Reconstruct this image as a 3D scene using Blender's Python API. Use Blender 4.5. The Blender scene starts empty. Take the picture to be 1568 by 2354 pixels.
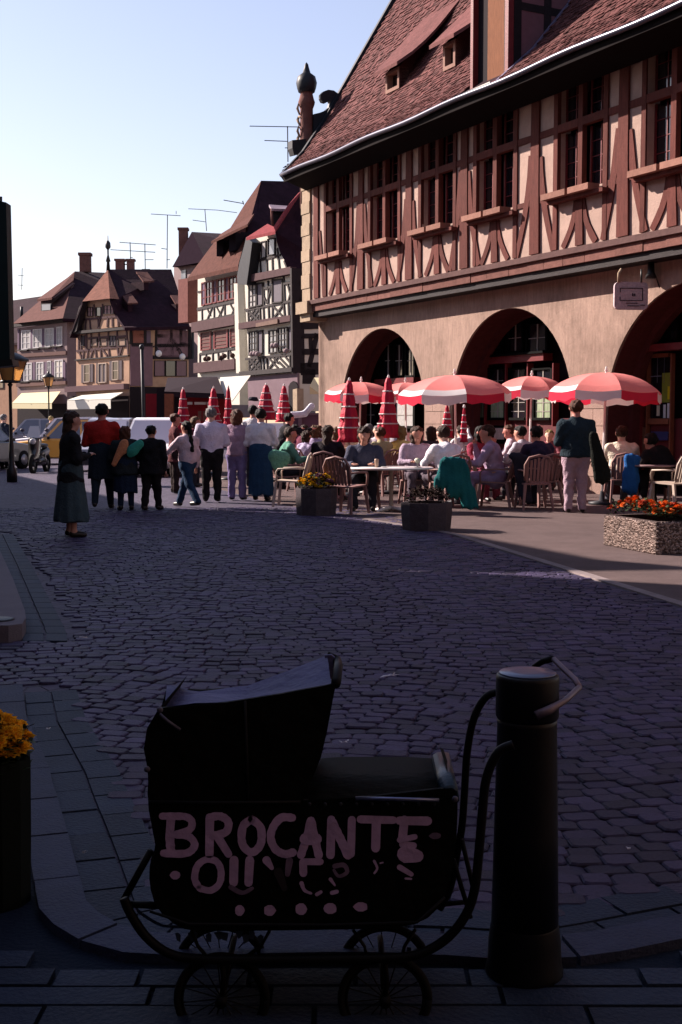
import bpy, math, random
import numpy as np
from mathutils import Vector, Matrix
random.seed(7); RNG = np.random.default_rng(7)
SC = bpy.context.scene
COL = SC.collection
# ------------------------------------------------------------------ camera
FPX, CX, CY, HZ = 2800.0, 784.0, 1177.0, 968.0
TH = math.atan((CY - HZ) / FPX)
CAMH = 1.5
cam = bpy.data.cameras.new('camera'); camo = bpy.data.objects.new('camera', cam); COL.objects.link(camo)
cam.sensor_fit = 'VERTICAL'; cam.sensor_height = 36; cam.sensor_width = 24
cam.lens = 36 * FPX / 2354.0
cam.clip_end = 3000; cam.clip_start = 0.1
camo.location = (0, 0, CAMH); camo.rotation_euler = (math.pi / 2 - TH, 0, 0)
SC.camera = camo
# ------------------------------------------------------------------ light
SUN_EL = math.radians(31.0)
SUNH = Vector((-0.89, 0.456, 0)).normalized()
SUND = Vector((SUNH.x * math.cos(SUN_EL), SUNH.y * math.cos(SUN_EL), math.sin(SUN_EL)))
W = bpy.data.worlds.new('World'); SC.world = W; W.use_nodes = True
nt = W.node_tree; nt.nodes.clear()
sk = nt.nodes.new('ShaderNodeTexSky'); sk.sky_type = 'NISHITA'; sk.sun_disc = False
sk.sun_elevation = SUN_EL; sk.sun_rotation = math.atan2(SUNH.x, SUNH.y)
sk.air_density = 1.3; sk.dust_density = 0.4; sk.ozone_density = 3.0
bg = nt.nodes.new('ShaderNodeBackground'); bg.inputs[1].default_value = 0.061
wo = nt.nodes.new('ShaderNodeOutputWorld')
hs_ = nt.nodes.new('ShaderNodeHueSaturation'); hs_.inputs['Saturation'].default_value = 0.86
mx_ = nt.nodes.new('ShaderNodeMix'); mx_.data_type = 'RGBA'; mx_.blend_type = 'MULTIPLY'; mx_.inputs[0].default_value = 1.0; mx_.inputs[7].default_value = (1.17, 0.97, 1.0, 1)
nt.links.new(sk.outputs[0], hs_.inputs['Color']); nt.links.new(hs_.outputs[0], mx_.inputs[6]); nt.links.new(mx_.outputs[2], bg.inputs[0]); nt.links.new(bg.outputs[0], wo.inputs[0])
sl = bpy.data.lights.new('sun', 'SUN'); sl.energy = 5.0; sl.angle = math.radians(0.5); sl.color = (1.0, 0.85, 0.76)
so = bpy.data.objects.new('sun', sl); COL.objects.link(so)
so.rotation_euler = (-SUND).to_track_quat('-Z', 'Y').to_euler()
SC.view_settings.view_transform = 'Standard'; SC.view_settings.look = 'None'
SC.view_settings.exposure = 1.58; SC.view_settings.gamma = 1.0
# ------------------------------------------------------------------ pixel -> world helpers (survey of the photograph)
CT, ST = math.cos(TH), math.sin(TH)
def ray(x, y):
    a, b = (x - CX) / FPX, (y - CY) / FPX
    return Vector((a, CT - b * ST, -ST - b * CT))
CAM = Vector((0, 0, CAMH))
def G(x, y, z=0.0):
    r = ray(x, y); return CAM + r * ((z - CAMH) / r.z)
def P(x, y, Y):
    r = ray(x, y); return CAM + r * (Y / r.y)
class Plane:
    def __init__(s, p0, n): s.p0 = Vector(p0); s.n = Vector(n).normalized(); s.d = Vector((-s.n.y, s.n.x, 0))
    def pt(s, x, y, off=0.0):
        r = ray(x, y); q = s.p0 + s.n * off
        return CAM + r * ((q - CAM).dot(s.n) / r.dot(s.n))
# ------------------------------------------------------------------ materials
MATS = {}
def mat(name, col, rough=0.8, var=0.0, vscale=8.0, bump=0.0, bscale=60.0, island=0.0, metal=0.0, spec=None, col2=None, trans=0.0, emit=None, emits=0.0, stretch=None, coat=0.0, stain=0.0, stscale=0.7, alb=1.0, transl=0.0):
    if name in MATS: return MATS[name]
    spec = spec if spec is not None else (0.35 if rough < .5 else .18 if rough < .72 else .07)
    k_ = 0.62 * alb; col = tuple(c * k_ for c in col); col2 = tuple(c * k_ for c in col2) if col2 else None
    m = bpy.data.materials.new(name); m.use_nodes = True; t = m.node_tree; L = t.links
    b = t.nodes['Principled BSDF']
    b.inputs['Roughness'].default_value = rough; b.inputs['Metallic'].default_value = metal
    b.inputs['Specular IOR Level'].default_value = spec
    b.inputs['Coat Weight'].default_value = coat
    if trans: b.inputs['Transmission Weight'].default_value = trans
    if emit: b.inputs['Emission Color'].default_value = (*emit, 1); b.inputs['Emission Strength'].default_value = emits
    cur = None
    rgb = t.nodes.new('ShaderNodeRGB'); rgb.outputs[0].default_value = (*col, 1); cur = rgb.outputs[0]
    tc = t.nodes.new('ShaderNodeTexCoord'); src = tc.outputs['Object']
    if stretch:
        mp = t.nodes.new('ShaderNodeMapping'); mp.inputs['Scale'].default_value = stretch; L.new(src, mp.inputs[0]); src = mp.outputs[0]
    if col2 or var:
        n = t.nodes.new('ShaderNodeTexNoise'); n.inputs['Scale'].default_value = vscale; n.inputs['Detail'].default_value = 6; n.inputs['Roughness'].default_value = 0.65
        L.new(src, n.inputs[0])
        mr = t.nodes.new('ShaderNodeMapRange'); mr.inputs[1].default_value = 0.3; mr.inputs[2].default_value = 0.7; L.new(n.outputs[0], mr.inputs[0])
        mx = t.nodes.new('ShaderNodeMix'); mx.data_type = 'RGBA'
        c2 = col2 if col2 else tuple(max(0, c * (1 - var)) for c in col)
        mx.inputs[7].default_value = (*c2, 1); L.new(cur, mx.inputs[6]); L.new(mr.outputs[0], mx.inputs[0]); cur = mx.outputs[2]
    if stain:
        n2 = t.nodes.new('ShaderNodeTexNoise'); n2.inputs['Scale'].default_value = stscale; n2.inputs['Detail'].default_value = 9; n2.inputs['Roughness'].default_value = 0.7
        L.new(tc.outputs['Object'], n2.inputs[0])
        mr2 = t.nodes.new('ShaderNodeMapRange'); mr2.inputs[1].default_value = 0.42; mr2.inputs[2].default_value = 0.75; mr2.inputs[3].default_value = 1; mr2.inputs[4].default_value = 1 - stain; L.new(n2.outputs[0], mr2.inputs[0])
        hs2 = t.nodes.new('ShaderNodeHueSaturation'); L.new(cur, hs2.inputs['Color']); L.new(mr2.outputs[0], hs2.inputs['Value']); cur = hs2.outputs[0]
    if island:
        g = t.nodes.new('ShaderNodeNewGeometry'); oi = t.nodes.new('ShaderNodeObjectInfo')
        ad = t.nodes.new('ShaderNodeMath'); ad.operation = 'ADD'; L.new(g.outputs['Random Per Island'], ad.inputs[0]); L.new(oi.outputs['Random'], ad.inputs[1])
        fr = t.nodes.new('ShaderNodeMath'); fr.operation = 'FRACT'; L.new(ad.outputs[0], fr.inputs[0])
        mr = t.nodes.new('ShaderNodeMapRange'); mr.inputs[3].default_value = 1 - island; mr.inputs[4].default_value = 1 + island; L.new(fr.outputs[0], mr.inputs[0])
        hs = t.nodes.new('ShaderNodeHueSaturation'); L.new(cur, hs.inputs['Color']); L.new(mr.outputs[0], hs.inputs['Value']); cur = hs.outputs[0]
    L.new(cur, b.inputs['Base Color'])
    if bump:
        n = t.nodes.new('ShaderNodeTexNoise'); n.inputs['Scale'].default_value = bscale; n.inputs['Detail'].default_value = 5; L.new(src, n.inputs[0])
        bp = t.nodes.new('ShaderNodeBump'); bp.inputs['Strength'].default_value = min(1, bump); bp.inputs['Distance'].default_value = 0.02 * max(1, bump); L.new(n.outputs[0], bp.inputs['Height']); L.new(bp.outputs[0], b.inputs['Normal'])
    if transl:
        tr = t.nodes.new('ShaderNodeBsdfTranslucent'); L.new(cur, tr.inputs[0]); ms = t.nodes.new('ShaderNodeMixShader'); ms.inputs[0].default_value = transl
        L.new(b.outputs[0], ms.inputs[1]); L.new(tr.outputs[0], ms.inputs[2]); L.new(ms.outputs[0], t.nodes['Material Output'].inputs[0])
    MATS[name] = m; return m
def cobble_far_mat():
    m = bpy.data.materials.new('cobbled_road'); m.use_nodes = True; t = m.node_tree; L = t.links; b = t.nodes['Principled BSDF']
    b.inputs['Roughness'].default_value = 0.75; b.inputs['Specular IOR Level'].default_value = 0.3
    tc = t.nodes.new('ShaderNodeTexCoord')
    v = t.nodes.new('ShaderNodeTexVoronoi'); v.inputs['Scale'].default_value = 7.5; L.new(tc.outputs['Object'], v.inputs[0])
    v2 = t.nodes.new('ShaderNodeTexVoronoi'); v2.feature = 'DISTANCE_TO_EDGE'; v2.inputs['Scale'].default_value = 7.5; L.new(tc.outputs['Object'], v2.inputs[0])
    n = t.nodes.new('ShaderNodeTexNoise'); n.inputs['Scale'].default_value = 0.35; n.inputs['Detail'].default_value = 6; L.new(tc.outputs['Object'], n.inputs[0])
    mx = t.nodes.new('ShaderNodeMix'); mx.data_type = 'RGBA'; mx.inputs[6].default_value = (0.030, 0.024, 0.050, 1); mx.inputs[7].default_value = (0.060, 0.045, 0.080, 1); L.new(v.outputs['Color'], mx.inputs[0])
    hs = t.nodes.new('ShaderNodeHueSaturation'); mr = t.nodes.new('ShaderNodeMapRange'); mr.inputs[3].default_value = 0.6; mr.inputs[4].default_value = 1.35; L.new(n.outputs[0], mr.inputs[0]); L.new(mr.outputs[0], hs.inputs['Value']); L.new(mx.outputs[2], hs.inputs['Color'])
    mr2 = t.nodes.new('ShaderNodeMapRange'); mr2.inputs[2].default_value = 0.06; L.new(v2.outputs['Distance'], mr2.inputs[0])
    m2 = t.nodes.new('ShaderNodeMix'); m2.data_type = 'RGBA'; m2.inputs[6].default_value = (0.022, 0.017, 0.028, 1); L.new(mr2.outputs[0], m2.inputs[0]); L.new(hs.outputs[0], m2.inputs[7])
    L.new(m2.outputs[2], b.inputs['Base Color'])
    bp = t.nodes.new('ShaderNodeBump'); bp.inputs['Strength'].default_value = 0.6; bp.inputs['Distance'].default_value = 0.02; L.new(mr2.outputs[0], bp.inputs['Height']); L.new(bp.outputs[0], b.inputs['Normal'])
    return m
# ------------------------------------------------------------------ mesh builder
class MB:
    def __init__(s): s.v = []; s.f = []; s.sm = []
    def add(s, vs, fs, smooth=False):
        o = len(s.v); s.v += [tuple(v) for v in vs]; s.f += [tuple(i + o for i in f) for f in fs]; s.sm += [smooth] * len(fs); return s
    def box(s, c, sx, sy, sz, ax=None):
        c = Vector(c); X, Y, Z = ax if ax else (Vector((1, 0, 0)), Vector((0, 1, 0)), Vector((0, 0, 1)))
        X, Y, Z = X * sx / 2, Y * sy / 2, Z * sz / 2
        vs = [c + X * a + Y * b + Z * d for a in (-1, 1) for b in (-1, 1) for d in (-1, 1)]
        return s.add(vs, [(0, 1, 3, 2), (4, 6, 7, 5), (0, 4, 5, 1), (2, 3, 7, 6), (0, 2, 6, 4), (1, 5, 7, 3)])
    def prism(s, pts, ext):
        n = len(pts); ext = Vector(ext); a = [Vector(p) for p in pts]; b = [p + ext for p in a]
        return s.add(a + b, [tuple(range(n))[::-1], tuple(range(n, 2 * n))] + [(i, (i + 1) % n, n + (i + 1) % n, n + i) for i in range(n)])
    def tube(s, path, r, seg=8, cap=True, flat=1.0):
        path = [Vector(p) for p in path]; n = len(path)
        if not hasattr(r, '__len__'): r = [r] * n
        vs = []; prev = None
        for i, p in enumerate(path):
            t = (path[min(i + 1, n - 1)] - path[max(i - 1, 0)]).normalized()
            if prev is None:
                ref = Vector((0, 0, 1)) if abs(t.z) < 0.9 else Vector((1, 0, 0)); a = t.cross(ref).normalized()
            else:
                a = (prev - t * prev.dot(t)).normalized()
            prev = a; b = t.cross(a)
            for k in range(seg):
                an = 2 * math.pi * k / seg; vs.append(p + a * math.cos(an) * r[i] + b * math.sin(an) * r[i] * flat)
        fs = [(i * seg + k, i * seg + (k + 1) % seg, (i + 1) * seg + (k + 1) % seg, (i + 1) * seg + k) for i in range(n - 1) for k in range(seg)]
        if cap: fs += [tuple(range(seg))[::-1], tuple(range((n - 1) * seg, n * seg))]
        return s.add(vs, fs, seg > 5)
    def lathe(s, prof, c=(0, 0, 0), seg=20, sx=1.0, sy=1.0, wob=None):
        c = Vector(c); n = len(prof); vs = []
        for r, z in prof:
            for k in range(seg):
                a = 2 * math.pi * k / seg; w = wob(a, z) if wob else 1
                vs.append(c + Vector((r * w * math.cos(a) * sx, r * w * math.sin(a) * sy, z)))
        fs = [(i * seg + k, i * seg + (k + 1) % seg, (i + 1) * seg + (k + 1) % seg, (i + 1) * seg + k) for i in range(n - 1) for k in range(seg)]
        if prof[0][0] > 1e-4: fs.append(tuple(range(seg))[::-1])
        if prof[-1][0] > 1e-4: fs.append(tuple(range((n - 1) * seg, n * seg)))
        return s.add(vs, fs, True)
    def ell(s, c, rx, ry, rz, seg=10, rings=7):
        c = Vector(c); vs = [c + Vector((0, 0, -rz))]
        for i in range(1, rings):
            ph = -math.pi / 2 + math.pi * i / rings
            for k in range(seg):
                a = 2 * math.pi * k / seg; vs.append(c + Vector((rx * math.cos(ph) * math.cos(a), ry * math.cos(ph) * math.sin(a), rz * math.sin(ph))))
        vs.append(c + Vector((0, 0, rz))); fs = [(0, 1 + (k + 1) % seg, 1 + k) for k in range(seg)]
        for i in range(rings - 2):
            fs += [(1 + i * seg + k, 1 + i * seg + (k + 1) % seg, 1 + (i + 1) * seg + (k + 1) % seg, 1 + (i + 1) * seg + k) for k in range(seg)]
        L = len(vs) - 1; o = 1 + (rings - 2) * seg; fs += [(o + k, o + (k + 1) % seg, L) for k in range(seg)]
        return s.add(vs, fs, True)
    def build(s, name, m, parent=None):
        me = bpy.data.meshes.new(name); me.from_pydata(s.v, [], s.f); me.polygons.foreach_set('use_smooth', s.sm)
        me.materials.append(m); me.update()
        o = bpy.data.objects.new(name, me); COL.objects.link(o)
        if parent: o.parent = parent; o.matrix_parent_inverse = Matrix.Translation(-wl(parent)) if wl(parent).length else Matrix()
        return o
WL = {}
def wl(o): return WL.get(o.name, Vector((0, 0, 0)))
def tag(o, label=None, cat=None, group=None, kind=None):
    if label: o['label'] = label
    if cat: o['category'] = cat
    if group: o['group'] = group
    if kind: o['kind'] = kind
    return o
def thing(name, label, cat, loc=(0, 0, 0), group=None):
    o = bpy.data.objects.new(name, None); COL.objects.link(o); o.location = Vector(loc); o.empty_display_size = 0.2
    WL[o.name] = Vector(loc)
    return tag(o, label, cat, group)
def part(o_name, mb, m, parent, **k):
    o = mb.build(o_name, m, parent)
    if k: tag(o, **k)
    return o
def inst(o, name, M, parent):           # share mesh data
    c = bpy.data.objects.new(name, o.data); COL.objects.link(c); c.parent = parent; c.matrix_local = M; return c
def setbase(root, m4):                   # place a thing built at the origin
    root.matrix_world = m4
def copy_tree(o, parent=None):
    c = o.copy(); COL.objects.link(c)
    if parent: c.parent = parent
    for ch in o.children: copy_tree(ch, c)
    return c
# ------------------------------------------------------------------ palette
M_timber = mat('red_oak_timber', (0.18, 0.056, 0.046), 0.75, 0.4, 6, 0.5, 40, island=0.18, stretch=(3, 3, 0.6))
M_timberd = mat('dark_timber', (0.025, 0.015, 0.018), 0.7, 0.4, 6, 0.4, 40, island=0.2)
M_joinery = mat('red_brown_joinery', (0.24, 0.03, 0.035), 0.5, 0.4, 5, 0.2, 40)
M_render = mat('hall_plaster', (0.56, 0.37, 0.30), 0.9, 0.22, 2.2, 0.9, 45, stain=0.35, stscale=0.55)
M_renderv = mat('streaked_plaster', (0.60, 0.42, 0.34), 0.92, 0.30, 5, 1.0, 50, stretch=(3, 3, 0.5), stain=0.5, stscale=0.6)
M_infill = mat('infill_plaster', (0.62, 0.44, 0.37), 0.9, 0.2, 3, 0.6, 50, stain=0.3)
M_stone = mat('red_sandstone', (0.27, 0.125, 0.105), 0.85, 0.35, 6, 0.7, 50, island=0.15)
M_quoin = mat('pale_sandstone', (0.55, 0.42, 0.30), 0.85, 0.25, 5, 0.6, 50, island=0.12)
M_tile = mat('clay_tile', (0.205, 0.082, 0.078), 0.85, 0.45, 9, 0.4, 80, island=0.42, stain=0.3, stscale=1.4)
M_lead = mat('grey_lead', (0.16, 0.15, 0.2), 0.5, 0.2, 6, metal=0.3)
M_leadd = mat('dark_lead', (0.03, 0.035, 0.045), 0.5, 0.3, 6)
M_glass = mat('window_glass', (0.012, 0.012, 0.018), 0.08, spec=0.8)
M_glassl = mat('pale_window_glass', (0.25, 0.27, 0.30), 0.12, spec=0.8)
M_curtain = mat('net_curtain', (0.62, 0.60, 0.58), 0.9, 0.35, 12)
M_black = mat('black_iron', (0.012, 0.012, 0.013), 0.45)
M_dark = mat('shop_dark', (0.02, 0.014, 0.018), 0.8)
M_white = mat('white_plaster', (0.80, 0.76, 0.66), 0.9, 0.12, 4, 0.3, 40)
M_pink = mat('rose_plaster', (0.58, 0.37, 0.26), 0.9, 0.2, 3, 0.3, 40)
M_roofd = mat('far_roof_tile', (0.045, 0.018, 0.03), 0.9, 0.45, 3, 0.8, 14, stain=0.4)  # far tile colour darkened to stand in for shaded slopes
M_roofp = mat('far_roof_tile_lit', (0.17, 0.075, 0.065), 0.9, 0.35, 5, 0.8, 14)  # paler copy of the far tile, sunlight put into the colour
M_grey = mat('grey_plaster', (0.34, 0.25, 0.25), 0.9, 0.2, 3)
# ------------------------------------------------------------------ ground
def struct(o): o['kind'] = 'structure'; return o
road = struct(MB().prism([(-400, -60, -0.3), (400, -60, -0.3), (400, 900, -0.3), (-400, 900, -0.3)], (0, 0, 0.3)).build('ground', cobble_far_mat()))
M_cob = mat('granite_cobble', (0.074, 0.056, 0.132), 0.62, 0.45, 7, 0.5, 90, island=0.45, spec=0.22, stain=.3, stscale=.8)  # violet tint of the street's shade is put into the stone colour
def terr_line(Y):      # x of the terrace border at distance Y
    a, b = G(1040, 1228), G(1568, 1392)
    return a.x + (Y - a.y) / (b.y - a.y) * (b.x - a.x)
# kerb geometry in the foreground : points on the ground plane (x, y)
K_out = [Vector((G(x, y, .06).x, G(x, y, .06).y, 0)) for x, y in [(112, 1760), (124, 1809), (156, 1914), (189, 2037), (202, 2077), (240, 2107), (285, 2130), (343, 2142), (450, 2146), (600, 2143), (800, 2140), (1040, 2146), (1130, 2152), (1310, 2148), (1568, 2100), (1900, 2040)]]
def cat_rom(P_, n=4):
    out = []
    for i in range(len(P_) - 1):
        p0, p1, p2, p3 = P_[max(i - 1, 0)], P_[i], P_[i + 1], P_[min(i + 2, len(P_) - 1)]
        for k in range(n):
            t = k / n; out.append(.5 * ((2 * p1) + (p2 - p0) * t + (2 * p0 - 5 * p1 + 4 * p2 - p3) * t * t + (3 * p1 - p0 - 3 * p2 + p3) * t ** 3))
    return out + [P_[-1]]
K_out = cat_rom(K_out)
def kerb_y(x):
    pts = K_out
    if x <= pts[0].x: return 1e9
    for a, b in zip(pts, pts[1:]):
        if a.x <= x <= b.x: return a.y + (x - a.x) / (b.x - a.x + 1e-9) * (b.y - a.y)
    return pts[-1].y
ISL = [G(x, y) for x, y in [(-260, 1475), (20, 1478), (52, 1474), (60, 1458), (58, 1440), (30, 1360), (0, 1290), (-40, 1225), (-200, 1215)]]
def in_poly(x, y, P_):
    c = False; n = len(P_)
    for i in range(n):
        a, b = P_[i], P_[(i + 1) % n]
        if (a.y > y) != (b.y > y) and x < (b.x - a.x) * (y - a.y) / (b.y - a.y) + a.x: c = not c
    return c
def in_isl(x, y): return in_poly(x - .38, y, ISL) or in_poly(x, y, ISL) or in_poly(x, y + .1, ISL)
def stone_shape(hw, hl, h, n=0):
    # rounded-corner sett : 8-gon, bevelled top
    c = 0.28; o = [(-1 + c, -1), (1 - c, -1), (1, -1 + c), (1, 1 - c), (1 - c, 1), (-1 + c, 1), (-1, 1 - c), (-1, -1 + c)]
    vs = [(x * hw, y * hl, -0.03) for x, y in o] + [(x * hw, y * hl, h * 0.55) for x, y in o] + [(x * hw * 0.90, y * hl * 0.88, h) for x, y in o]
    fs = [(i, (i + 1) % 8, 8 + (i + 1) % 8, 8 + i) for i in range(8)] + [(8 + i, 8 + (i + 1) % 8, 16 + (i + 1) % 8, 16 + i) for i in range(8)] + [tuple(range(16, 24))]
    return vs, fs
def offset_poly(pts, d):
    out = []
    for i, p in enumerate(pts):
        t = (pts[min(i + 1, len(pts) - 1)] - pts[max(i - 1, 0)]).normalized(); nrm = Vector((-t.y, t.x, 0)); out.append(p + nrm * d)
    return out
def resample(pts, step):
    out = [pts[0]]; acc = 0
    L = [0]
    for a, b in zip(pts, pts[1:]): L.append(L[-1] + (b - a).length)
    n = max(1, int(L[-1] / step)); res = []
    for k in range(n + 1):
        t = L[-1] * k / n
        for i in range(len(pts) - 1):
            if L[i] <= t <= L[i + 1] + 1e-9:
                res.append(pts[i].lerp(pts[i + 1], (t - L[i]) / (L[i + 1] - L[i] + 1e-9))); break
    return res
def cobbles():
    KS = resample([Vector((-1.75, 6.6, 0)), Vector((-1.55, 5.9, 0))] + K_out, .12)
    stones = []
    r = random.Random(3)
    pw, pl = 0.128, 0.094
    Y = 2.6; j = 0
    while Y < 21:
        half = 0.29 * Y + 0.8
        x = -half + r.random() * pw
        while x < half:
            w = pw * r.uniform(0.74, 1.22)
            cx = x + w / 2; x += w
            seg = 1.7; am = 0.075 + 0.03 * math.sin(Y * 1.3)       # gentle arc laying
            ph = 2 * math.pi * (cx + 0.15 * math.sin(Y * 0.6)) / seg
            cy = Y + am * math.cos(ph) + 0.02 * math.sin(cx * 5 + Y * 3) + r.uniform(-0.008, 0.008)
            rot = math.atan(-am * 2 * math.pi / seg * math.sin(ph)) + r.uniform(-0.06, 0.06)
            if cy < 3.3: continue
            ky = kerb_y(cx)
            if (ky < 1e8 and cy < ky + 0.24) or any((cx - g.x) ** 2 + (cy - g.y) ** 2 < .25 ** 2 for g in KS): continue
            if ky > 1e8 and cy < 6.6 and cx < K_out[0].x + .25 - (cy - K_out[0].y) * .35: continue
            if cx > terr_line(cy) - 0.12: continue
            if in_isl(cx, cy): continue
            # gutter strip along the left kerb
            stones.append((cx, cy, w * 0.5 * 0.965, pl * 0.5 * r.uniform(0.93, 0.99), rot, r.uniform(0.008, 0.017), r.uniform(-.035, .035), r.uniform(-.035, .035)))
        Y += pl; j += 1
    stones.sort(key=lambda s: s[1] + abs(s[0]) * .2)
    base = [MB().add(*stone_shape(1, 1, 1)) for _ in range(1)]
    vis = [s for s in stones if abs(s[0]) < 0.285 * s[1]]
    near = set(id(s) for s in vis[:300])
    m0 = MB(); v, f = stone_shape(0.5, 0.5, 1.0); m0.add(v, f)
    first = None
    bigv = []; bigf = []
    for s in stones:
        cx, cy, hw, hl, rot, h, tx, ty = s
        M = Matrix.Translation((cx, cy, 0.0)) @ Matrix.Rotation(rot, 4, 'Z') @ Matrix.Rotation(tx, 4, 'X') @ Matrix.Rotation(ty, 4, 'Y') @ Matrix.Diagonal((hw * 2, hl * 2, h, 1))
        if id(s) in near:
            if first is None:
                first = m0.build('cobblestone', M_cob, road); first.matrix_local = M
            else: inst(first, 'cobblestone', M, road)
        else:
            c_, s_ = math.cos(rot), math.sin(rot); vs, fs = stone_shape(hw, hl, h); o = len(bigv)
            bigv += [(cx + x * c_ - y * s_, cy + x * s_ + y * c_, z + x * ty - y * tx if z > 0 else z) for x, y, z in vs]
            bigf += [tuple(i + o for i in q) for q in fs]
    mb = MB(); mb.v = bigv; mb.f = bigf; mb.sm = [False] * len(bigf)
    o = mb.build('cobblestones', M_cob, road); o['kind'] = 'stuff'
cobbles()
# gutter setts : two rows of long dark setts following the kerb
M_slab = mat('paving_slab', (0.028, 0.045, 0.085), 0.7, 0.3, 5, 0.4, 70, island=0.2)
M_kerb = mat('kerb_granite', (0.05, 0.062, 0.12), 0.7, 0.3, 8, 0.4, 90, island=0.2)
PAVZ = 0.05
pave = struct(MB().prism([Vector((-3.5, 5.4, -0.05)), Vector((-3.5, -2, -0.05)), Vector((4, -2, -0.05)), Vector((4, K_out[-1].y - .1, -0.05))] + [p + Vector((0, 0, -0.05)) for p in offset_poly(K_out, -0.10)][::-1], (0, 0, 0.082)).build('pavement', mat('slab_bed', (0.018, 0.028, 0.05), 0.8, .3, 5, .4, 70)))
ext = [Vector((-1.75, 6.6, 0)), Vector((-1.55, 5.9, 0))] + K_out
for row, (d0, d1, step, zt, nm, mm) in enumerate([(-0.14, 0.0, 0.42, PAVZ + 0.012, 'kerb_stone', M_kerb), (0.012, 0.145, 0.27, 0.012, 'gutter_sett', M_slab), (0.155, 0.29, 0.25, 0.014, 'gutter_sett', M_slab)]):
    c = resample(ext, step * .25); A = offset_poly(c, d0); B = offset_poly(c, d1)
    k = 0
    while k + 4 < len(c):
        a0, a2 = A[k], A[k + 4]; b0, b2 = B[k], B[k + 4]
        ad = (a2 - a0).normalized() * 0.006; h = Vector((0, 0, random.uniform(-.002, .002)))
        MB().prism([q + h + Vector((0, 0, -0.04)) for q in [a0 + ad] + A[k + 1:k + 4] + [a2 - ad, b2 - ad] + B[k + 1:k + 4][::-1] + [b0 + ad]], (0, 0, zt + .04)).build(nm, mm, pave)
        k += 4
# slabs on the pavement
def slab(x0, x1, y0, y1, h=0):
    g = 0.007
    MB().prism([(x0 + g, y0 + g, 0.02), (x1 - g, y0 + g, 0.02), (x1 - g, y1 - g, 0.02), (x0 + g, y1 - g, 0.02)], (0, 0, PAVZ - 0.02 + h)).build('paving_slab', M_slab, pave)
def ky2(x): return min(kerb_y(x), 5.4) - 0.16
yy = 1.9; rr = random.Random(5)
rows = [(1.6, 2.5, .5, .8), (2.5, 2.93, .5, .75), (2.93, 3.035, .3, .6), (3.035, 3.14, .16, .3), (3.14, 3.25, .16, .28)]
for (y0, y1, wa, wb) in rows:
    x = -2.4 + rr.random() * .3
    while x < 2.6:
        w = rr.uniform(wa, wb); sk_ = rr.uniform(-.02, .02)
        if min(ky2(x), ky2(x + w), ky2(x + w / 2)) > y1 - .01: slab(x, x + w, y0, y1, rr.uniform(-.002, .003))
        x += w
for (y0, y1) in [(3.25, 3.7), (3.7, 4.2), (4.2, 4.8), (4.8, 5.3)]:
    x = -3.2
    while x < -0.7:
        w = 0.55
        xe = min(x + w, min((p.x for p in K_out if y0 - .1 < p.y < y1 + .35), default=-1.1) - 0.17)
        if xe > x + .1: slab(x, xe, y0, y1, rr.uniform(-.002, .002))
        x += w
# terrace paving on the right of the border line
tl = [Vector((terr_line(y), y, 0)) for y in (4, 8, 12, 16.3)] + [G(840, 1195), G(600, 1150), G(430, 1105), Vector((-6, 48, 0))]
M_terr = mat('terrace_asphalt', (0.185, 0.135, 0.132), 0.9, 0.22, 3, 0.5, 120, stain=0.25)
terr = struct(MB().prism([p + Vector((0, 0, -.05)) for p in tl] + [Vector((30, 48, -.05)), Vector((30, 4, -.05))], (0, 0, 0.062)).build('terrace', M_terr))
tb = resample(tl[:5], 0.9)
for a, b in zip(tb, tb[1:]):
    t = (b - a).normalized(); q = Vector((-t.y, t.x, 0)) * .055
    MB().prism([a + q + t * .006 + Vector((0, 0, -.04)), a - q + t * .006 + Vector((0, 0, -.04)), b - q - t * .006 + Vector((0, 0, -.04)), b + q - t * .006 + Vector((0, 0, -.04))], (0, 0, 0.058)).build('border_stone', mat('pale_kerb', (0.33, 0.27, 0.27), 0.8, 0.3, 9, 0.3, 80, island=.15), terr)
# traffic island at the left edge
isl = struct(MB().prism([p + Vector((0, 0, -.05)) for p in ISL], (0, 0, 0.17)).build('traffic_island', mat('island_stone', (0.22, 0.19, 0.22), 0.75, 0.2, 6, 0.3, 80)))
part('drain_cover', MB().lathe([(0.1, 0.1), (0.1, 0.128), (0.085, 0.131), (0, 0.131)], G(0, 1425, 0.12) * 1.0 - Vector((0, 0, .12)), 16), M_leadd, isl)
gl = [G(x, y) for x, y in [(76, 1478), (78, 1455), (50, 1380), (20, 1300), (-10, 1230)]]
for d in (0.0, 0.16):
    c = resample([p + Vector((d, 0, 0)) for p in gl], 0.3)
    for a, b in zip(c, c[1:]):
        MB().prism([a + Vector((-.07, .006, -.04)), a + Vector((.07, .006, -.04)), b + Vector((.07, -.006, -.04)), b + Vector((-.07, -.006, -.04))], (0, 0, .055)).build('gutter_sett', M_slab, isl)
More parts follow.
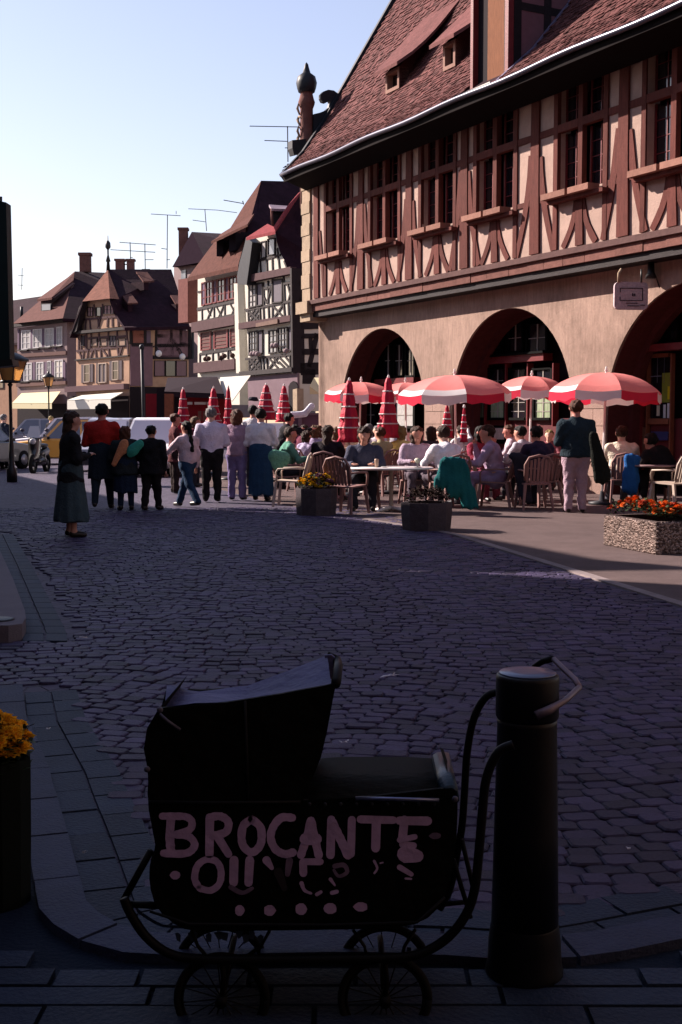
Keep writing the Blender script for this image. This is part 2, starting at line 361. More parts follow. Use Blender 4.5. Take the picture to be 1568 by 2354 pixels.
# ------------------------------------------------------------------ market hall
U = ray(-668, 968); U.z = 0; U.normalize()
N = Vector((-U.y, U.x, 0))
A0 = G(1185, 596, 5.0); A0.z = 0
def hw(s, off, z): return A0 + U * s + N * off + Vector((0, 0, z))
HPL = Plane(A0, N)
def hp(x, y, off=0.0):
    p = HPL.pt(x, y, off); return (p - A0).dot(U), p.z
hall = thing('market_hall', 'large half-timbered market hall with stone arcade, red timbers and steep tiled roof behind the terrace', 'building')
AX = (U, N, Vector((0, 0, 1)))
def hbox(mb, s0, s1, o0, o1, z0, z1): return mb.box(hw((s0 + s1) / 2, (o0 + o1) / 2, (z0 + z1) / 2), abs(s1 - s0), abs(o1 - o0), abs(z1 - z0), AX)
SL, SR = 10.62, -13.0
WIN = [8.38, 5.78, 3.2, 0.78, -2.2, -4.86, -7.5, -10.3]
POST = [7.02, 4.5, 2.0, -0.72, -3.52, -6.2, -8.9, -11.7]
HWW = 0.72; ZS, ZT, ZTOP = 6.15, 7.45, 8.36
# upper wall infill with window holes
w = MB(); prev = 10.1
hbox(w, prev, SR, -0.3, 0, 4.9, ZS - .02); hbox(w, prev, SR, -0.3, 0, ZTOP, 9.0)
for c in WIN:
    hbox(w, prev, c + HWW, -0.3, 0, ZS - .02, ZTOP); prev = c - HWW
hbox(w, prev, SR, -0.3, 0, ZS - .02, ZTOP)
part('upper_wall', w, M_infill, hall)
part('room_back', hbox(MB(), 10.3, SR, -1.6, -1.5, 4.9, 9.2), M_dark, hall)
def beam(pts, wd, o0=-0.05, o1=0.035, m=None, wd2=None):
    m = m or M_timber
    # pts in (s,z) ; variable width strip extruded outwards
    n = len(pts); L = []; R = []
    for i, (s, z) in enumerate(pts):
        a = Vector(pts[max(i - 1, 0)]); b = Vector(pts[min(i + 1, n - 1)]); t = (b - a).normalized(); q = Vector((-t.y, t.x))
        ww = wd if wd2 is None else wd + (wd2 - wd) * i / (n - 1)
        jit = random.uniform(-.006, .006)
        L.append((s + q.x * (ww / 2 + jit), z + q.y * (ww / 2 + jit))); R.append((s - q.x * (ww / 2 + jit), z - q.y * (ww / 2 + jit)))
    mb = MB()
    front = [hw(s, o1, z) for s, z in L + R]; back = [hw(s, o0, z) for s, z in L + R]
    vs = front + back; k = 2 * n; fs = []
    for i in range(n - 1): fs += [(i, i + 1, n + i + 1, n + i), (k + i, k + n + i, k + n + i + 1, k + i + 1), (i, k + i, k + i + 1, i + 1), (n + i, n + i + 1, k + n + i + 1, k + n + i)]
    fs += [(0, n, k + n, k), (n - 1, k + n - 1, k + 2 * n - 1, 2 * n - 1)]
    mb.add(vs, fs); return part('timber_beam', mb, m, hall)
def curve(p0, p1, bow):
    out = []
    for i in range(6):
        t = i / 5; s = p0[0] + (p1[0] - p0[0]) * t; z = p0[1] + (p1[1] - p0[1]) * t
        s += bow * math.sin(math.pi * t) * (1 if p1[0] > p0[0] else -1); out.append((s, z))
    return out
R1 = random.Random(11)
for i, c in enumerate(WIN):
    jw = 0.13
    for sg in (1, -1):
        beam([(c + sg * (HWW + jw / 2), 5.02), (c + sg * (HWW + jw / 2), 6.3), (c + sg * (HWW + jw / 2), 8.45)], jw, wd2=jw * R1.uniform(.95, 1.15), o1=0.04)
    wn = MB(); hbox(wn, c - .07, c + .07, -0.09, 0.03, ZS, ZTOP)
    hbox(wn, c - HWW, c - .07, -0.09, 0.036, ZT - .08, ZT + .08); hbox(wn, c + .07, c + HWW, -0.09, 0.036, ZT - .08, ZT + .08)
    f = part('window', wn, M_timber, hall)
    for sg in (1, -1):
        for z0, z1 in ((ZS, ZT - .08), (ZT + .08, ZTOP)):
            q = MB(); a, b = c + sg * .07, c + sg * HWW
            hbox(q, a, b, -0.215, -0.205, z0, z1); part('pane', q, M_glass, f)
            q = MB(); am = (a + b) / 2
            hbox(q, am - .012, am + .012, -0.20, -0.185, z0, z1)
            nb = 4 if z0 < 7 else 3
            for k in range(1, nb): zz = z0 + (z1 - z0) * k / nb; hbox(q, min(a, b), am - .012, -0.20, -0.188, zz - .008, zz + .008); hbox(q, am + .012, max(a, b), -0.20, -0.188, zz - .008, zz + .008)
            for e in (min(a, b) + .02, max(a, b) - .02): hbox(q, e - .02, e + .02, -0.20, -0.17, z0, z1)
            part('glazing_bar', q, M_joinery, f)
    # flower-box like oak sills in two pieces
    for a, b in ((c + HWW + .16, c + .09), (c - .0, c - HWW + .08)):
        q = MB(); hbox(q, a, b, 0.04, 0.33, ZS - .14, ZS - .02); part('sill_block', q, mat('pink_sill_stone', (0.42, 0.215, 0.165), 0.8, 0.3, 8, .5, 50, island=.15), hall)
    q = MB(); hbox(q, c + HWW + .13, c - HWW - .2, 0.041, 0.2, ZS - .22, ZS - .142); part('sill_rail', q, M_timber, hall)
    beam([(c - .02, 5.02), (c, 5.93)], 0.25, wd2=.2, o1=0.045)
    beam(curve((c + .10, 5.92), (c + .52, 5.03), -0.09), 0.15, o1=0.03)
    beam(curve((c - .10, 5.92), (c - .52, 5.03), -0.09), 0.15, o1=0.03)
for i, c in enumerate(POST):
    vv = R1.uniform(-.03, .03); beam([(c + vv, 5.02), (c + .01, 6.6), (c, 8.5)], 0.34, wd2=.25, o1=0.05)
    zt_ = R1.uniform(7.0, 7.35); beam(curve((c + .14, zt_), (c + R1.uniform(.55, .66), 5.03), -R1.uniform(.04, .09)), 0.20, wd2=.15, o1=0.032)
    beam(curve((c - .14, zt_ - .1), (c - R1.uniform(.55, .66), 5.03), -R1.uniform(.04, .09)), 0.20, wd2=.15, o1=0.032)
    # rails between post and the neighbouring jambs
    left = [x for x in WIN if x > c][-1] - HWW - .13 if [x for x in WIN if x > c] else None
    rt = [x for x in WIN if x < c]; right = rt[0] + HWW + .13 if rt else SR
    for z, wd in ((ZT, .14), (ZS - .05, .11), (8.46, .12)):
        if left: beam([(left, z), (c + .12, z)], wd, o1=0.028)
        beam([(c - .12, z), (right, z)], wd, o1=0.028)
beam([(9.72, 5.02), (9.74, 6.5), (9.72, 8.5)], 0.30, o1=0.05)
beam(curve((9.52, 6.9), (9.28, 5.03), .02), 0.12, o1=0.03)
# string course
q = MB(); hbox(q, 10.66, SR, -0.3, 0.14, 4.86, 4.98); part('moulding', q, mat('grey_oak', (0.16, 0.09, 0.085), .8, .3, 6, .4, 50), hall)
s = 10.66; k = 0
while s > SR:
    L = R1.uniform(.55, .95); q = MB(); hbox(q, s, s - L + .012, -0.35, 0.07 + R1.uniform(-.01, .01), 4.66, 4.86); part('stone', q, M_stone, hall); s -= L
q = MB(); hbox(q, 10.6, SR, -0.6, 0.0, 4.50, 4.66); part('soffit_beam', q, M_timberd, hall)
# corner pier
z = 4.99; k = 0
while z < 8.9:
    h = R1.uniform(.30, .42); q = MB(); hbox(q, 10.10, 10.62 + (.03 if k % 2 else 0), -0.5, 0.05 + (.02 if k % 2 else 0), z, z + h - .008); part('quoin_stone', q, M_quoin, hall); z += h; k += 1
q = MB(); hbox(q, 9.95, 10.72, -.5, .22, 4.62, 4.96); hbox(q, 10.0, 10.66, -.5, .1, 4.40, 4.618); part('corbel', q, M_quoin, hall)
# ground floor wall with arches
OG = -0.45
ARCH = [(6.8, 2.3, 1.68), (0.90, 2.36, 1.68), (-5.0, 2.46, 1.62), (-11.2, 2.4, 1.65)]
w = MB()
prev = 10.55
for (c, r, zc) in ARCH:
    hbox(w, prev, c + r, OG - .55, OG, -0.05, 4.55)
    NS = 28
    for k in range(NS):
        a0 = math.pi * k / NS; a1 = math.pi * (k + 1) / NS
        s0, s1 = c + r * math.cos(a0), c + r * math.cos(a1); z0, z1 = zc + r * math.sin(a0), zc + r * math.sin(a1)
        w.prism([hw(s0, OG - .55, z0), hw(s1, OG - .55, z1), hw(s1, OG - .55, 4.55), hw(s0, OG - .55, 4.55)], N * .55)
    prev = c - r
hbox(w, prev, -15, OG - .55, OG, -0.05, 4.55)
part('arcade_wall', w, M_renderv, hall)
# exposed ashlar at the foot of the piers
for (sa, sb, zt) in ((10.58, 9.15, 1.2), (4.47, 3.29, 2.1), (-1.43, -2.51, 2.15)):
    z = 0
    k = 0
    while z < zt:
        h = R1.uniform(.30, .38); mid = (sa + sb) / 2 + (.2 if k % 2 else -.2)
        for a, b in ((sa, mid), (mid, sb)):
            q = MB(); hbox(q, a - .006, b + .006, OG - .5, OG + .025, z, z + h - .012); part('ashlar_block', q, mat('ashlar', (0.46, 0.31, 0.26), .88, .25, 4, .6, 60, island=.12), hall)
        z += h; k += 1
for c, r, zc in ARCH[:3]:      # inner arch ring set back
    mb = MB()
    for k in range(24):
        a0 = math.pi * k / 24; a1 = math.pi * (k + 1) / 24; ri = r - .16
        mb.prism([hw(c + ri * math.cos(a0), OG - .75, zc + ri * math.sin(a0)), hw(c + ri * math.cos(a1), OG - .75, zc + ri * math.sin(a1)), hw(c + (r + .1) * math.cos(a1), OG - .75, zc + (r + .1) * math.sin(a1)), hw(c + (r + .1) * math.cos(a0), OG - .75, zc + (r + .1) * math.sin(a0))], N * .19)
    for sg in (1, -1): hbox(mb, c + sg * (r - .16), c + sg * (r + .1), OG - .75, OG - .56, 0, zc)
    part('arch_ring', mb, mat('shade_maroon', (.13, .035, .035), .8, .3, 8), hall)
    q = MB()
    for k in range(28):
        a0 = math.pi * k / 28; a1 = math.pi * (k + 1) / 28
        q.prism([hw(c + (r - .0) * math.cos(a0), OG - .56, zc + r * math.sin(a0)), hw(c + r * math.cos(a1), OG - .56, zc + r * math.sin(a1)), hw(c + (r - .02) * math.cos(a1), OG - .56, zc + (r - .02) * math.sin(a1)), hw(c + (r - .02) * math.cos(a0), OG - .56, zc + (r - .02) * math.sin(a0))], N * .50)
    for sg in (1, -1): hbox(q, c + sg * r, c + sg * (r - .02), OG - .56, OG - .05, 0, zc)
    part('reveal_shade_lining', q, mat('shade_maroon', (0, 0, 0)), hall)  # added lining, the reveal's shade put into its dark maroon
# joinery behind the arches
JO = -1.35
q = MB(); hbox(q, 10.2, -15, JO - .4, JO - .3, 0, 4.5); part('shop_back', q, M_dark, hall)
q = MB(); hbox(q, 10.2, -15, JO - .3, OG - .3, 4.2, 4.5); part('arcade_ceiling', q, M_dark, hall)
def jbox(mb, x0, y0, x1, y1, o0=0.0, o1=0.06):       # pixel rectangle on the joinery plane
    s0, z0 = hp(x0, y0, JO); s1, z1 = hp(x1, y1, JO); s0b, z0b = hp(x0, y1, JO); s1b, z1b = hp(x1, y0, JO)
    return hbox(mb, s0, s1, JO + o0, JO + o1, min((z0 + z1b) / 2, (z1 + z0b) / 2), max((z0 + z1b) / 2, (z1 + z0b) / 2))
def jpart(nm, m, *a, parent=None, **k): q = MB(); jbox(q, *a, **k); return part(nm, q, m, parent or hall)
def jwindow(x0, y0, x1, y1, pane, bars=(1, 2), fw=4):
    q = MB(); jbox(q, x0, y0, x0 + fw, y1, 0, .07); jbox(q, x1 - fw, y0, x1, y1, 0, .07); jbox(q, x0 + fw, y0, x1 - fw, y0 + fw, 0, .07); jbox(q, x0 + fw, y1 - fw - 2, x1 - fw, y1, 0, .09)
    f = part('window', q, mat('frame_red', (0.32, 0.07, 0.06), .5, .3, 8), hall)
    jpart('pane', pane, x0 + fw, y0 + fw, x1 - fw, y1 - fw - 2, parent=f, o0=0, o1=.02)
    q = MB()
    for k in range(1, bars[0] + 1): xx = x0 + (x1 - x0) * k / (bars[0] + 1); jbox(q, xx - .7, y0 + fw, xx + .7, y1 - fw - 2, .021, .035)
    for k in range(1, bars[1] + 1): yv = y0 + (y1 - y0) * k / (bars[1] + 1); jbox(q, x0 + fw, yv - .7, x1 - fw, yv + .7, .021, .033)
    part('glazing_bar', q, mat('bar_cream', (0.4, 0.36, 0.32), .6), f)
M_curtg = mat('green_white_curtain', (0.50, 0.56, 0.40), .9, .5, 5, col2=(0.2, 0.28, 0.14), stretch=(3, 3, .5))
M_board = mat('shop_panel', (0.15, 0.022, 0.028), 0.6, 0.35, 5, .2, 40, stretch=(4, 4, .4))
for (x0, x1) in ((1045, 1318), (1375, 1700), (760, 975)): jpart('panelling', M_board, x0, 1075, x1, 962 if x0 > 900 else 990, o0=-.28, o1=-.02)
# arch two : four casements under a heavy transom
jpart('transom', M_joinery, 1118, 834, 1262, 818, o0=-.1, o1=.16)
jpart('cornice', mat('frame_red', (0, 0, 0)), 1114, 818, 1265, 813, o0=-.1, o1=.22)
for x0, x1 in ((1058, 1086), (1090, 1121), (1126, 1167), (1173, 1216), (1228, 1274)): jwindow(x0, 846, x1, 905, M_glass, (1, 1)); jwindow(x0, 905, x1, 966, M_curtg if x0 != 1173 else M_glass, (1, 2))
for x0 in (1122, 1169, 1219, 1278): jpart('mullion', M_joinery, x0, 980, x0 + 4, 835, o0=-.05, o1=.12)
for x0, x1 in ((1120, 1160), (1168, 1207), (1214, 1262)): jwindow(x0, 742, x1, 812, M_glass, (1, 1), 3)
# arch one : fanlight and dark shopfront
jpart('transom', M_joinery, 872, 882, 962, 870, o0=-.1, o1=.16)
for x0, x1 in ((884, 905), (908, 932), (935, 958)): jwindow(x0, 790, x1, 868, M_glass, (1, 1), 3)
for x0, x1 in ((800, 835), (838, 870), (873, 905), (908, 958)): jwindow(x0, 892, x1, 985, M_curtain if x0 == 908 else M_glass, (1, 2), 4)
# arch three : timber porch, glazed door, posters
jpart('transom', M_joinery, 1482, 806, 1640, 790, o0=-.05, o1=.30)
jpart('door_post', M_joinery, 1480, 1080, 1486, 806, o0=0, o1=.2)
for x0, x1 in ((1500, 1530), (1538, 1566), (1574, 1610)): jwindow(x0, 705, x1, 788, M_glass, (0, 0), 3)
dr = part('door', jbox(jbox(jbox(jbox(jbox(MB(), 1491, 1075, 1498, 813, 0, .1), 1545, 1075, 1553, 813, 0, .1), 1498, 822, 1545, 813, 0, .1), 1498, 975, 1545, 962, 0, .1), 1498, 1075, 1545, 1055, 0, .1), mat('orange_oak', (0.30, 0.10, 0.055), .5, .3, 8), hall)
jpart('pane', M_glass, 1498, 962, 1545, 822, parent=dr, o0=0, o1=.02)
jpart('panel', M_board, 1498, 1055, 1545, 975, parent=dr, o0=0, o1=.03)
jpart('poster', mat('yellow_poster', (0.75, 0.62, 0.01), .6), 1537, 918, 1546, 888, parent=dr, o0=.022, o1=.03)
jpart('poster', mat('olive_poster', (0.30, 0.33, 0.04), .6, .3, 6), 1523, 925, 1545.5, 857, parent=dr, o0=.0205, o1=.0215)
jpart('notice', mat('white_paper', (0.75, 0.75, 0.76), .7), 1527, 961, 1533, 930, parent=dr, o0=.022, o1=.03)
jpart('notice', mat('white_paper', (0, 0, 0)), 1536, 961, 1545, 927, parent=dr, o0=.022, o1=.03)
jpart('notice', mat('cream_paper', (0.7, 0.65, 0.5), .7), 1512, 956, 1519, 932, parent=dr, o0=.022, o1=.03)
jpart('blind', mat('blue_cloth', (0.05, 0.05, 0.16), .8), 1503, 1012, 1542, 992, parent=dr, o0=.03, o1=.08)
q = MB()
for k in range(1, 3): xx = 1498 + 47 * k / 3; jbox(q, xx - .6, 880, xx + .6, 822, .021, .034)
jbox(q, 1498, 866, 1523, 864, .021, .033); part('glazing_bar', q, mat('bar_grey', (0.2, 0.2, 0.25), .5), dr)
mb_ = jpart('menu_board', mat('menu_brown', (0.17, 0.075, 0.05), .5, .2, 8), 1440, 1062, 1490, 982, o0=0, o1=.07)
jpart('notice', mat('white_paper', (0, 0, 0)), 1449, 1031, 1466, 1011, parent=mb_, o0=.071, o1=.076)
q = MB(); jbox(q, 1453, 1018, 1463, 1014, .077, .080); jbox(q, 1457, 1027, 1459, 1018, .077, .080); part('pictogram', q, M_black, mb_)
lb = jpart('sign_box', mat('frame_red', (0, 0, 0)), 1407, 944, 1472, 910, o0=.0, o1=.1)
jpart('sign_face', mat('cream_paper', (0, 0, 0)), 1437, 940, 1468, 914, parent=lb, o0=.101, o1=.106)
q = MB()
for k in range(4):
    x = 1441 + k * 7; p = [hp(xx, yy_, JO) for xx, yy_ in ((x, 935), (x + 2, 924), (x + 4, 920), (x + 3, 929), (x + 6, 933))]
    q.tube([hw(a, JO + .108, b) for a, b in p], .012, 5)
part('lettering', q, mat('olive_paint', (0.22, 0.22, 0.06), .6), lb)
pb = jpart('poster_board', mat('frame_red', (0, 0, 0)), 1135, 1020, 1172, 978, o0=0, o1=.05)
jpart('poster', mat('pink_poster', (0.75, 0.55, 0.5), .7, .4, 20), 1140, 1010, 1163, 984, parent=pb, o0=.051, o1=.056)
# ---- roof
PROF = [(1.0, 8.42), (0.05, 9.22), (-0.85, 10.25), (-6.2, 18.9)]
def prof_pt(t):
    acc = 0
    for a, b in zip(PROF, PROF[1:]):
        L = math.dist(a, b)
        if t <= acc + L or b is PROF[-1]:
            k = (t - acc) / L; return a[0] + (b[0] - a[0]) * k, a[1] + (b[1] - a[1]) * k, (b[0] - a[0]) / L, (b[1] - a[1]) / L
        acc += L
RL, RR = 10.92, -13.0
def RLf(o): return RL - max(0, o + .85) / 1.85 * 1.08
w = MB()
pr = PROF + [(-11.6, 10.2), (-13.2, 8.5), (-13.0, 8.4), (-6.2, 18.6), (-0.75, 10.0), (0.0, 9.05), (0.95, 8.36)]
n_ = len(pr); w.add([hw(RLf(o), o, z) for o, z in pr] + [hw(RR, o, z) for o, z in pr], [tuple(range(n_))[::-1], tuple(range(n_, 2 * n_))] + [(i, (i + 1) % n_, n_ + (i + 1) % n_, n_ + i) for i in range(n_)]); part('roof', w, M_roofd, hall)
q = MB(); q.prism([hw(10.45, o, z) for o, z in [(0, 8.3), (0, 9.0), (-.85, 10.0), (-6.2, 18.5), (-12, 9), (-12, 0), (OG, 0), (OG, 4.5), (0, 4.6)]], -U * .3); part('gable_wall', q, M_render, hall)
q = MB(); q.prism([hw(RL - .5, 0, 8.3), hw(RLf(.93), .93, 8.3), hw(SR, .93, 8.3), hw(SR, 0, 8.3)], (0, 0, .06)); part('eave_soffit', q, M_timberd, hall)
# tiles
TW, TE_ = 0.155, 0.125
tm = MB(); tw, tl_, tt = TW * .94, TE_ * 1.55, .024
o_ = [(-tw / 2, 0), (tw / 2, 0), (tw / 2, -tl_ * .75), (tw * .28, -tl_), (-tw * .28, -tl_), (-tw / 2, -tl_ * .75)]
tv = [(x, y, tt * .35 * 0) for x, y in o_] + [(x, y, tt) for x, y in o_]
tf = [tuple(range(6)), tuple(range(6, 12))[::-1]] + [(i, 6 + i, 6 + (i + 1) % 6, (i + 1) % 6) for i in range(6)]
tm.add(tv, tf)
tiles = []
t = 0.20; row = 0; rt = random.Random(2)
while t < 2.62 + 7.4:
    o, z, do, dz = prof_pt(t)
    n_ = int((RL - RR) / TW)
    for k in range(n_):
        s_ = RL - .1 - (k + (.5 if row % 2 else 0)) * TW + rt.uniform(-.008, .008)
        if s_ < -11 or s_ > RLf(o) - .08: continue
        if -.66 < s_ < .98 and t > .25: continue
        tiles.append((s_, o, z, do, dz, rt.uniform(-.06, .06), rt.uniform(.04, .34)))
    t += TE_; row += 1
def tile_mat(T):
    s_, o, z, do, dz, yaw, lift = T
    up = (N * do + Vector((0, 0, dz))).normalized(); right = -U
    nn = right.cross(up).normalized()
    if nn.dot(N) < 0 and nn.z < 0: nn = -nn
    up2 = (up - nn * lift * .6).normalized(); nn2 = right.cross(up2).normalized()
    c_, q_ = math.cos(yaw), math.sin(yaw); r2 = right * c_ + up2 * q_; u2 = up2 * c_ - right * q_
    p = hw(s_, o, z) + nn * (.02 + .0)
    return Matrix(((r2.x, u2.x, nn2.x, p.x), (r2.y, u2.y, nn2.y, p.y), (r2.z, u2.z, nn2.z, p.z), (0, 0, 0, 1)))
def proj(p):
    d = Vector(p) - CAM; c = d.y * CT - d.z * ST; v = d.y * ST + d.z * CT
    return CX + FPX * d.x / c, CY - FPX * v / c
vis = [T for T in tiles if 0 < proj(hw(*T[:3]))[0] < 1560 and 5 < proj(hw(*T[:3]))[1]]
vis.sort(key=lambda T: T[0]); nearset = set(map(id, vis[:300]))
first = None; bv = []; bf = []; TV = np.array([(*v, 1) for v in tm.v])
for T in tiles:
    M = tile_mat(T)
    if id(T) in nearset:
        if first is None: first = tm.build('roof_tile', M_tile, hall); first.matrix_local = M
        else: inst(first, 'roof_tile', M, hall)
    else:
        vv = TV @ np.array(M).T; o = len(bv); bv += [tuple(x[:3]) for x in vv]; bf += [tuple(i + o for i in f) for f in tm.f]
mb = MB(); mb.v = bv; mb.f = bf; mb.sm = [False] * len(bf); o = mb.build('roof_tiles', M_tile, hall); o['kind'] = 'stuff'
# gutter
gp_ = [hw(RLf(1) + .02 - (RLf(1) - SR) * k / 40, 1.06, 8.43 + .02 * math.sin(k * .9)) for k in range(41)]
part('gutter', MB().tube(gp_, .06, 10), mat('gutter_metal', (.05, .05, .09), .3, .2, 6, metal=.4, spec=.6), hall)
part('eave_shade_boards', MB().prism([hw(RLf(.95), .95, 8.29), hw(RL - .6, .06, 8.16), hw(SR, .06, 8.16), hw(SR, .95, 8.29)], (0, 0, .03)), mat('eave_shade_black', (.008, .005, .006), .9), hall)  # added boards, blackened to deepen the shade under the eave
part('fascia', hbox(MB(), RLf(.95), SR, .95, .99, 8.24, 8.40), mat('eave_shade_black', (0, 0, 0)), hall)
# verge board along the gable edge
vb = [(RLf(o) + .01, o, z) for o, z in [(1.02, 8.4), (.05, 9.25), (-.85, 10.3), (-5.9, 18.6)]]
for (a, b) in zip(vb, vb[1:]):
    dd = Vector((b[1] - a[1], b[2] - a[2])).normalized(); pz = Vector((-dd.y, dd.x)) * -1
    nn = Vector((dd.y, -dd.x)); nn = nn if nn.y > 0 else -nn
    q = MB(); q.prism([hw(a[0], a[1] - nn.x * .14, a[2] - nn.y * .14), hw(b[0], b[1] - nn.x * .14, b[2] - nn.y * .14), hw(b[0], b[1] + nn.x * .09, b[2] + nn.y * .09), hw(a[0], a[1] + nn.x * .09, a[2] + nn.y * .09)], U * .14); part('verge_board', q, M_leadd, hall)
# scroll on the verge, kneeler and pinnacle
GP = Plane(hw(RL + .1, 0, 0), U)
def gpt(x, y, off=0): return GP.pt(x, y, off)
sc_ = [(716, 262), (735, 256), (752, 251), (762, 240), (764, 226), (757, 217), (749, 212), (747, 219), (752, 223)]
outer = [(722, 320), (722, 262), (735, 259), (748, 254), (756, 247), (760, 236), (758, 231), (750, 236), (742, 234), (738, 226), (738, 217), (744, 210), (755, 206), (768, 208), (776, 214), (780, 222), (760, 285)]
part('verge_scroll', MB().prism([gpt(x, y) for x, y in outer], U * .16), M_leadd, hall)
kn = [(672, 322), (716, 318), (724, 330), (722, 352), (702, 358), (692, 352), (676, 356), (672, 340)]
part('kneeler', MB().prism([gpt(x, y, .02) for x, y in kn], U * .3), M_leadd, hall)
pb0 = gpt(705, 330, .2); sc0 = 36.9 / 2800
ptop = [(.20, -1.9), (.20, 0), (.215, .05), (.20, .1), (.19, 1.0), (.235, 1.12), (.25, 1.2), (.21, 1.32), (.17, 1.5), (.235, 1.62), (.27, 1.76), (.22, 1.95), (.1, 2.05), (.06, 2.2), (.045, 2.28), (0, 2.33)]
q = MB().lathe(ptop[2:12], pb0, 4 * 1, 1, 1); q2 = MB().lathe(ptop, pb0, 8)
pn = part('pinnacle', q2, M_stone, hall)
part('cap', MB().lathe([(.24, 1.48), (.285, 1.62), (.31, 1.76), (.26, 1.95), (.12, 2.05), (.075, 2.2), (.05, 2.3), (0, 2.36)], pb0, 8), M_leadd, pn)
q = MB()
for (za, sg) in ((1.0, 1), (.7, -1), (.35, 1), (.15, -1)):
    q.tube([pb0 + Vector((-.2, -.05, za - .18)), pb0 + Vector((-.27, -.08 * sg, za)), pb0 + Vector((-.23, -.14 * sg, za + .12)), pb0 + Vector((-.17, -.1, za + .02))], [.03, .045, .035, .02], 6)
part('carving', q, M_quoin, pn)
# iron ornament below the kneeler
orn = thing('wrought_iron_bracket', 'black wrought iron leaf ornament sticking out under the corner of the hall roof', 'ornament', gpt(672, 395, .2))
q = MB(); rq = random.Random(4)
for k in range(11):
    a = rq.uniform(0, 6.28); L = rq.uniform(.12, .34); p0 = gpt(662 + rq.uniform(-6, 8), 392 + rq.uniform(-8, 8), .2); d = Vector((math.cos(a), 0, math.sin(a)))
    q.tube([p0, p0 + d * L * .5 + Vector((0, 0, .04)), p0 + d * L], [.035, .03, .006], 5)
part('leaf_cluster', q, M_black, orn)
part('arm', MB().tube([gpt(662, 392, .2), gpt(676, 402, .2), gpt(690, 398, .2), gpt(697, 410, .1)], .018, 6).tube([gpt(665, 402, .2), gpt(680, 412, .2), gpt(698, 400, .1)], .014, 6), M_black, orn)
# ---- dormers
def roof_off(z):       # offset of roof surface at height z
    for a, b in zip(PROF, PROF[1:]):
        if a[1] <= z <= b[1]: return a[0] + (b[0] - a[0]) * (z - a[1]) / (b[1] - a[1])
    return PROF[-1][0]
def shed(cx0, y0, cx1, y1, ytop, back):
    # window frame rectangle measured in the photograph, on the plane of its foot
    zf = None
    for z in np.arange(9.2, 17, .02):
        o = roof_off(z); s_, zz = hp((cx0 + cx1) / 2, y1, o)
        if zz <= z: zf = z; break
    o = roof_off(zf) + .12; s0, _ = hp(cx0, y1, o); s1, _ = hp(cx1, y1, o); z1 = hp((cx0 + cx1) / 2, y0, o)[1]
    q = MB(); fw = .09
    hbox(q, s0, s0 - fw, o - .3, o, zf, z1); hbox(q, s1 + fw, s1, o - .3, o, zf, z1); hbox(q, s0 - fw, s1 + fw, o - .3, o, zf, zf + fw); hbox(q, s0 - fw, s1 + fw, o - .3, o, z1 - fw, z1)
    d = part('dormer', q, mat('dormer_pale_wood', (0.42, 0.25, 0.2), .8, .3, 8), hall)
    part('pane', hbox(MB(), s0 - fw, s1 + fw, o - .2, o - .18, zf, z1), M_glass, d)
    # swept shed roof
    zb = z1 + back; ob = roof_off(zb) + .03
    e = .28
    q = MB(); n = 6; vs = []
    for k in range(n + 1):
        t = k / n; oo = (o + .22) + (ob - (o + .22)) * t; z = z1 + .02 + (zb - z1) * (t ** 1.15); ee = e * (1 + 1.8 * math.sin(t * 3.14) * (1 - t) + t * 1.2)
        vs += [hw(s0 + ee, oo, z), hw(s1 - ee, oo, z), hw(s0 + ee, oo, z - .09), hw(s1 - ee, oo, z - .09)]
    fs = []
    for k in range(n):
        b = 4 * k; fs += [(b, b + 4, b + 5, b + 1), (b + 2, b + 3, b + 7, b + 6), (b, b + 2, b + 6, b + 4), (b + 1, b + 5, b + 7, b + 3)]
    fs += [(0, 1, 3, 2)]
    q.add(vs, fs); part('shed_roof', q, M_tile, d)
    q = MB()
    for sv in (s0, s1):
        q.prism([hw(sv, o - .02, zf), hw(sv, o - .02, z1), hw(sv, roof_off(zb) , zb - .05), hw(sv, roof_off(zf) - .1, zf)], U * (-.05 if sv == s0 else .05))
    part('cheek', q, mat('tile_hung_cheek', (0.12, 0.05, 0.05), .9, .3, 9), d)
shed(886, 160, 917, 216, 0, 1.9)
shed(1018, 96, 1046, 165, 0, 1.7)
# big hoist dormer flush with the eave
DL, DR, DO = 0.86, -0.56, 0.62
db = part('loft_dormer', hbox(MB(), DL - .1, DR + .08, -5, DO - .12, 8.55, 15.5), M_dark, hall)
part('corner_post', hbox(hbox(MB(), DR, DR + .12, DO - .14, DO + .02, 8.5, 15.5), DL, DL - .1, DO - .14, DO + .02, 8.5, 15.5), M_joinery, db)
part('board', hbox(MB(), .30, -.36, DO - .13, DO - .05, 8.62, 12.0), mat('lit_oak_board', (0.30, 0.12, 0.06), .75, .35, 9, .4, 60, stretch=(4, 4, .5)), db)
part('door_jamb', hbox(MB(), -.36, -.43, DO - .13, DO - .02, 8.6, 15.5), M_timberd, db)
q = MB()
for sv in (1.0, .15, -.9, -2.0): hbox(q, DR - .02, DR + .08, DO - .12 - (1.0 - sv) * .9 - .18, DO - .12 - (1.0 - sv) * .9, 8.6, 15.5)
for zz in (10.05, 11.9): hbox(q, DR - .012, DR + .08, -4.5, DO - .15, zz, zz + .16)
part('cheek_frame', q, M_timberd, db)
part('cheek_infill', hbox(MB(), DR + .0, DR + .09, -4.8, DO - .14, 8.6, 15.5), mat('purple_plaster', (0.26, 0.12, 0.14), .9, .2, 4), db)
q = MB(); q.prism([hw(DR - .02, o, z) for o, z in [(1.0, 8.5), (.05, 9.32), (-.85, 10.36), (-4, 15.45), (-4.1, 15.35), (-.93, 10.28), (-.02, 9.22), (.95, 8.44)]], -U * .10); part('flashing', q, mat('soft_lead', (0.2, 0.17, 0.26), .5), db)
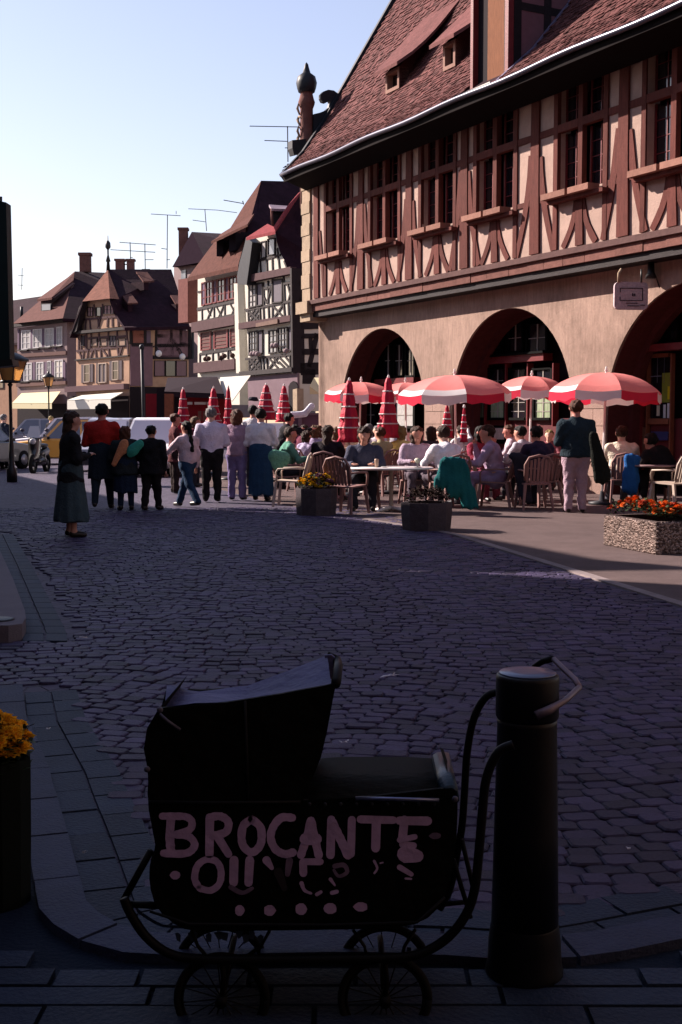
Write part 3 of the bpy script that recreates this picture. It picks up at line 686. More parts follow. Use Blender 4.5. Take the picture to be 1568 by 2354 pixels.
part('gutter_apron', hbox(MB(), DL + .1, DR + .1, DO, 1.02, 8.50, 8.53), mat('zinc_white', (0.72, 0.68, 0.6), .4, .2, 8), db)
# ---- hanging plaque, lamp
pc = hw(hp(1456, 680, .0)[0], .05, 0); pcz = P(1456, 680, pc.y).z
pl = thing('hanging_plaque', 'rounded grey carved plaque hanging on hooks under the overhang between the arches', 'sign', (pc.x, pc.y, pcz))
c0 = Vector((pc.x, pc.y, pcz)); fx = Vector((1, .12, 0)).normalized(); fn = Vector((fx.y, -fx.x, 0))
def rrect(w, h, r, n=4):
    out = []
    for cx_, cy_, a0 in ((w / 2 - r, h / 2 - r, 0), (-w / 2 + r, h / 2 - r, 90), (-w / 2 + r, -h / 2 + r, 180), (w / 2 - r, -h / 2 + r, 270)):
        for k in range(n + 1): a = math.radians(a0 + 90 * k / n); out.append((cx_ + r * math.cos(a), cy_ + r * math.sin(a)))
    return out
q = MB().prism([c0 + fx * a + Vector((0, 0, b)) - fn * 0 for a, b in rrect(.66, .52, .09)], -fn * .06); part('board', q, mat('carved_grey_wood', (0.85, 0.68, 0.72), .9, .35, 20, .8, 60), pl)
q = MB()
def pln(a, b, c, d, t=.012): q.box(c0 + fx * ((a + c) / 2) + Vector((0, 0, (b + d) / 2)) + fn * .004, max(abs(c - a), t), .012, max(abs(d - b), t), (fx, fn, Vector((0, 0, 1))))
for a in [(-.22, .14, .22, .14), (-.22, -.09, .22, -.09), (-.22, -.09, -.22, -.02), (-.22, .06, -.22, .14), (.22, -.09, .22, .14), (-.08, -.19, .16, -.19), (.18, -.175, .27, -.175), (.02, .0, .07, .0), (.02, 0, .02, .05), (.07, 0, .07, .04), (.02, .03, .07, .03), (-.1, -.14, .12, -.14)]: pln(*a)
part('inscription', q, mat('dark_paint', (0.04, 0.02, 0.04), .8), pl)
part('hook', MB().tube([c0 + fx * -.25 + Vector((0, 0, .25)), c0 + fx * -.25 + Vector((0, 0, .42)), c0 + fx * -.2 + Vector((0, 0, .5))], .03, 6), M_quoin, pl)
part('hook', MB().tube([c0 + fx * .19 + Vector((0, 0, .25)), c0 + fx * .19 + Vector((0, 0, .5))], .018, 6), M_black, pl)
fl = thing('spotlight', 'dark metal spotlight and cable under the hall overhang beside the plaque', 'light', (c0 + fx * .38 + Vector((0, 0, .45))))
l0 = c0 + fx * .38 + Vector((0, 0, .45))
part('housing', MB().lathe([(.06, .2), (.07, .0), (.12, -.12), (0, -.12)], l0, 10), M_black, fl)
part('stem', MB().tube([l0 + Vector((0, 0, .15)), l0 + Vector((0, 0, .38))], .025, 6), M_leadd, fl)
part('cable', MB().tube([l0 + Vector((0, 0, .1)), l0 + Vector((.1, 0, -.1)), l0 + Vector((.16, 0, -.28)), l0 + Vector((.27, 0, -.42))], .012, 5), M_black, fl)

# ------------------------------------------------------------------ houses of the square
def z3(X, Y): return ((X / 4.612 + 120) * .9825, (Y / 4.612 + 580) * .9825)
def z1(X, Y): return ((X / 3.567) * .9825, (Y / 3.567 + 440) * .9825)
def z4(X, Y): return ((X / 4.203 + 420) * .9825, (Y / 4.203 + 400) * .9825)
class House:
    def __init__(s, name, label, px, Y, ang, zf, bk=.7):
        a = math.radians(ang); s.zf = zf
        g = P(px, HZ, Y); g.z = 0
        s.F = Plane(g, (-math.cos(a), -math.sin(a), 0)); s.e = -s.F.n; s.bk = bk; s.t = thing(name, label, 'house', g)
    def fp(s, X, Y, off=0): return s.F.pt(*s.zf(X, Y), off)
    def wall(s, pts, depth, m, nm='wall', off=0):
        return part(nm, MB().prism([s.fp(*p, off) for p in pts], s.e * depth), m, s.t)
    def slab(s, nm, m, pts, o0, o1, parent=None):
        return part(nm, MB().prism([s.fp(*p, o0) for p in pts], s.F.n * (o1 - o0)), m, parent or s.t)
    def rect(s, nm, m, x0, y0, x1, y1, o0, o1, parent=None, dy=0):
        return s.slab(nm, m, [(x0, y0), (x1, y0 + dy), (x1, y1 + dy), (x0, y1)], o0, o1, parent)
    def beam(s, pts, w, m=None, o1=.05, plane=None):
        F = plane or s.F
        q = MB(); pp = [F.pt(*s.zf(*p), 0) for p in pts]; nn = F.n
        L = []; R = []
        for i, p in enumerate(pp):
            t = (pp[min(i + 1, len(pp) - 1)] - pp[max(i - 1, 0)]).normalized(); k = t.cross(nn).normalized() * w * s.bk / 2
            L.append(p + k); R.append(p - k)
        for i in range(len(pp) - 1):
            q.prism([L[i] - nn * .05, L[i + 1] - nn * .05, R[i + 1] - nn * .05, R[i] - nn * .05], nn * (.05 + o1))
        return part('timber_beam', q, m or M_timberd, s.t)
    def window(s, x0, y0, x1, y1, pane=None, cols=2, rows=2, shut=None, dy=0, frame=None, plane=None, zfp=None):
        F = plane or s.F; zf = s.zf
        def pt(x, y, o): return F.pt(*zf(x, y), o)
        def quad(q, a, b, c, d, o0, o1):
            k = (a - x0) / (x1 - x0) * dy; k2 = (c - x0) / (x1 - x0) * dy
            q.prism([pt(a, b + k, o0), pt(c, b + k2, o0), pt(c, d + k2, o0), pt(a, d + k, o0)], F.n * (o1 - o0))
        q = MB(); fw = (x1 - x0) * .09; fh = (y1 - y0) * .05
        quad(q, x0, y0, x0 + fw, y1, 0, .07); quad(q, x1 - fw, y0, x1, y1, 0, .07); quad(q, x0 + fw, y0, x1 - fw, y0 + fh, 0, .07); quad(q, x0 + fw, y1 - fh, x1 - fw, y1, 0, .09)
        for k in range(1, cols): xx = x0 + (x1 - x0) * k / cols; quad(q, xx - fw * .35, y0 + fh, xx + fw * .35, y1 - fh, 0, .06)
        for k in range(1, rows): yv = y0 + (y1 - y0) * k / rows; quad(q, x0 + fw, yv - fh * .3, x1 - fw, yv + fh * .3, 0, .055)
        f = part('window', q, frame or M_timberd, s.t)
        q = MB(); quad(q, x0 + fw, y0 + fh, x1 - fw, y1 - fh, .004, .03); part('pane', q, pane or M_glass, f)
        if shut:
            w = (x1 - x0) * .42
            for a, b in ((x0 - w - 3, x0 - 3), (x1 + 3, x1 + w + 3)):
                q = MB(); quad(q, a, y0, b, y1, .01, .05)
                part('shutter', q, shut, f)
        return f
def hull(nm, m, verts, faces, parent): return part(nm, MB().add(verts, faces), m, parent)
def roof_slab(nm, m, pts, parent, th=.18):
    return part(nm, MB().prism(pts, (0, 0, -th)), m, parent)
M_shut = mat('grey_shutter', (0.17, 0.14, 0.15), .8, .2, 9, stretch=(1, 1, 6))
M_shutp = mat('purple_shutter', (0.20, 0.14, 0.20), .8, .2, 9, stretch=(1, 1, 6))
M_brown = mat('brown_render', (0.20, 0.12, 0.11), .9, .2, 4)
M_awn = mat('cream_awning', (0.80, 0.72, 0.46), .8, .06, 4)
M_awnw = mat('white_awning', (0.86, 0.84, 0.74), .8, .06, 4)
# ---- far left block with a purple roof
H0 = House('gabled_house', 'low dark roofed house at the far left, behind the white shuttered house', 60, 96, 43.5, z1)
H0.wall([(-400, 1300), (150, 1290), (150, 2150), (-400, 2190)], 9, mat('ochre_render', (0.42, 0.25, 0.17), .9, .2, 3))
q0 = H0.fp
a, b = q0(-420, 1310, .4), q0(170, 1290, .4); c, d = a + H0.e * 6, b + H0.e * 6; c.z = d.z = P(*z1(200, 850), 100).z
roof_slab('roof', M_roofd, [a, b, d, c], H0.t)
a2, b2 = a + H0.e * 12, b + H0.e * 12; roof_slab('roof', M_roofd, [c, d, b2, a2], H0.t)
H0.window(-40, 1580, 35, 1670, dy=0); H0.window(-10, 1440, 25, 1500)
part('chimney_pipe', MB().tube([q0(181, 1080, -1), q0(181, 990, -1)], .12, 8), M_leadd, H0.t)
# ---- white shuttered house
H1 = House('timber_house', 'three storey grey house with white curtained windows, shed dormer and cream awning', 154, 78, 43.5, z1)
H1.wall([(145, 1170), (560, 1118), (560, 2080), (145, 2080)], 10.5, M_grey)
H1.rect('string_course', M_brown, 150, 1385, 562, 1415, 0, .12, dy=-25)
H1.rect('string_course', M_brown, 150, 1632, 562, 1660, 0, .14, dy=-22)
H1.rect('cornice', M_timberd, 120, 1135, 562, 1165, 0, .3, dy=-45)
H1.rect('shopfront', M_dark, 150, 1800, 555, 2070, .0, .05)
for (x0, y0, x1, y1) in ((185, 1190, 262, 1350), (280, 1180, 356, 1338), (380, 1172, 456, 1332), (478, 1160, 526, 1322)): H1.window(x0, y0, x1, y1, M_curtain, 2, 3, dy=-6, frame=mat('white_frame', (0.62, 0.60, 0.62), .6))
for (x0, y0, x1, y1) in ((205, 1462, 272, 1616), (308, 1455, 370, 1610), (400, 1446, 432, 1598), (462, 1436, 532, 1596)): H1.window(x0, y0, x1, y1, M_curtain if x0 < 450 else M_white, 2, 3, dy=-5, frame=mat('white_frame', (0, 0, 0)))
for x in (176, 288, 386, 446, 542): H1.rect('shutter', M_shutp, x - 9, 1452, x + 9, 1610, .01, .06)
for x in (160, 270, 366, 466): H1.rect('pilaster', M_shutp, x - 7, 1180, x + 7, 1345, .01, .07)
for (x0, y0, dx, n_) in ((160, 1350, 92, 4), (165, 1612, 96, 4)):
    for k in range(n_): H1.rect('sill', M_timberd, x0 + k * dx, y0 - k * 11, x0 + (k + 1) * dx - 8, y0 + 10 - k * 11, .01, .2)
e1 = H1.fp
A_, B_ = e1(105, 1132, .9), e1(525, 1087, .9); R_ = P(*z1(625, 695), (A_ + H1.e * 5).y + 2); Rb = P(*z1(900, 707), R_.y + 8)
C_ = B_ + H1.e * 13; C_.z = B_.z
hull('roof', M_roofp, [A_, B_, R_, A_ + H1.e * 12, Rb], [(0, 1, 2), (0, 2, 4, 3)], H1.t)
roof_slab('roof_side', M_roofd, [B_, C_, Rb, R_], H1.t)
D_ = [e1(310, 928, -.3), e1(432, 912, -.3), P(*z1(612, 770), R_.y - 3.0), P(*z1(622, 705), R_.y - 1.2), P(*z1(560, 765), R_.y - 2)]
part('dormer_roof', MB().prism(D_, (0, 0, -.15)), M_roofp, H1.t)
D2 = [e1(342, 935, -.4), e1(432, 915, -.4), P(*z1(605, 790), R_.y - 3.4), P(*z1(500, 1010), R_.y - 5.4), e1(430, 1025, -.3), e1(342, 1030, -.3)]
part('dormer_cheek', MB().prism(D2, H1.e * .2), M_brown, H1.t)
q = MB().prism([e1(342, 965, -.25), e1(428, 962, -.25), e1(428, 1024, -.25), e1(342, 1030, -.25)], H1.e * .1); f = part('window', q, M_timberd, H1.t)
part('pane', MB().prism([e1(350, 972, -.2), e1(420, 969, -.2), e1(420, 1018, -.2), e1(350, 1022, -.2)], H1.e * .03), M_glassl, f)
ch = P(*z1(714, 690), R_.y + 2); part('chimney', MB().box(ch + Vector((0, 0, .55)), .75, .6, 1.3).box(ch + Vector((0, 0, 1.15)), .9, .75, .2), M_stone, H1.t)
def awning(name, label, cat, pts_back, pts_front, m, val=.35):
    t = thing(name, label, cat, pts_back[0])
    a, b = pts_back; c, d = pts_front
    part('canvas', MB().prism([a, b, d, c], (0, 0, -.04)), m, t)
    part('valance', MB().prism([c, d, d + Vector((0, 0, -val)), c + Vector((0, 0, -val))], (a - c).normalized() * .03), m, t)
    mm = (a + b) / 2; nn = (c + d) / 2
    part('support_arm', MB().tube([mm + Vector((0, 0, -.1)), nn + Vector((0, 0, -.08))], .03, 6), M_leadd, t)
    return t
awning('awning', 'pale yellow awning over the shop of the grey house at the left', 'awning', (e1(180, 1712, .1), e1(505, 1697, .1)), (e1(100, 1795, 2.2), e1(432, 1795, 2.2)), M_awn)
# ---- half-hipped pink house with the long dark roof
H2 = House('timber_house', 'pink half-timbered house with half-hipped gable and long dark roof with three small dormers', 297.5, 66, 43.5, z3)
LS = 7.6
S2 = Plane(H2.fp(845, 1160), (math.sin(math.radians(43.5)), -math.cos(math.radians(43.5)), 0))
def sp(X, Y, off=0): return S2.pt(*z3(X, Y), off)
LS = (sp(1485, 1000) - H2.fp(845, 1000)).dot(H2.e)
H2.wall([(270, 930), (843, 855), (843, 2080), (270, 2080)], LS, M_pink)
H2.wall([(285, 905), (780, 842), (700, 700), (625, 540), (348, 580)], .5, M_pink, 'gable', .004)
H2.rect('eave_board', M_timberd, 272, 905, 845, 935, 0, .35, dy=-50)
H2.rect('string_course', M_timberd, 270, 1205, 845, 1218, 0, .12, dy=-48)
H2.rect('jetty', mat('jetty_grey', (0.16, 0.10, 0.11), .9), 200, 1500, 840, 1560, 0, .35, dy=-35)
H2.rect('shopfront', M_dark, 200, 1600, 838, 2070, .02, .06)
bt = [[(300, 900), (345, 590)], [(380, 765), (372, 890)], [(418, 760), (430, 885)], [(505, 745), (522, 870)], [(540, 742), (510, 870)], [(615, 742), (608, 855)], [(662, 740), (665, 850)], [(722, 730), (728, 845)], [(775, 840), (722, 735)],
      [(345, 775), (722, 738)], [(350, 620), (300, 890)], [(465, 610), (480, 740)], [(560, 605), (548, 740)], [(690, 600), (700, 720)],
      [(300, 940), (298, 1110)], [(325, 940), (325, 1108)], [(375, 935), (378, 1100)], [(435, 925), (430, 1095)], [(520, 920), (520, 1085)], [(528, 968), (620, 960)], [(385, 980), (505, 968)], [(620, 910), (620, 1070)], [(715, 895), (715, 1062)], [(720, 962), (815, 952)],
      [(275, 1115), (840, 1055)], [(300, 1110), (330, 1190)], [(355, 1105), (345, 1200)], [(400, 1100), (390, 1195)], [(455, 1100), (425, 1190)], [(480, 1095), (490, 1190)], [(535, 1090), (540, 1180)], [(550, 1085), (610, 1170)], [(620, 1080), (630, 1170)], [(715, 1065), (730, 1165)], [(770, 1060), (740, 1160)], [(815, 870), (835, 1150)], [(385, 930), (385, 1090)]]
for p in bt: H2.beam(p, .17, mat('grey_brown_timber', (0.13, 0.075, 0.08), .8, .3, 6))
H2.window(398, 640, 458, 740, mat('curtain_rose', (0.45, 0.28, 0.27), .9), 2, 2); H2.window(570, 622, 686, 715, mat('curtain_rose', (0, 0, 0)), 3, 2); H2.window(488, 640, 545, 738, M_glass, 1, 1)
for x0, x1 in ((328, 368), (632, 706)): H2.window(x0, 948, x1, 1060, M_shut, 2, 1)
for x0, x1 in ((440, 505), (532, 612), (722, 812)): H2.window(x0, 975, x1, 1058, mat('curtain_tan', (0.42, 0.29, 0.22), .9), 1, 1)
for (x0, y0, x1, y1) in ((360, 1258, 425, 1455), (665, 1222, 735, 1430)): H2.window(x0, y0, x1, y1, M_glass, 1, 2, shut=M_shut, dy=-5, frame=mat('pale_stone_frame', (0.5, 0.4, 0.33), .8))
H2.window(512, 1245, 605, 1460, M_shut, 2, 1, dy=-5, frame=mat('pale_stone_frame', (0, 0, 0)))
H2.beam([(498, 1240), (495, 1462)], .12, M_shut)
# roof
HA, HB = H2.fp(335, 578, .5), H2.fp(632, 545, .5); AP = P(*z3(610, 232), (H2.fp(560, 600).y + 3.2))
side_e = [sp(790, 858, .55), sp(1495, 845, .55)]; RR2 = AP + H2.e * (LS + .4); RR2 = P(*z3(1295, 232), RR2.y)
hull('hip', mat('sunlit_hip_tile', (0.26, 0.11, 0.08), .9, .5, 4, .8, 12), [HA, HB, AP, HA + H2.e * .6, HB + H2.e * .6], [(0, 1, 2), (0, 2, 3), (1, 4, 2)], H2.t)  # hip in a sunlit copy of the roof tile colour
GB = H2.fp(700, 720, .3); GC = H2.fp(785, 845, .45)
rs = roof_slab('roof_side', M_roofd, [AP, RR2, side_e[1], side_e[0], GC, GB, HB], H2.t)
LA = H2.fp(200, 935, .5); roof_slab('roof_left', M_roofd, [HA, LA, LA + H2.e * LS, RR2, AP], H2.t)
part('barge_board', MB().prism([H2.fp(300, 640, .45), H2.fp(345, 585, .45), H2.fp(338, 610, .45), H2.fp(270, 900, .45), H2.fp(205, 935, .45), H2.fp(195, 925, .45), H2.fp(245, 840, .45)], H2.e * .3), M_timberd, H2.t)
for (X0, Y0, w, h, L) in ((750, 490, 185, 105, 1), (915, 255, 195, 105, 1), (1285, 508, 145, 95, 0)):
    pl0 = Plane(sp(X0, Y0) + H2.e * 0 - S2.n * (3.2 * (860 - Y0) / 620), S2.n)
    f = lambda X, Y, o: pl0.pt(*z3(X, Y), o)
    q = MB().prism([f(X0, Y0, -.3), f(X0 + w * .62, Y0 + 5, -.3), f(X0 + w, Y0 + h * .95, 1.1), f(X0 + w * .4, Y0 + h, 1.1)], (0, 0, -.08))
    dm = part('dormer', q, M_roofp, H2.t)
    q = MB().prism([f(X0 + w * .42, Y0 + h * 1.0, .95), f(X0 + w * .70, Y0 + h * .98, .95), f(X0 + w * .68, Y0 + h * 1.9, .95), f(X0 + w * .44, Y0 + h * 1.9, .95)], S2.n * -1.6); part('dormer_wall', q, M_roofd, dm)
fz = P(*z3(615, 230), AP.y); part('finial', MB().lathe([(.12, 0), (.08, .5), (.14, .55), (.05, .9), (.05, 1.2), (.16, 1.35), (.14, 1.6), (.03, 1.75), (.02, 2.0), (0, 2.02)], fz - Vector((0, 0, .1)), 8), M_black, H2.t)
for X, w_ in ((745, .5), (858, .42)):
    c_ = P(*z3(X, 225), AP.y + 3); part('chimney', MB().box(c_ + Vector((0, 0, .1)), w_, w_, .8).box(c_ + Vector((0, 0, .5)), w_ + .12, w_ + .12, .12), M_stone, H2.t)
part('chimney_rail', MB().tube([P(*z3(700, 175), AP.y + 3), P(*z3(860, 180), AP.y + 3)], .03, 5), M_black, H2.t)
# side wall details on plane S2
def sbeam(pts, w, m=None):
    q = MB(); pp = [sp(*p) for p in pts]
    for a, b in zip(pp, pp[1:]):
        t = (b - a).normalized(); k = t.cross(S2.n).normalized() * w / 2; q.prism([a + k - S2.n * .05, b + k - S2.n * .05, b - k - S2.n * .05, a - k - S2.n * .05], S2.n * .1)
    part('timber_beam', q, m or M_timberd, H2.t)
def srect(nm, m, x0, y0, x1, y1, o0=.01, o1=.05, parent=None): return part(nm, MB().prism([sp(x0, y0, o0), sp(x1, y0, o0), sp(x1, y1, o0), sp(x0, y1, o0)], S2.n * (o1 - o0)), m, parent or H2.t)
srect('gutter', M_timberd, 845, 860, 1500, 885, 0, .5)
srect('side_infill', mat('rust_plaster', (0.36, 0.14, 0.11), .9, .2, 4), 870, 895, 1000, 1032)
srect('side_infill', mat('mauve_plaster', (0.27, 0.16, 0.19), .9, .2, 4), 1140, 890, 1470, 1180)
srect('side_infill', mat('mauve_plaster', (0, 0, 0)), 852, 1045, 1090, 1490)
srect('shutter', M_shutp, 1015, 895, 1070, 1035); srect('shutter', M_shutp, 1405, 890, 1455, 1050)
for p in ([(860, 890), (860, 1040)], [(1008, 890), (1008, 1040)], [(870, 948), (1000, 948)], [(860, 1045), (1090, 1045)], [(1135, 888), (1135, 1180)], [(1290, 888), (1300, 1190)], [(1395, 888), (1395, 1050)], [(1140, 950), (1270, 950)], [(1310, 950), (1395, 950)], [(1140, 1055), (1490, 1052)], [(1285, 980), (1205, 1150)], [(1310, 980), (1400, 1160)], [(1095, 1180), (1480, 1185)], [(1490, 850), (1490, 1200)]): sbeam(p, .2)
for x0, x1, m_ in ((1110, 1225, mat('pale_mauve_shutter', (0.30, 0.19, 0.21), .8, .2, 9, stretch=(6, 6, 1))), (1230, 1340, M_glass), (1345, 1460, mat('pale_mauve_shutter', (0, 0, 0)))):
    f_ = srect('window', M_timberd, x0, 1215, x1, 1388, 0, .04); srect('pane', m_, x0 + 8, 1222, x1 - 8, 1380, .041, .06, parent=f_)
srect('shopfront', M_dark, 850, 1500, 1480, 2050, .02, .06)
srect('downpipe', M_leadd, 1512, 830, 1530, 1200, .3, .4)
awning('awning', 'cream striped awning below the pink half-timbered house', 'awning', (H2.fp(330, 1590, .3), H2.fp(775, 1557, .3)), (H2.fp(172, 1642, 2.4), H2.fp(640, 1630, 2.4)), M_awnw, .5)
for k, (X, Y) in enumerate(((1160, 1140), (1415, 1175))):
    g = sp(X, Y, 1.3); t = thing('globe_lamp', ('left' if k == 0 else 'right') + ' white globe lamp on the dark side wall of the pink house', 'lamp', g, 'white globe wall lamps')
    part('globe', MB().ell(g, .17, .17, .18, 12, 8), mat('opal_glass', (0.85, 0.83, 0.85), .3), t); part('arm', MB().tube([sp(X - 60, Y - 70, 0), sp(X - 30, Y - 90, .6), g + Vector((0, 0, .15))], .03, 6), M_black, t)
# ---- tall grey roofed house behind
H5 = House('rear_house', 'small slate roofed house rising between the pink house and the cream one', 470, 80, 31, z4)
q = MB().prism([H5.F.pt(400, 612, -.0), H5.F.pt(480, 606, 0), H5.F.pt(480, 960, 0), H5.F.pt(400, 960, 0)], H5.e * 8); part('wall', q, M_grey, H5.t)
a, b = H5.F.pt(396, 614, .5), H5.F.pt(474, 601, .5); r_ = P(441, 533, a.y + 4); r2 = P(512, 537, a.y + 12)
hull('roof', mat('slate', (0.03, 0.02, 0.028), .9, .3, 6, .5, 20, spec=0.0), [a, b, r_, r2, a + H5.e * 9], [(0, 1, 2), (0, 2, 3, 4)], H5.t); roof_slab('roof_side', M_roofd, [b, b + H5.e * 10, r2, r_], H5.t)
c_ = P(422, 568, a.y + 5); part('chimney', MB().box(c_, .62, .62, 2.4).box(c_ + Vector((0, 0, 1.25)), .75, .75, .16), M_stone, H5.t)
q = MB().prism([H5.F.pt(418, 622, .03), H5.F.pt(428, 620, .03), H5.F.pt(428, 640, .03), H5.F.pt(418, 642, .03)], H5.F.n * .05); part('window', q, M_glassl, H5.t)
# ---- cream house with ribbons of windows
H3 = House('timber_house', 'cream half-timbered house with a sweeping roof and ribbon windows, left of the white gabled house', 551, 57, 31, z4)
H3.wall([(180, 1050), (592, 950), (592, 2300), (180, 2300)], 7, M_white)
H3.slab('side_wing', mat('brick_red_wall', (0.22, 0.09, 0.08), .9, .3, 5), [(85, 1075), (180, 1060), (180, 1490), (85, 1500)], -.6, -.05)
H3.rect('string_course', mat('grey_brown_timber', (0, 0, 0)), 170, 1495, 592, 1590, 0, .30, dy=-75)
H3.rect('string_course', mat('grey_brown_timber', (0, 0, 0)), 195, 1890, 600, 1990, 0, .32, dy=-40)
for x0, x1, p_ in ((225, 262, M_shutp), (265, 335, M_glass), (340, 375, M_shutp), (380, 455, M_glass), (460, 490, M_shutp), (493, 575, M_glass)):
    dy_ = -(x0 - 225) * .22; H3.window(x0, 1100 + dy_, x1, 1330 + dy_, p_, 1 if x1 - x0 < 50 else 2, 3, dy=-(x1 - x0) * .22, frame=M_joinery)
H3.beam([(180, 1360), (592, 1270)], .2); H3.beam([(182, 1492), (592, 1405)], .2)
for p in ([(225, 1360), (228, 1480)], [(270, 1480), (325, 1345)], [(275, 1350), (310, 1420)], [(345, 1345), (345, 1455)], [(370, 1340), (430, 1450)], [(440, 1325), (385, 1450)], [(450, 1320), (450, 1435)], [(500, 1300), (560, 1415)], [(570, 1290), (520, 1410)], [(182, 1190), (220, 1185)]): H3.beam(p, .11)
for x0, x1 in ((215, 318), (345, 485), (505, 592)): H3.window(x0, 1590 - (x0 - 215) * .13, x1, 1770 - (x0 - 215) * .13, M_brown, 1, 5, dy=-(x1 - x0) * .13, frame=M_joinery)
for p in ([(205, 1800), (600, 1735)], [(330, 1580), (332, 1880)], [(480, 1565), (482, 1850)], [(265, 1800), (270, 1870)], [(385, 1790), (390, 1860)], [(430, 1790), (430, 1850)], [(500, 1775), (540, 1850)], [(205, 1800), (205, 1890)]): H3.beam(p, .16)
for x, y in ((255, 1850), (285, 1845), (410, 1838), (440, 1820), (520, 1815)): part('flower_tub', MB().ell(H3.fp(x, y, .3), .13, .13, .12, 7, 5), mat('wilted_plants', (0.12, 0.07, 0.06), .9, .4, 8, .5, 30), H3.t)
part('downpipe', MB().prism([H3.fp(592, 1110, .15), H3.fp(628, 1110, .15), H3.fp(655, 1990, .15), H3.fp(615, 1990, .15)], H3.F.n * .3), M_white, H3.t)
E1, E2 = H3.fp(85, 1045, .7), H3.fp(578, 935, .7)
LPn = (H3.F.n * .80 + Vector((0, 0, .60))).normalized(); LP = Plane((0, 0, 0), (1, 0, 0)); LP.p0 = E2; LP.n = LPn
lp4 = lambda X, Y, o=0: LP.pt(*z4(X, Y), o)
RDG, M1 = lp4(803, 95), lp4(735, 440)
DP = Plane((0, 0, 0), (1, 0, 0)); DP.p0 = E2 + Vector((0, 0, .02)); DP.n = (RDG - E2).cross(H3.e).normalized(); DP.n = DP.n if DP.n.y < 0 else -DP.n
dp4 = lambda X, Y, o=0: DP.pt(*z4(X, Y), o)
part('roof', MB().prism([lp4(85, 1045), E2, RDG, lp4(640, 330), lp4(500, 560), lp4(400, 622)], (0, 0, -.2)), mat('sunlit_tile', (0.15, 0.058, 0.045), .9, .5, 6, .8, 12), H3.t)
for (x0, x1, y0, y1, DY) in ((365, 428, 690, 840, lp4(395, 840).y - .2), (488, 552, 620, 800, lp4(520, 800).y - .2)):
    q = MB().prism([P(*z4(x0, y0), DY), P(*z4(x1, y0 - 25), DY), P(*z4(x1, y1 - 25), DY - .3), P(*z4(x0, y1), DY - .3)], H3.e * .8); part('dormer', q, M_dark, H3.t)
    q = MB().prism([P(*z4(x1, y0 - 25), DY), P(*z4(x1 + 62, y0 - 60), DY + .2), P(*z4(x1 + 55, y1 - 90), DY + .1), P(*z4(x1, y1 - 25), DY - .2)], H3.e * .2); part('dormer_cheek', q, mat('tile_hung_cheek', (0, 0, 0)), H3.t)
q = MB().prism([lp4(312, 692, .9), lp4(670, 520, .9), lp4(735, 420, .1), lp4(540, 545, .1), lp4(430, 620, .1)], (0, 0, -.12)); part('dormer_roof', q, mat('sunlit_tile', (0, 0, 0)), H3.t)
# ---- white gabled corner house
H4 = House('gabled_house', 'tall white half-timbered corner house with grey shutters, partly hidden by the market hall', 676, 50, 31, z4)
H4.wall([(640, 1085), (1160, 960), (1175, 2360), (700, 2360)], 7, M_white, off=0)
H4.wall([(670, 1045), (1065, 960), (1035, 880), (985, 800), (935, 610), (665, 690), (720, 860)], .6, M_white, 'gable', .003)
H4.rect('string_course', mat('grey_brown_timber', (0, 0, 0)), 660, 1040, 1150, 1110, 0, .28, dy=-95)
H4.rect('string_course', mat('grey_brown_timber', (0, 0, 0)), 640, 1500, 1150, 1560, 0, .3, dy=-80)
H4.rect('string_course', M_timberd, 645, 1975, 1165, 2020, 0, .3, dy=-45)
H4.slab('ground_wall', mat('mauve_ground_wall', (0.27, 0.19, 0.22), .9, .2, 3), [(690, 2025), (1180, 1985), (1185, 2360), (700, 2360)], 0, .1)
gp4 = lambda X, Y, off=0: H4.fp(X, Y, off)
gb = [[(700, 905), (1000, 825)], [(745, 895), (738, 1030)], [(800, 880), (808, 1012)], [(862, 865), (868, 1000)], [(918, 850), (922, 985)], [(968, 760), (990, 970)], [(1035, 885), (1065, 960)], [(720, 740), (730, 890)], [(725, 860), (672, 1045)],
      [(650, 1370), (1125, 1275)], [(830, 1100), (835, 1330)], [(878, 1080), (878, 1300)], [(840, 1155), (912, 1140)], [(835, 1235), (862, 1300)], [(912, 1130), (865, 1300)], [(920, 1060), (925, 1310)], [(1030, 1040), (1040, 1290)], [(1035, 1110), (1105, 1095)], [(1070, 1120), (1090, 1200)], [(1110, 1150), (1075, 1280)], [(1120, 1040), (1125, 1270)],
      [(680, 1375), (685, 1490)], [(795, 1350), (800, 1475)], [(830, 1345), (835, 1470)], [(690, 1385), (785, 1470)], [(785, 1360), (700, 1480)], [(695, 1430), (745, 1365)], [(730, 1480), (785, 1420)], [(880, 1340), (885, 1460)], [(920, 1330), (920, 1450)], [(930, 1335), (1020, 1430)], [(1020, 1320), (935, 1445)], [(1030, 1310), (1040, 1430)], [(1075, 1300), (1080, 1420)],
      [(655, 1850), (1130, 1800)], [(690, 1850), (695, 1970)], [(800, 1840), (805, 1965)], [(830, 1835), (835, 1960)], [(865, 1830), (870, 1955)], [(1090, 1810), (1095, 1930)], [(700, 1855), (795, 1955)], [(795, 1850), (705, 1960)], [(700, 1905), (750, 1850)], [(740, 1960), (795, 1905)], [(880, 1835), (975, 1940)], [(975, 1825), (885, 1945)], [(985, 1830), (1080, 1930)], [(1040, 1820), (1090, 1880)], [(985, 1880), (1040, 1935)], [(925, 1832), (975, 1890)]]
for p in gb: H4.beam(p, .13)
for (x0, y0, x1, y1, p_) in ((725, 715, 795, 880, M_glassl), (812, 695, 860, 865, M_curtain), (875, 670, 950, 835, M_glassl)): H4.window(x0, y0, x1, y1, p_, 1, 1, dy=-10)
M_gsh = mat('slate_shutter', (0.15, 0.13, 0.16), .7, .2, 9)
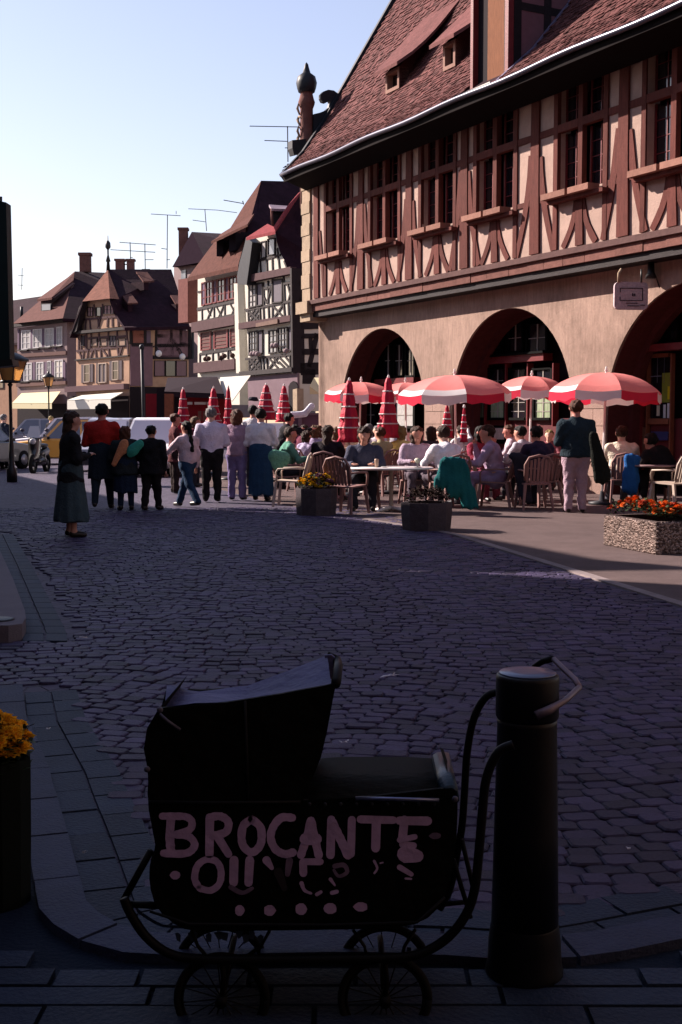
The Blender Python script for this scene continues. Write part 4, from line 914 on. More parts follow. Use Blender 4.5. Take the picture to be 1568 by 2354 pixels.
for (x0, y0, x1, y1, p_, c_) in ((688, 1115, 765, 1350, M_curtain, 2), (768, 1105, 828, 1335, M_gsh, 1), (918, 1070, 1025, 1305, M_gsh, 1), (690, 1580, 775, 1820, M_glassl, 3), (778, 1575, 828, 1810, M_gsh, 1), (885, 1570, 970, 1800, M_glassl, 2), (975, 1545, 1072, 1790, M_glassl, 3), (1078, 1540, 1118, 1780, M_gsh, 1)): H4.window(x0, y0, x1, y1, p_, c_, 4 if c_ > 1 else 1, dy=-12)
for x, y in ((715, 1800), (745, 1795), (770, 1800), (920, 1720), (950, 1715), (1050, 1770)): part('flower_box', MB().ell(gp4(x, y, .25), .14, .12, .11, 7, 5), mat('pale_flowers', (0.5, 0.38, 0.4), .9, .5, 9, .5, 30), H4.t)
H4.slab('sign_board', mat('grey_wood_board', (0.26, 0.17, 0.14), .8, .3, 6), [(762, 1500), (975, 1455), (975, 1500), (762, 1535)], .3, .36)
# arched door on the ground floor
q = MB().prism([gp4(X, Y, .11) for X, Y in [(1080, 2360), (1080, 2120), (1098, 2085), (1125, 2065), (1150, 2075), (1170, 2110), (1175, 2360)]], H4.F.n * .04); part('door', q, M_dark, H4.t)
q = MB().prism([gp4(X, Y, .11) for X, Y in [(1180, 2360), (1178, 2150), (1220, 2140), (1222, 2360)]], H4.F.n * .3); part('stone_pier', q, M_quoin, H4.t)
# right (shaded) flank
S4 = Plane(H4.fp(1160, 1500), (math.sin(math.radians(31)), -math.cos(math.radians(31)), 0))
def s4(X, Y, o=0): return S4.pt(*z4(X, Y), o)
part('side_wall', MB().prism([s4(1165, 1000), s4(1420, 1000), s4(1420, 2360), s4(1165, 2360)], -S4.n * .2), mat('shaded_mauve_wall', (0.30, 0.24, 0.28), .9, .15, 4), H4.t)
for p, w_ in (([(1150, 960), (1165, 1990)], .55), ([(1165, 1110), (1230, 1110)], .2), ([(1165, 1275), (1230, 1272)], .2), ([(1165, 1430), (1280, 1420)], .3), ([(1180, 1500), (1420, 1490)], .5), ([(1185, 1625), (1420, 1622)], .2), ([(1190, 1780), (1420, 1778)], .25), ([(1280, 1630), (1285, 1780)], .18), ([(1345, 1600), (1265, 1930)], .22), ([(1180, 1950), (1420, 1940)], .5), ([(1265, 1950), (1250, 2360)], .6)):
    q = MB(); a, b = s4(*p[0]), s4(*p[1]); t = (b - a).normalized(); k = t.cross(S4.n).normalized() * w_ / 2; q.prism([a + k - S4.n * .05, b + k - S4.n * .05, b - k - S4.n * .05, a - k - S4.n * .05], S4.n * .14); part('timber_beam', q, M_timberd, H4.t)
# roofs
F1, F2 = H4.fp(655, 655, .8), H4.fp(942, 592, .8)
HN = Plane((0, 0, 0), (1, 0, 0)); HN.p0 = F2; HN.n = (H4.F.n * .6 + Vector((0, 0, .8))).normalized()
hn4 = lambda X, Y, o=0: HN.pt(*z4(X, Y), o)
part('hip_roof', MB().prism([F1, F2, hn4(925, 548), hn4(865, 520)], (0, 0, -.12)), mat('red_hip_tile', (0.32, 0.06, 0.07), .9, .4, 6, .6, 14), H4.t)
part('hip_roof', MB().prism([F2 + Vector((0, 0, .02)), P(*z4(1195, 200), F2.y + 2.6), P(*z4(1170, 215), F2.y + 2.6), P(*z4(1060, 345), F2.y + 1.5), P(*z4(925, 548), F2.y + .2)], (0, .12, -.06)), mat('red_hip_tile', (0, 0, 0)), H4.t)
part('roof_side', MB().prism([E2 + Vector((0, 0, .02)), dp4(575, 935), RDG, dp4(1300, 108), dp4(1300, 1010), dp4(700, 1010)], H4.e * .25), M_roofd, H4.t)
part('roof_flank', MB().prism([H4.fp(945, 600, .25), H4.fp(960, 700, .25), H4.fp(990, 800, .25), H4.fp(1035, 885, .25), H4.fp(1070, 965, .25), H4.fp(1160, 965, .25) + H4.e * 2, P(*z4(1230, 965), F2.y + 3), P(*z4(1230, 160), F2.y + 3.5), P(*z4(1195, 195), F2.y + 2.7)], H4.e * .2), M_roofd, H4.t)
part('barge_board', MB().prism([H4.fp(*p, .45) for p in [(655, 650), (715, 700), (690, 900), (668, 1060), (660, 1120), (570, 1115), (565, 1040), (590, 900), (640, 720)]], H4.e * .5), M_leadd, H4.t)
q = MB().prism([P(*z4(880, 330), F1.y + 1.0), P(*z4(1095, 345), F1.y + 1.8), P(*z4(1065, 375), F1.y + .4), P(*z4(905, 368), F1.y + .0)], (0, 0, -.1)); dd = part('dormer', q, mat('pale_lead', (0.34, 0.25, 0.3), .6), H4.t)
part('pane', MB().prism([P(*z4(915, 375), F1.y + .35), P(*z4(1060, 380), F1.y + .8), P(*z4(1040, 470), F1.y + .7), P(*z4(925, 545), F1.y + .3)], H4.e * .2), M_leadd, dd)
part('post', MB().tube([P(*z4(905, 370), F1.y + .1), P(*z4(915, 560), F1.y + .1)], .06, 6), M_stone, dd)
# long dark awning and bright white one in front of the cream house
H3b = lambda X, Y, Yd: P(*z4(X, Y), Yd)
awning('awning', 'bright white awning in front of the cream house, above the folded parasols', 'awning', (H3b(400, 2030, 52), H3b(700, 2010, 51)), (H3b(415, 2200, 49.5), H3b(520, 2260, 48.6)), M_awnw, .05)
awning('awning', 'long dark canvas canopy along the shopfronts behind the folded parasols', 'awning', (P(385, 868, 53), P(500, 866, 51.5)), (P(378, 900, 50), P(515, 905, 49)), mat('dark_canvas', (0.035, 0.022, 0.03), .9, .2, 5), .2)
tg = thing('shop_kiosk', 'dark kiosk with red interior and a strip of white lettering plates under the canopy', 'kiosk', P(420, 968, 50))
part('back', MB().prism([P(360, 890, 51), P(520, 890, 50.5), P(520, 1030, 50.5), P(360, 1030, 51)], (0, .2, 0)), M_dark, tg)
part('red_wall', MB().prism([P(425, 900, 50.6), P(520, 900, 50.2), P(520, 985, 50.2), P(425, 985, 50.6)], (0, .1, 0)), mat('red_wall_paint', (0.30, 0.02, 0.03), .8, .3, 3), tg)
for x0, x1 in ((431, 442), (447, 473), (475, 488)): part('letter_plate', MB().prism([P(x0, 924, 50), P(x1, 924, 50), P(x1, 930, 50), P(x0, 930, 50)], (0, .08, 0)), mat('white_paper', (0, 0, 0)), tg)
for x0, x1 in ((455, 463), (466, 476)): part('picture', MB().prism([P(x0, 945, 50), P(x1, 945, 50), P(x1, 968, 50), P(x0, 968, 50)], (0, .08, 0)), M_stone, tg)
part('red_panel', MB().prism([P(335, 905, 54), P(380, 905, 54), P(380, 960, 54), P(335, 960, 54)], (0, .2, 0)), mat('red_wall_paint', (0, 0, 0)), tg)
part('wooden_post', MB().prism([P(378, 905, 49), P(397, 905, 49), P(397, 1065, 49), P(378, 1065, 49)], (0, .4, 0)), mat('orange_oak', (0, 0, 0)), tg)
ws = thing('shop_window', 'cream lit shop blind seen between the white house and the hall corner', 'blind', P(723, 890, 45))
part('canvas', MB().prism([P(712, 888, 45), P(722, 868, 47), P(736, 868, 47), P(736, 906, 45), P(712, 906, 45)], (0, .1, 0)), M_awn, ws)
# fence rail / low dark wall by the hall corner
lw = thing('low_screen', 'dark purple screen with pale posts behind the folded parasols by the hall corner', 'screen', P(700, 968, 42))
part('panel', MB().prism([P(664, 952, 42), P(735, 950, 42), P(735, 1055, 42), P(664, 1055, 42)], (0, .15, 0)), mat('purple_board', (0.13, 0.07, 0.12), .8), lw)
part('post', MB().prism([P(685, 955, 41.9), P(694, 955, 41.9), P(694, 985, 41.9), P(685, 985, 41.9)], (0, .08, 0)), M_shutp, lw)
part('rail', MB().prism([P(664, 951, 41.9), P(735, 949, 41.9), P(735, 953, 41.9), P(664, 955, 41.9)], (0, .06, 0)), M_shutp, lw)
# ------------------------------------------------------------------ aerials
def antenna(label, segs, Y, th=.028):
    t = thing('aerial', label, 'aerial', P(*segs[0][1], Y), 'television aerials on the roofs')
    for i, (nm, *pts) in enumerate(segs): part(nm, MB().tube([P(x, y, Y) for x, y in pts], th if nm == 'mast' else th * .75, 5), M_black, t)
def segs(mast, *bars): return [('mast', *mast)] + [('rod', *b) for b in bars]
antenna('short aerial on the dark roof at the far left', segs([(50, 666), (51, 616)], [(42, 633), (55, 634)], [(40, 655), (53, 656)]), 98)
antenna('aerial mast with a long crossbar above the pink house, left of the pair', segs([(301, 616), (299, 557)], [(275, 557), (358, 563)], [(299, 592), (305, 592)]), 74)
antenna('aerial mast with a long crossbar above the pink house, right of the pair', segs([(334, 622), (333, 560)], [(254, 574), (357, 580)], [(334, 597), (353, 597)], [(326, 619, ), (345, 619)]), 75)
antenna('tall aerial with crossbar above the end of the pink house roof', segs([(384, 617), (385, 494)], [(347, 492), (415, 496)], [(405, 492), (405, 485)], [(371, 571), (385, 573)], [(383, 597), (391, 597)]), 76)
antenna('aerial with curved crossbar above the small slate roof', segs([(475, 531), (471, 481)], [(433, 480), (500, 483), (545, 489)], [(443, 506), (472, 510)]), 84)
antenna('single bar aerial sticking out left of the tall ridge', segs([(560, 470), (558, 462)], [(514, 460), (560, 468)]), 62)
antenna('tall aerial with two crossbars above the ridge beside the hall pinnacle', segs([(662, 372), (661, 290)], [(574, 290), (690, 292)], [(608, 323), (660, 325)], [(655, 340), (668, 340)]), 58)
# ------------------------------------------------------------------ shade-casting row of houses on the near left side of the street
M_plsh = mat('side_house_render', (0.30, 0.22, 0.18), .9, .2, 2)
def solid(nm, pts_xy, z, m, parent): return part(nm, MB().prism([Vector((x, y, 0)) for x, y in pts_xy], (0, 0, z)), m, parent)
def off_sun(x, y, H): k = H / math.tan(SUN_EL); return Vector((x + SUNH.x * k, y + SUNH.y * k, H))
hA = thing('side_house', 'tall shuttered house on the near left of the street whose wall shades the foreground', 'house', (-9, 5, 0))
VV = off_sun(1.25, 11.9, 8.2); TP = off_sun(3.75, 12.15, 10.4)
part('wall', MB().prism([Vector((-7.2, -14, 0)), Vector((-12.5, -14, 0)), Vector((-12.5, VV.y, 0)), Vector((-11.2, VV.y, 0)), Vector((-7.2, VV.y - 2.6, 0))], (0, 0, 7.9)), M_plsh, hA)
part('roof', MB().add([Vector((-6.9, VV.y - 2.5, 7.9)), Vector((VV.x, VV.y, 8.1)), Vector((-10.2, VV.y - .1, 12)), Vector((-12.8, VV.y, 7.9)), Vector((-6.9, -14, 7.9)), Vector((-10.2, -14, 12)), Vector((-12.8, -14, 7.9))], [(0, 1, 2), (1, 3, 2), (0, 2, 5, 4), (2, 3, 6, 5), (4, 5, 6), (0, 4, 6, 3, 1)]), M_roofd, hA)
for k in range(6):
    for zz in (1.0, 4.3):
        f = part('window', MB().box((-7.17, VV.y - 3 - k * 3.2, zz + .9), .08, 1.1, 1.8), M_quoin, hA); part('pane', MB().box((-7.12, VV.y - 3 - k * 3.2, zz + .9), .02, .9, 1.6), M_glass, f)
hB = thing('side_house', 'gabled house further along the left side whose roof throws the long shadow on the cobbles', 'house', (-14, 24, 0))
Pt = [off_sun(1.25, 11.9, 8.2), off_sun(3.75, 12.15, 10.4), off_sun(3.45, 12.5, 10.1), off_sun(2.83, 13.0, 9.9), off_sun(1.5, 16.32, 9.0), off_sun(-.66, 19.62, 8.6), off_sun(-2.87, 19.8, 8.4)]
base = [Vector((p.x, p.y, 0)) for p in Pt]
q = MB()
for a, b in zip(Pt, Pt[1:]):
    back = Vector((-6, 1.5, 0)); lo = Vector((0, 0, -1.6))
    q.add([a, b, b + back + lo, a + back + lo, Vector((a.x, a.y, 7)), Vector((b.x, b.y, 7)), Vector((b.x, b.y, 7)) + back, Vector((a.x, a.y, 7)) + back], [(0, 1, 2, 3), (0, 4, 5, 1), (4, 7, 6, 5), (3, 2, 6, 7), (1, 5, 6, 2), (0, 3, 7, 4)])
part('roof', q, M_roofd, hB)
part('wall', MB().prism([Vector((Pt[0].x - .1, Pt[0].y + .2, 0)), Vector((Pt[0].x + .5, Pt[0].y + 1.4, 0)), Vector((Pt[-1].x + .5, Pt[-1].y + .6, 0)), Vector((Pt[-1].x - 6, Pt[-1].y + 2, 0)), Vector((Pt[0].x - 6, Pt[0].y + 2, 0))], (0, 0, 7.2)), M_plsh, hB)
hC = thing('side_house', 'lower house at the far end of the left row, beyond the gabled one', 'house', (-20, 35, 0))
a, b = off_sun(-2.6, 19.8, 8.0), off_sun(-10.2, 36.4, 8.0)
part('roof', MB().prism([a + Vector((1.2, .6, -1.4)), a, a + Vector((-6, -3, -4))], b - a), M_roofd, hC)
part('wall', MB().prism([Vector((a.x + 1, a.y + .6, 0)), Vector((a.x - 5, a.y - 2, 0)), Vector((b.x - 5, b.y - 2, 0)), Vector((b.x + 1, b.y, 0))], (0, 0, 6.2)), M_plsh, hC)
# unseen house added behind the camera to block sky light
hD = thing('sky_block_house', 'unseen house added right behind the viewpoint to block the sky', 'house', (0, -1.4, 0))
part('wall', MB().box((0, -4.4, 5), 34, 6, 10), M_plsh, hD); part('roof', MB().prism([(-17, -1.1, 10), (-17, -4.4, 14), (-17, -7.7, 10)], (34, 0, 0)), M_roofd, hD)
for k in range(-3, 4):
    f = part('window', MB().box((k * 3, -1.37, 5.6), 1.3, .1, 2.0), M_quoin, hD); part('pane', MB().box((k * 3, -1.31, 5.6), 1.1, .03, 1.8), M_glass, f)
# block closing the right side of the street
hE = thing('side_house', 'house on the near right side of the street outside the view', 'house', (9, 2, 0))
part('wall', MB().box((11, 1.5, 4.5), 7, 9, 9), M_plsh, hE); part('roof', MB().prism([(7.2, -3, 9), (11, -3, 13), (14.8, -3, 9)], (0, 9, 0)), M_roofd, hE)
# ------------------------------------------------------------------ tall dark sign and lamp at the left edge
sg = P(12, 968, 17.2)
ds = thing('projecting_sign', 'very tall narrow dark green shop sign at the left edge above the orange lantern', 'sign', (sg.x, sg.y, 0))
part('board', MB().prism([P(-34, 455, 17.2), P(14, 465, 17.2), P(23, 832, 17.2), P(-28, 838, 17.2)], (0, .25, 0)), mat('bottle_green', (0.012, 0.03, 0.03), .5, .3, 5), ds)
part('spike', MB().tube([P(2, 463, 17.3), P(2, 452, 17.3)], .02, 5), M_black, ds)
part('bracket', MB().tube([P(-60, 640, 17.3), P(-20, 640, 17.3)], .04, 6), M_black, ds)
part('bracket', MB().tube([Vector((-7.3, 17.3, 2.6)), P(-20, 800, 17.3)], .04, 6), M_black, ds)
part('bottom_cap', MB().prism([P(-34, 830, 17.15), P(27, 826, 17.15), P(30, 840, 17.15), P(-34, 846, 17.15)], (0, .35, 0)), M_black, ds)
def lantern(loc, H, label, r=.30, glass=None):
    t = thing('street_lamp', label, 'lamp', loc); L = Vector(loc)
    part('post', MB().lathe([(.13, 0), (.13, .3), (.07, .4), (.065, .9), (.045, 1.05), (.04, H - .75), (.07, H - .7), (.03, H - .66)], L, 10), M_black, t)
    q = MB(); a0, a1 = r * .55, r
    for k in range(6):
        a, b = math.radians(60 * k), math.radians(60 * k + 60)
        q.add([L + Vector((a0 * math.cos(a), a0 * math.sin(a), H - .62)), L + Vector((a0 * math.cos(b), a0 * math.sin(b), H - .62)), L + Vector((a1 * math.cos(b), a1 * math.sin(b), H - .14)), L + Vector((a1 * math.cos(a), a1 * math.sin(a), H - .14))], [(0, 1, 2, 3)])
    lt = part('lantern_glass', q, glass or mat('amber_glass', (0.55, 0.26, 0.07), .35, trans=.3), t)
    q = MB()
    for k in range(6): a = math.radians(60 * k); q.tube([L + Vector((a0 * math.cos(a), a0 * math.sin(a), H - .64)), L + Vector((a1 * math.cos(a), a1 * math.sin(a), H - .12))], .014, 5)
    q.lathe([(r * .62, H - .66), (r * .62, H - .60)], L, 6); part('lantern_frame', q, M_black, t)
    part('lantern_cap', MB().lathe([(r * 1.15, H - .14), (r * 1.1, H - .08), (r * .5, H + .06), (.06, H + .10), (.05, H + .18), (.0, H + .24)], L, 6), M_black, t)
lp = P(25, 968, 30); H_l = P(20, 818, 30).z
lantern((lp.x, lp.y, 0), H_l, 'black street lamp with amber lantern at the left edge below the tall dark sign', .42)
lp = P(113, 968, 66); lantern((lp.x, lp.y, 0), P(113, 862, 66).z, 'small old street lamp in front of the pale yellow awning', .3)
pp = P(332, 968, 40); sp_ = thing('sign_pole', 'tall slim grey pole standing behind the parked white car', 'pole', (pp.x, pp.y, 0))
part('pole', MB().tube([Vector((pp.x, pp.y, 0)), P(326, 800, 40)], .055, 8), M_leadd, sp_); part('finial', MB().ell(P(326, 798, 40), .09, .09, .1, 8, 6), M_leadd, sp_)
#@@STREET
# ------------------------------------------------------------------ implicit-surface figures
def sdf_eval(prims, X, Yg, Z, k=.018):
    acc = None
    for p in prims:
        a, b, ra, rb, ky = p[:5]
        ax, ay, az = a; bx, by, bz = b
        px, py, pz = X - ax, (Yg - ay) * ky, Z - az; dx, dy, dz = bx - ax, (by - ay) * ky, bz - az
        L = dx * dx + dy * dy + dz * dz + 1e-9
        t = np.clip((px * dx + py * dy + pz * dz) / L, 0, 1)
        d = np.sqrt((px - t * dx) ** 2 + (py - t * dy) ** 2 + (pz - t * dz) ** 2) - (ra + (rb - ra) * t)
        if len(p) > 5 and p[5] is not None: d = np.maximum(d, p[5](X, Yg, Z))
        e = np.exp(-np.clip(d, -.3, .6) / k); acc = e if acc is None else acc + e
    return -k * np.log(acc + 1e-30)
EDG = [((0, 0, 0), 0), ((0, 1, 0), 0), ((0, 0, 1), 0), ((0, 1, 1), 0), ((0, 0, 0), 1), ((1, 0, 0), 1), ((0, 0, 1), 1), ((1, 0, 1), 1), ((0, 0, 0), 2), ((1, 0, 0), 2), ((0, 1, 0), 2), ((1, 1, 0), 2)]
def surfnet(prims, h=.018, k=.018, cut=None, disp=None):
    lo = np.array([min(min(p[0][i], p[1][i]) - max(p[2], p[3]) for p in prims) for i in range(3)]) - 2.2 * h
    hi = np.array([max(max(p[0][i], p[1][i]) + max(p[2], p[3]) for p in prims) for i in range(3)]) + 2.2 * h
    n = np.ceil((hi - lo) / h).astype(int) + 1
    ax = [(lo[i] + h * np.arange(n[i])).astype(np.float32) for i in range(3)]
    X, Yg, Z = np.meshgrid(*ax, indexing='ij', sparse=True)
    F = sdf_eval(prims, X, Yg, Z, k)
    if disp is not None: F = F + disp(X, Yg, Z)
    if cut is not None: F = np.maximum(F, cut(X, Yg, Z))
    F = F.astype(np.float32); S = F < 0
    m = [s - 1 for s in F.shape]
    num = np.zeros((*m, 3), np.float32); cnt = np.zeros(m, np.float32)
    for (o, a) in EDG:
        i, j, l = o; s0 = (slice(i, i + m[0]), slice(j, j + m[1]), slice(l, l + m[2]))
        o2 = list(o); o2[a] += 1; s1 = tuple(slice(o2[q], o2[q] + m[q]) for q in range(3))
        f0, f1 = F[s0], F[s1]; c = (S[s0] != S[s1]); t = np.where(c, f0 / (f0 - f1 + 1e-12), 0)
        for q in range(3): num[..., q] += c * (o[q] + (t if q == a else 0))
        cnt += c
    act = cnt > 0; idx = -np.ones(m, np.int64); idx[act] = np.arange(act.sum())
    I = np.argwhere(act); V = (I + num[act] / cnt[act][:, None]) * h + lo
    faces = []
    for a in range(3):
        b, c = (a + 1) % 3, (a + 2) % 3
        s0 = [slice(None)] * 3; s1 = [slice(None)] * 3; s0[a] = slice(0, -1); s1[a] = slice(1, None)
        A, B = S[tuple(s0)], S[tuple(s1)]; E_ = np.argwhere(A != B)
        ok = (E_[:, b] > 0) & (E_[:, c] > 0) & (E_[:, b] < F.shape[b] - 1) & (E_[:, c] < F.shape[c] - 1); E_ = E_[ok]
        if not len(E_): continue
        ins = A[tuple(E_.T)]
        def at(db, dc):
            q = E_.copy(); q[:, b] += db; q[:, c] += dc; return idx[tuple(q.T)]
        q = np.stack([at(-1, -1), at(0, -1), at(0, 0), at(-1, 0)], 1); q[~ins] = q[~ins][:, ::-1]; faces.append(q)
    Fc = np.concatenate(faces) if faces else np.zeros((0, 4), int)
    return V, Fc
def mesh_from(V, Fc, name, m, parent, extra=None):
    me = bpy.data.meshes.new(name)
    vs = V; fs = Fc.tolist()
    if extra and extra.v:
        o = len(V); vs = np.concatenate([V, np.array(extra.v)]); fs = fs + [[i + o for i in f] for f in extra.f]
    me.from_pydata([tuple(v) for v in vs], [], fs); me.polygons.foreach_set('use_smooth', [True] * len(me.polygons)); me.materials.append(m); me.update()
    ob = bpy.data.objects.new(name, me); COL.objects.link(ob); ob.parent = parent; return ob
def V3(*a): return np.array(a, float)
def hand_mesh(mb, wrist, d, side, r=1.0, curl=.5):
    d = Vector(d).normalized(); up = Vector((0, 0, 1)) if abs(d.z) < .8 else Vector((0, 1, 0)); w = d.cross(up).normalized(); nrm = w.cross(d).normalized()
    W_ = Vector(wrist)
    mb.tube([W_ - d * .02, W_ + d * .03, W_ + d * .085], [.024 * r, .038 * r, .036 * r], 8, flat=.5)
    for k, (o, L) in enumerate(((-.028, .06), (-.010, .075), (.010, .07), (.027, .055))):
        p = W_ + d * .075 + w * o; mb.tube([p, p + d * L * .5 - nrm * .012 * curl, p + d * L * .8 - nrm * .04 * curl], [.0095, .009, .0065], 5)
    p = W_ + d * .03 + w * (-.03 * side); mb.tube([p, p + d * .03 - w * .025 * side, p + d * .06 - w * .03 * side - nrm * .01], [.012, .011, .008], 5)
SKIN = {'fair': mat('skin_fair', (0.60, 0.36, 0.28), .55, .1, 20, alb=1.6), 'tan': mat('skin_tan', (0.46, 0.23, 0.17), .55, .1, 20, alb=1.55), 'ruddy': mat('skin_ruddy', (0.50, 0.20, 0.16), .55, .1, 20, alb=1.5)}
def cloth(nm, col): return mat('cloth_' + nm, col, .85, .3, 7, .8, 38, alb=1.6)
HAIRC = {'black': (0.012, 0.010, 0.010), 'brown': (0.07, 0.032, 0.02), 'red': (0.16, 0.055, 0.03), 'blond': (0.5, 0.36, 0.14), 'grey': (0.33, 0.31, 0.31), 'lightbrown': (0.22, 0.12, 0.06)}
def hairm(c): return mat('hair_' + c, HAIRC[c], .6, .5, 18, .9, 60, stretch=(3, 3, .6))
def person(label, loc, yaw, H=1.7, top=(.3, .3, .3), bot=(.05, .05, .06), hair=('short', 'brown'), skin='fair', pose='stand', lean=0.0, arms=('down', 'down'), skirt=None, coat=None, head=(0, 0), h=.019, group=None, build=1.0, stride=0.0, sleeves=True, shoes=(.015, .012, .012), seat=.45, eyes=True, name='person', sidebend=0.0, cat='person', tights=False, flare=.235):
    loc = Vector(loc); t = thing(name, label, cat, loc, group); t.rotation_euler = (0, 0, yaw); WL[t.name] = Vector((0, 0, 0))
    s = H / 1.7; bw = build
    sit = pose == 'sit'
    pz = (seat + .10 if sit else .90 * s)
    pel = V3(0, 0, pz)
    cl, sn = math.cos(lean), math.sin(lean)
    def T(x, y, z):      # torso frame: rotate about the pelvis, bend forwards
        z = z * s; y = y * s; return pel + V3(x * s + math.sin(sidebend) * z, y * cl + z * sn, z * cl - y * sn)
    chest, up, neck = T(0, 0, .30), T(0, 0.0, .43), T(0, .01, .525)
    hy, hp_ = head; hc = neck + V3(0, .02, .118) * s + V3(-math.sin(hy) * .0, 0, 0)
    cyw, syw = math.cos(hy), math.sin(hy)
    def Hd(x, y, z):
        x, y, z = x * 1.07, y * 1.07, z * 1.07
        y2 = y * math.cos(hp_) + z * math.sin(hp_); z2 = z * math.cos(hp_) - y * math.sin(hp_)
        return hc + V3(x * cyw - y2 * syw, x * syw + y2 * cyw, z2) * s
    tor = [(T(0, 0, 0), T(0, 0, .10), .135 * s * bw, .125 * s * bw, 1.35), (T(0, 0, .10), chest, .122 * s * bw, .145 * s * bw, 1.45), (chest, up, .145 * s * bw, .10 * s, 1.5),
           (T(-.13, 0, .42), T(.13, 0, .42), .062 * s, .062 * s, 1.1)]
    nk = [(up, neck, .062 * s, .052 * s, 1), (neck, hc, .052 * s, .05 * s, 1)]
    hd = [(Hd(0, -.012, .035), Hd(0, .01, .03), .090 * s, .088 * s, 1.0), (Hd(0, .015, .02), Hd(0, .035, -.065), .072 * s, .046 * s, 1), (Hd(0, .03, -.08), Hd(0, .05, -.075), .03 * s, .025 * s, 1),
          (Hd(0, .088, .02), Hd(0, .105, -.018), .008 * s, .016 * s, 1), (Hd(-.083, 0, 0), Hd(-.083, 0, .02), .014 * s, .018 * s, 1), (Hd(.083, 0, 0), Hd(.083, 0, .02), .014 * s, .018 * s, 1)]
    legs = []; feet = []; shins = []
    for i, sg in enumerate((-1, 1)):
        hip = pel + V3(sg * .085, 0, -.03) * s
        if sit:
            kn = hip + V3(sg * .06, .40, .0) * s; kn[2] = seat + .06; an = kn + V3(0, -.02 + .05 * sg, 0); an[2] = .08
        else:
            st = stride * sg; kn = hip + V3(sg * .012, st * .55 + .01, -.42) * s; an = hip + V3(sg * .02, st * 1.1 - (0.03 if st < 0 else 0), -.80) * s; an[2] = .08 + (0.05 if st < -.15 else 0)
        legs += [(hip, kn, .088 * s * bw, .06 * s, 1)]; shins += [(kn, an, .058 * s, .038 * s, 1)]
        feet += [(an + V3(0, -.02, -.03), an + V3(sg * .015, .13, -.048), .036, .032, 1)]
    armp = []; hands = MB(); hp2 = []
    for i, sg in enumerate((-1, 1)):
        sh = T(sg * .175 * (.6 + .4 * bw), 0, .41); a = arms[i]
        if isinstance(a, tuple): el, wr = T(*a[0]), T(*a[1]); el[0] *= 1; 
        elif a == 'down': el = sh + V3(sg * .06, -.02, -.27) * s; wr = el + V3(sg * .01, .06, -.24) * s
        elif a == 'front': el = sh + V3(sg * .07, .02, -.26) * s; wr = el + V3(-sg * .17, .20, .05) * s
        elif a == 'hip': el = sh + V3(sg * .17, -.06, -.20) * s; wr = el + V3(-sg * .12, .10, -.14) * s
        elif a == 'table': el = sh + V3(sg * .08, .14, -.22) * s; wr = el + V3(-sg * .12, .22, .02) * s
        elif a == 'face': el = sh + V3(sg * .05, .24, -.16) * s; wr = el + V3(-sg * .12, .02, .22) * s
        elif a == 'reach': el = sh + V3(sg * .06, .22, -.05) * s; wr = el + V3(sg * .02, .24, .06) * s
        elif a == 'up': el = sh + V3(sg * .16, .12, .05) * s; wr = el + V3(sg * .02, .12, .22) * s
        armp += [(sh, el, .052 * s * bw, .042 * s, 1), (el, wr, .041 * s, .028 * s, 1)]; hp2.append(wr)
        hand_mesh(hands, wr, wr - el, sg, s)
    body = tor + nk + hd + legs + shins + feet + armp
    Vb, Fb = surfnet(body, h, .014)
    mesh_from(Vb, Fb, 'body', SKIN[skin], t, hands)
    infl = lambda L, d: [(p[0], p[1], p[2] + d, p[3] + d, *p[4:]) for p in L]
    rnd = random.Random(hash(label) % 9999 if False else len(label) * 7 + int(H * 100))
    ph = rnd.random() * 6
    fold = lambda X, Y_, Z: .008 * np.sin(Z * 27 + 3 * np.sin(X * 10 + ph) + 2 * np.sin(Y_ * 13)) * np.sin(X * 14 + 2 * np.sin(Z * 8 + ph)) + .005 * np.sin(X * 36 + 2.5 * np.sin(Z * 13 + ph))
    # upper garment
    arm_in = armp if sleeves is True else ([armp[0], armp[2]] if sleeves == 'short' else [])
    tp = infl(tor, .016) + infl(arm_in, .014) + [(up, up + (neck - up) * .35, .075 * s, .06 * s, 1)]
    if not sit: tp = tp[:]
    if coat:      # coat/jacket skirt length below the pelvis
        tp += [(T(0, 0, .08), T(0, 0, .08 - coat), .15 * s * bw, (.16 + coat * .08) * s * bw, 1.3, (lambda X, Y_, Z, c=pel[2] + (.06 - coat) * s: c - Z) if not sit else None)]
    Vt, Ft = surfnet(tp, h, .016, disp=fold); mesh_from(Vt, Ft, 'jacket' if coat else 'shirt', cloth('%02x%02x%02x' % tuple(int(c * 255) for c in top), top), t)
    # lower garment
    if tights:
        bt = infl(legs, .014) + infl(shins, .014); Vt, Ft = surfnet(bt, h, .014); mesh_from(Vt, Ft, 'tights', cloth('%02x%02x%02x' % tuple(int(c * 255) for c in bot), bot), t)
    if skirt:
        zb = pel[2] - skirt * s
        bt = [(T(0, 0, .12), T(0, 0, .02), .125 * s * bw, .145 * s * bw, 1.35), (pel + V3(0, 0, .02), V3(pel[0], 0, zb), .15 * s * bw, flare * s, 1.25)]
        cutf = lambda X, Y_, Z: (zb + .015 * np.sin(X * 25)) - Z
        fd = lambda X, Y_, Z: .012 * np.sin(np.arctan2(Y_, X) * 11 + ph) * np.clip((pel[2] - Z) * 1.6, 0, 1)
        Vt, Ft = surfnet(bt, h, .03, cut=cutf, disp=fd); nm = 'skirt'
    else:
        bt = infl(legs, .014) + infl(shins, .016) + [(T(0, 0, -.02), T(0, 0, .11), .142 * s * bw, .128 * s * bw, 1.32)]
        bt = [(p[0], p[1], p[2], p[3] + (.012 if i in (2, 3) else 0), *p[4:]) for i, p in enumerate(bt)]
        Vt, Ft = surfnet(bt, h, .014, disp=fold); nm = 'trousers'
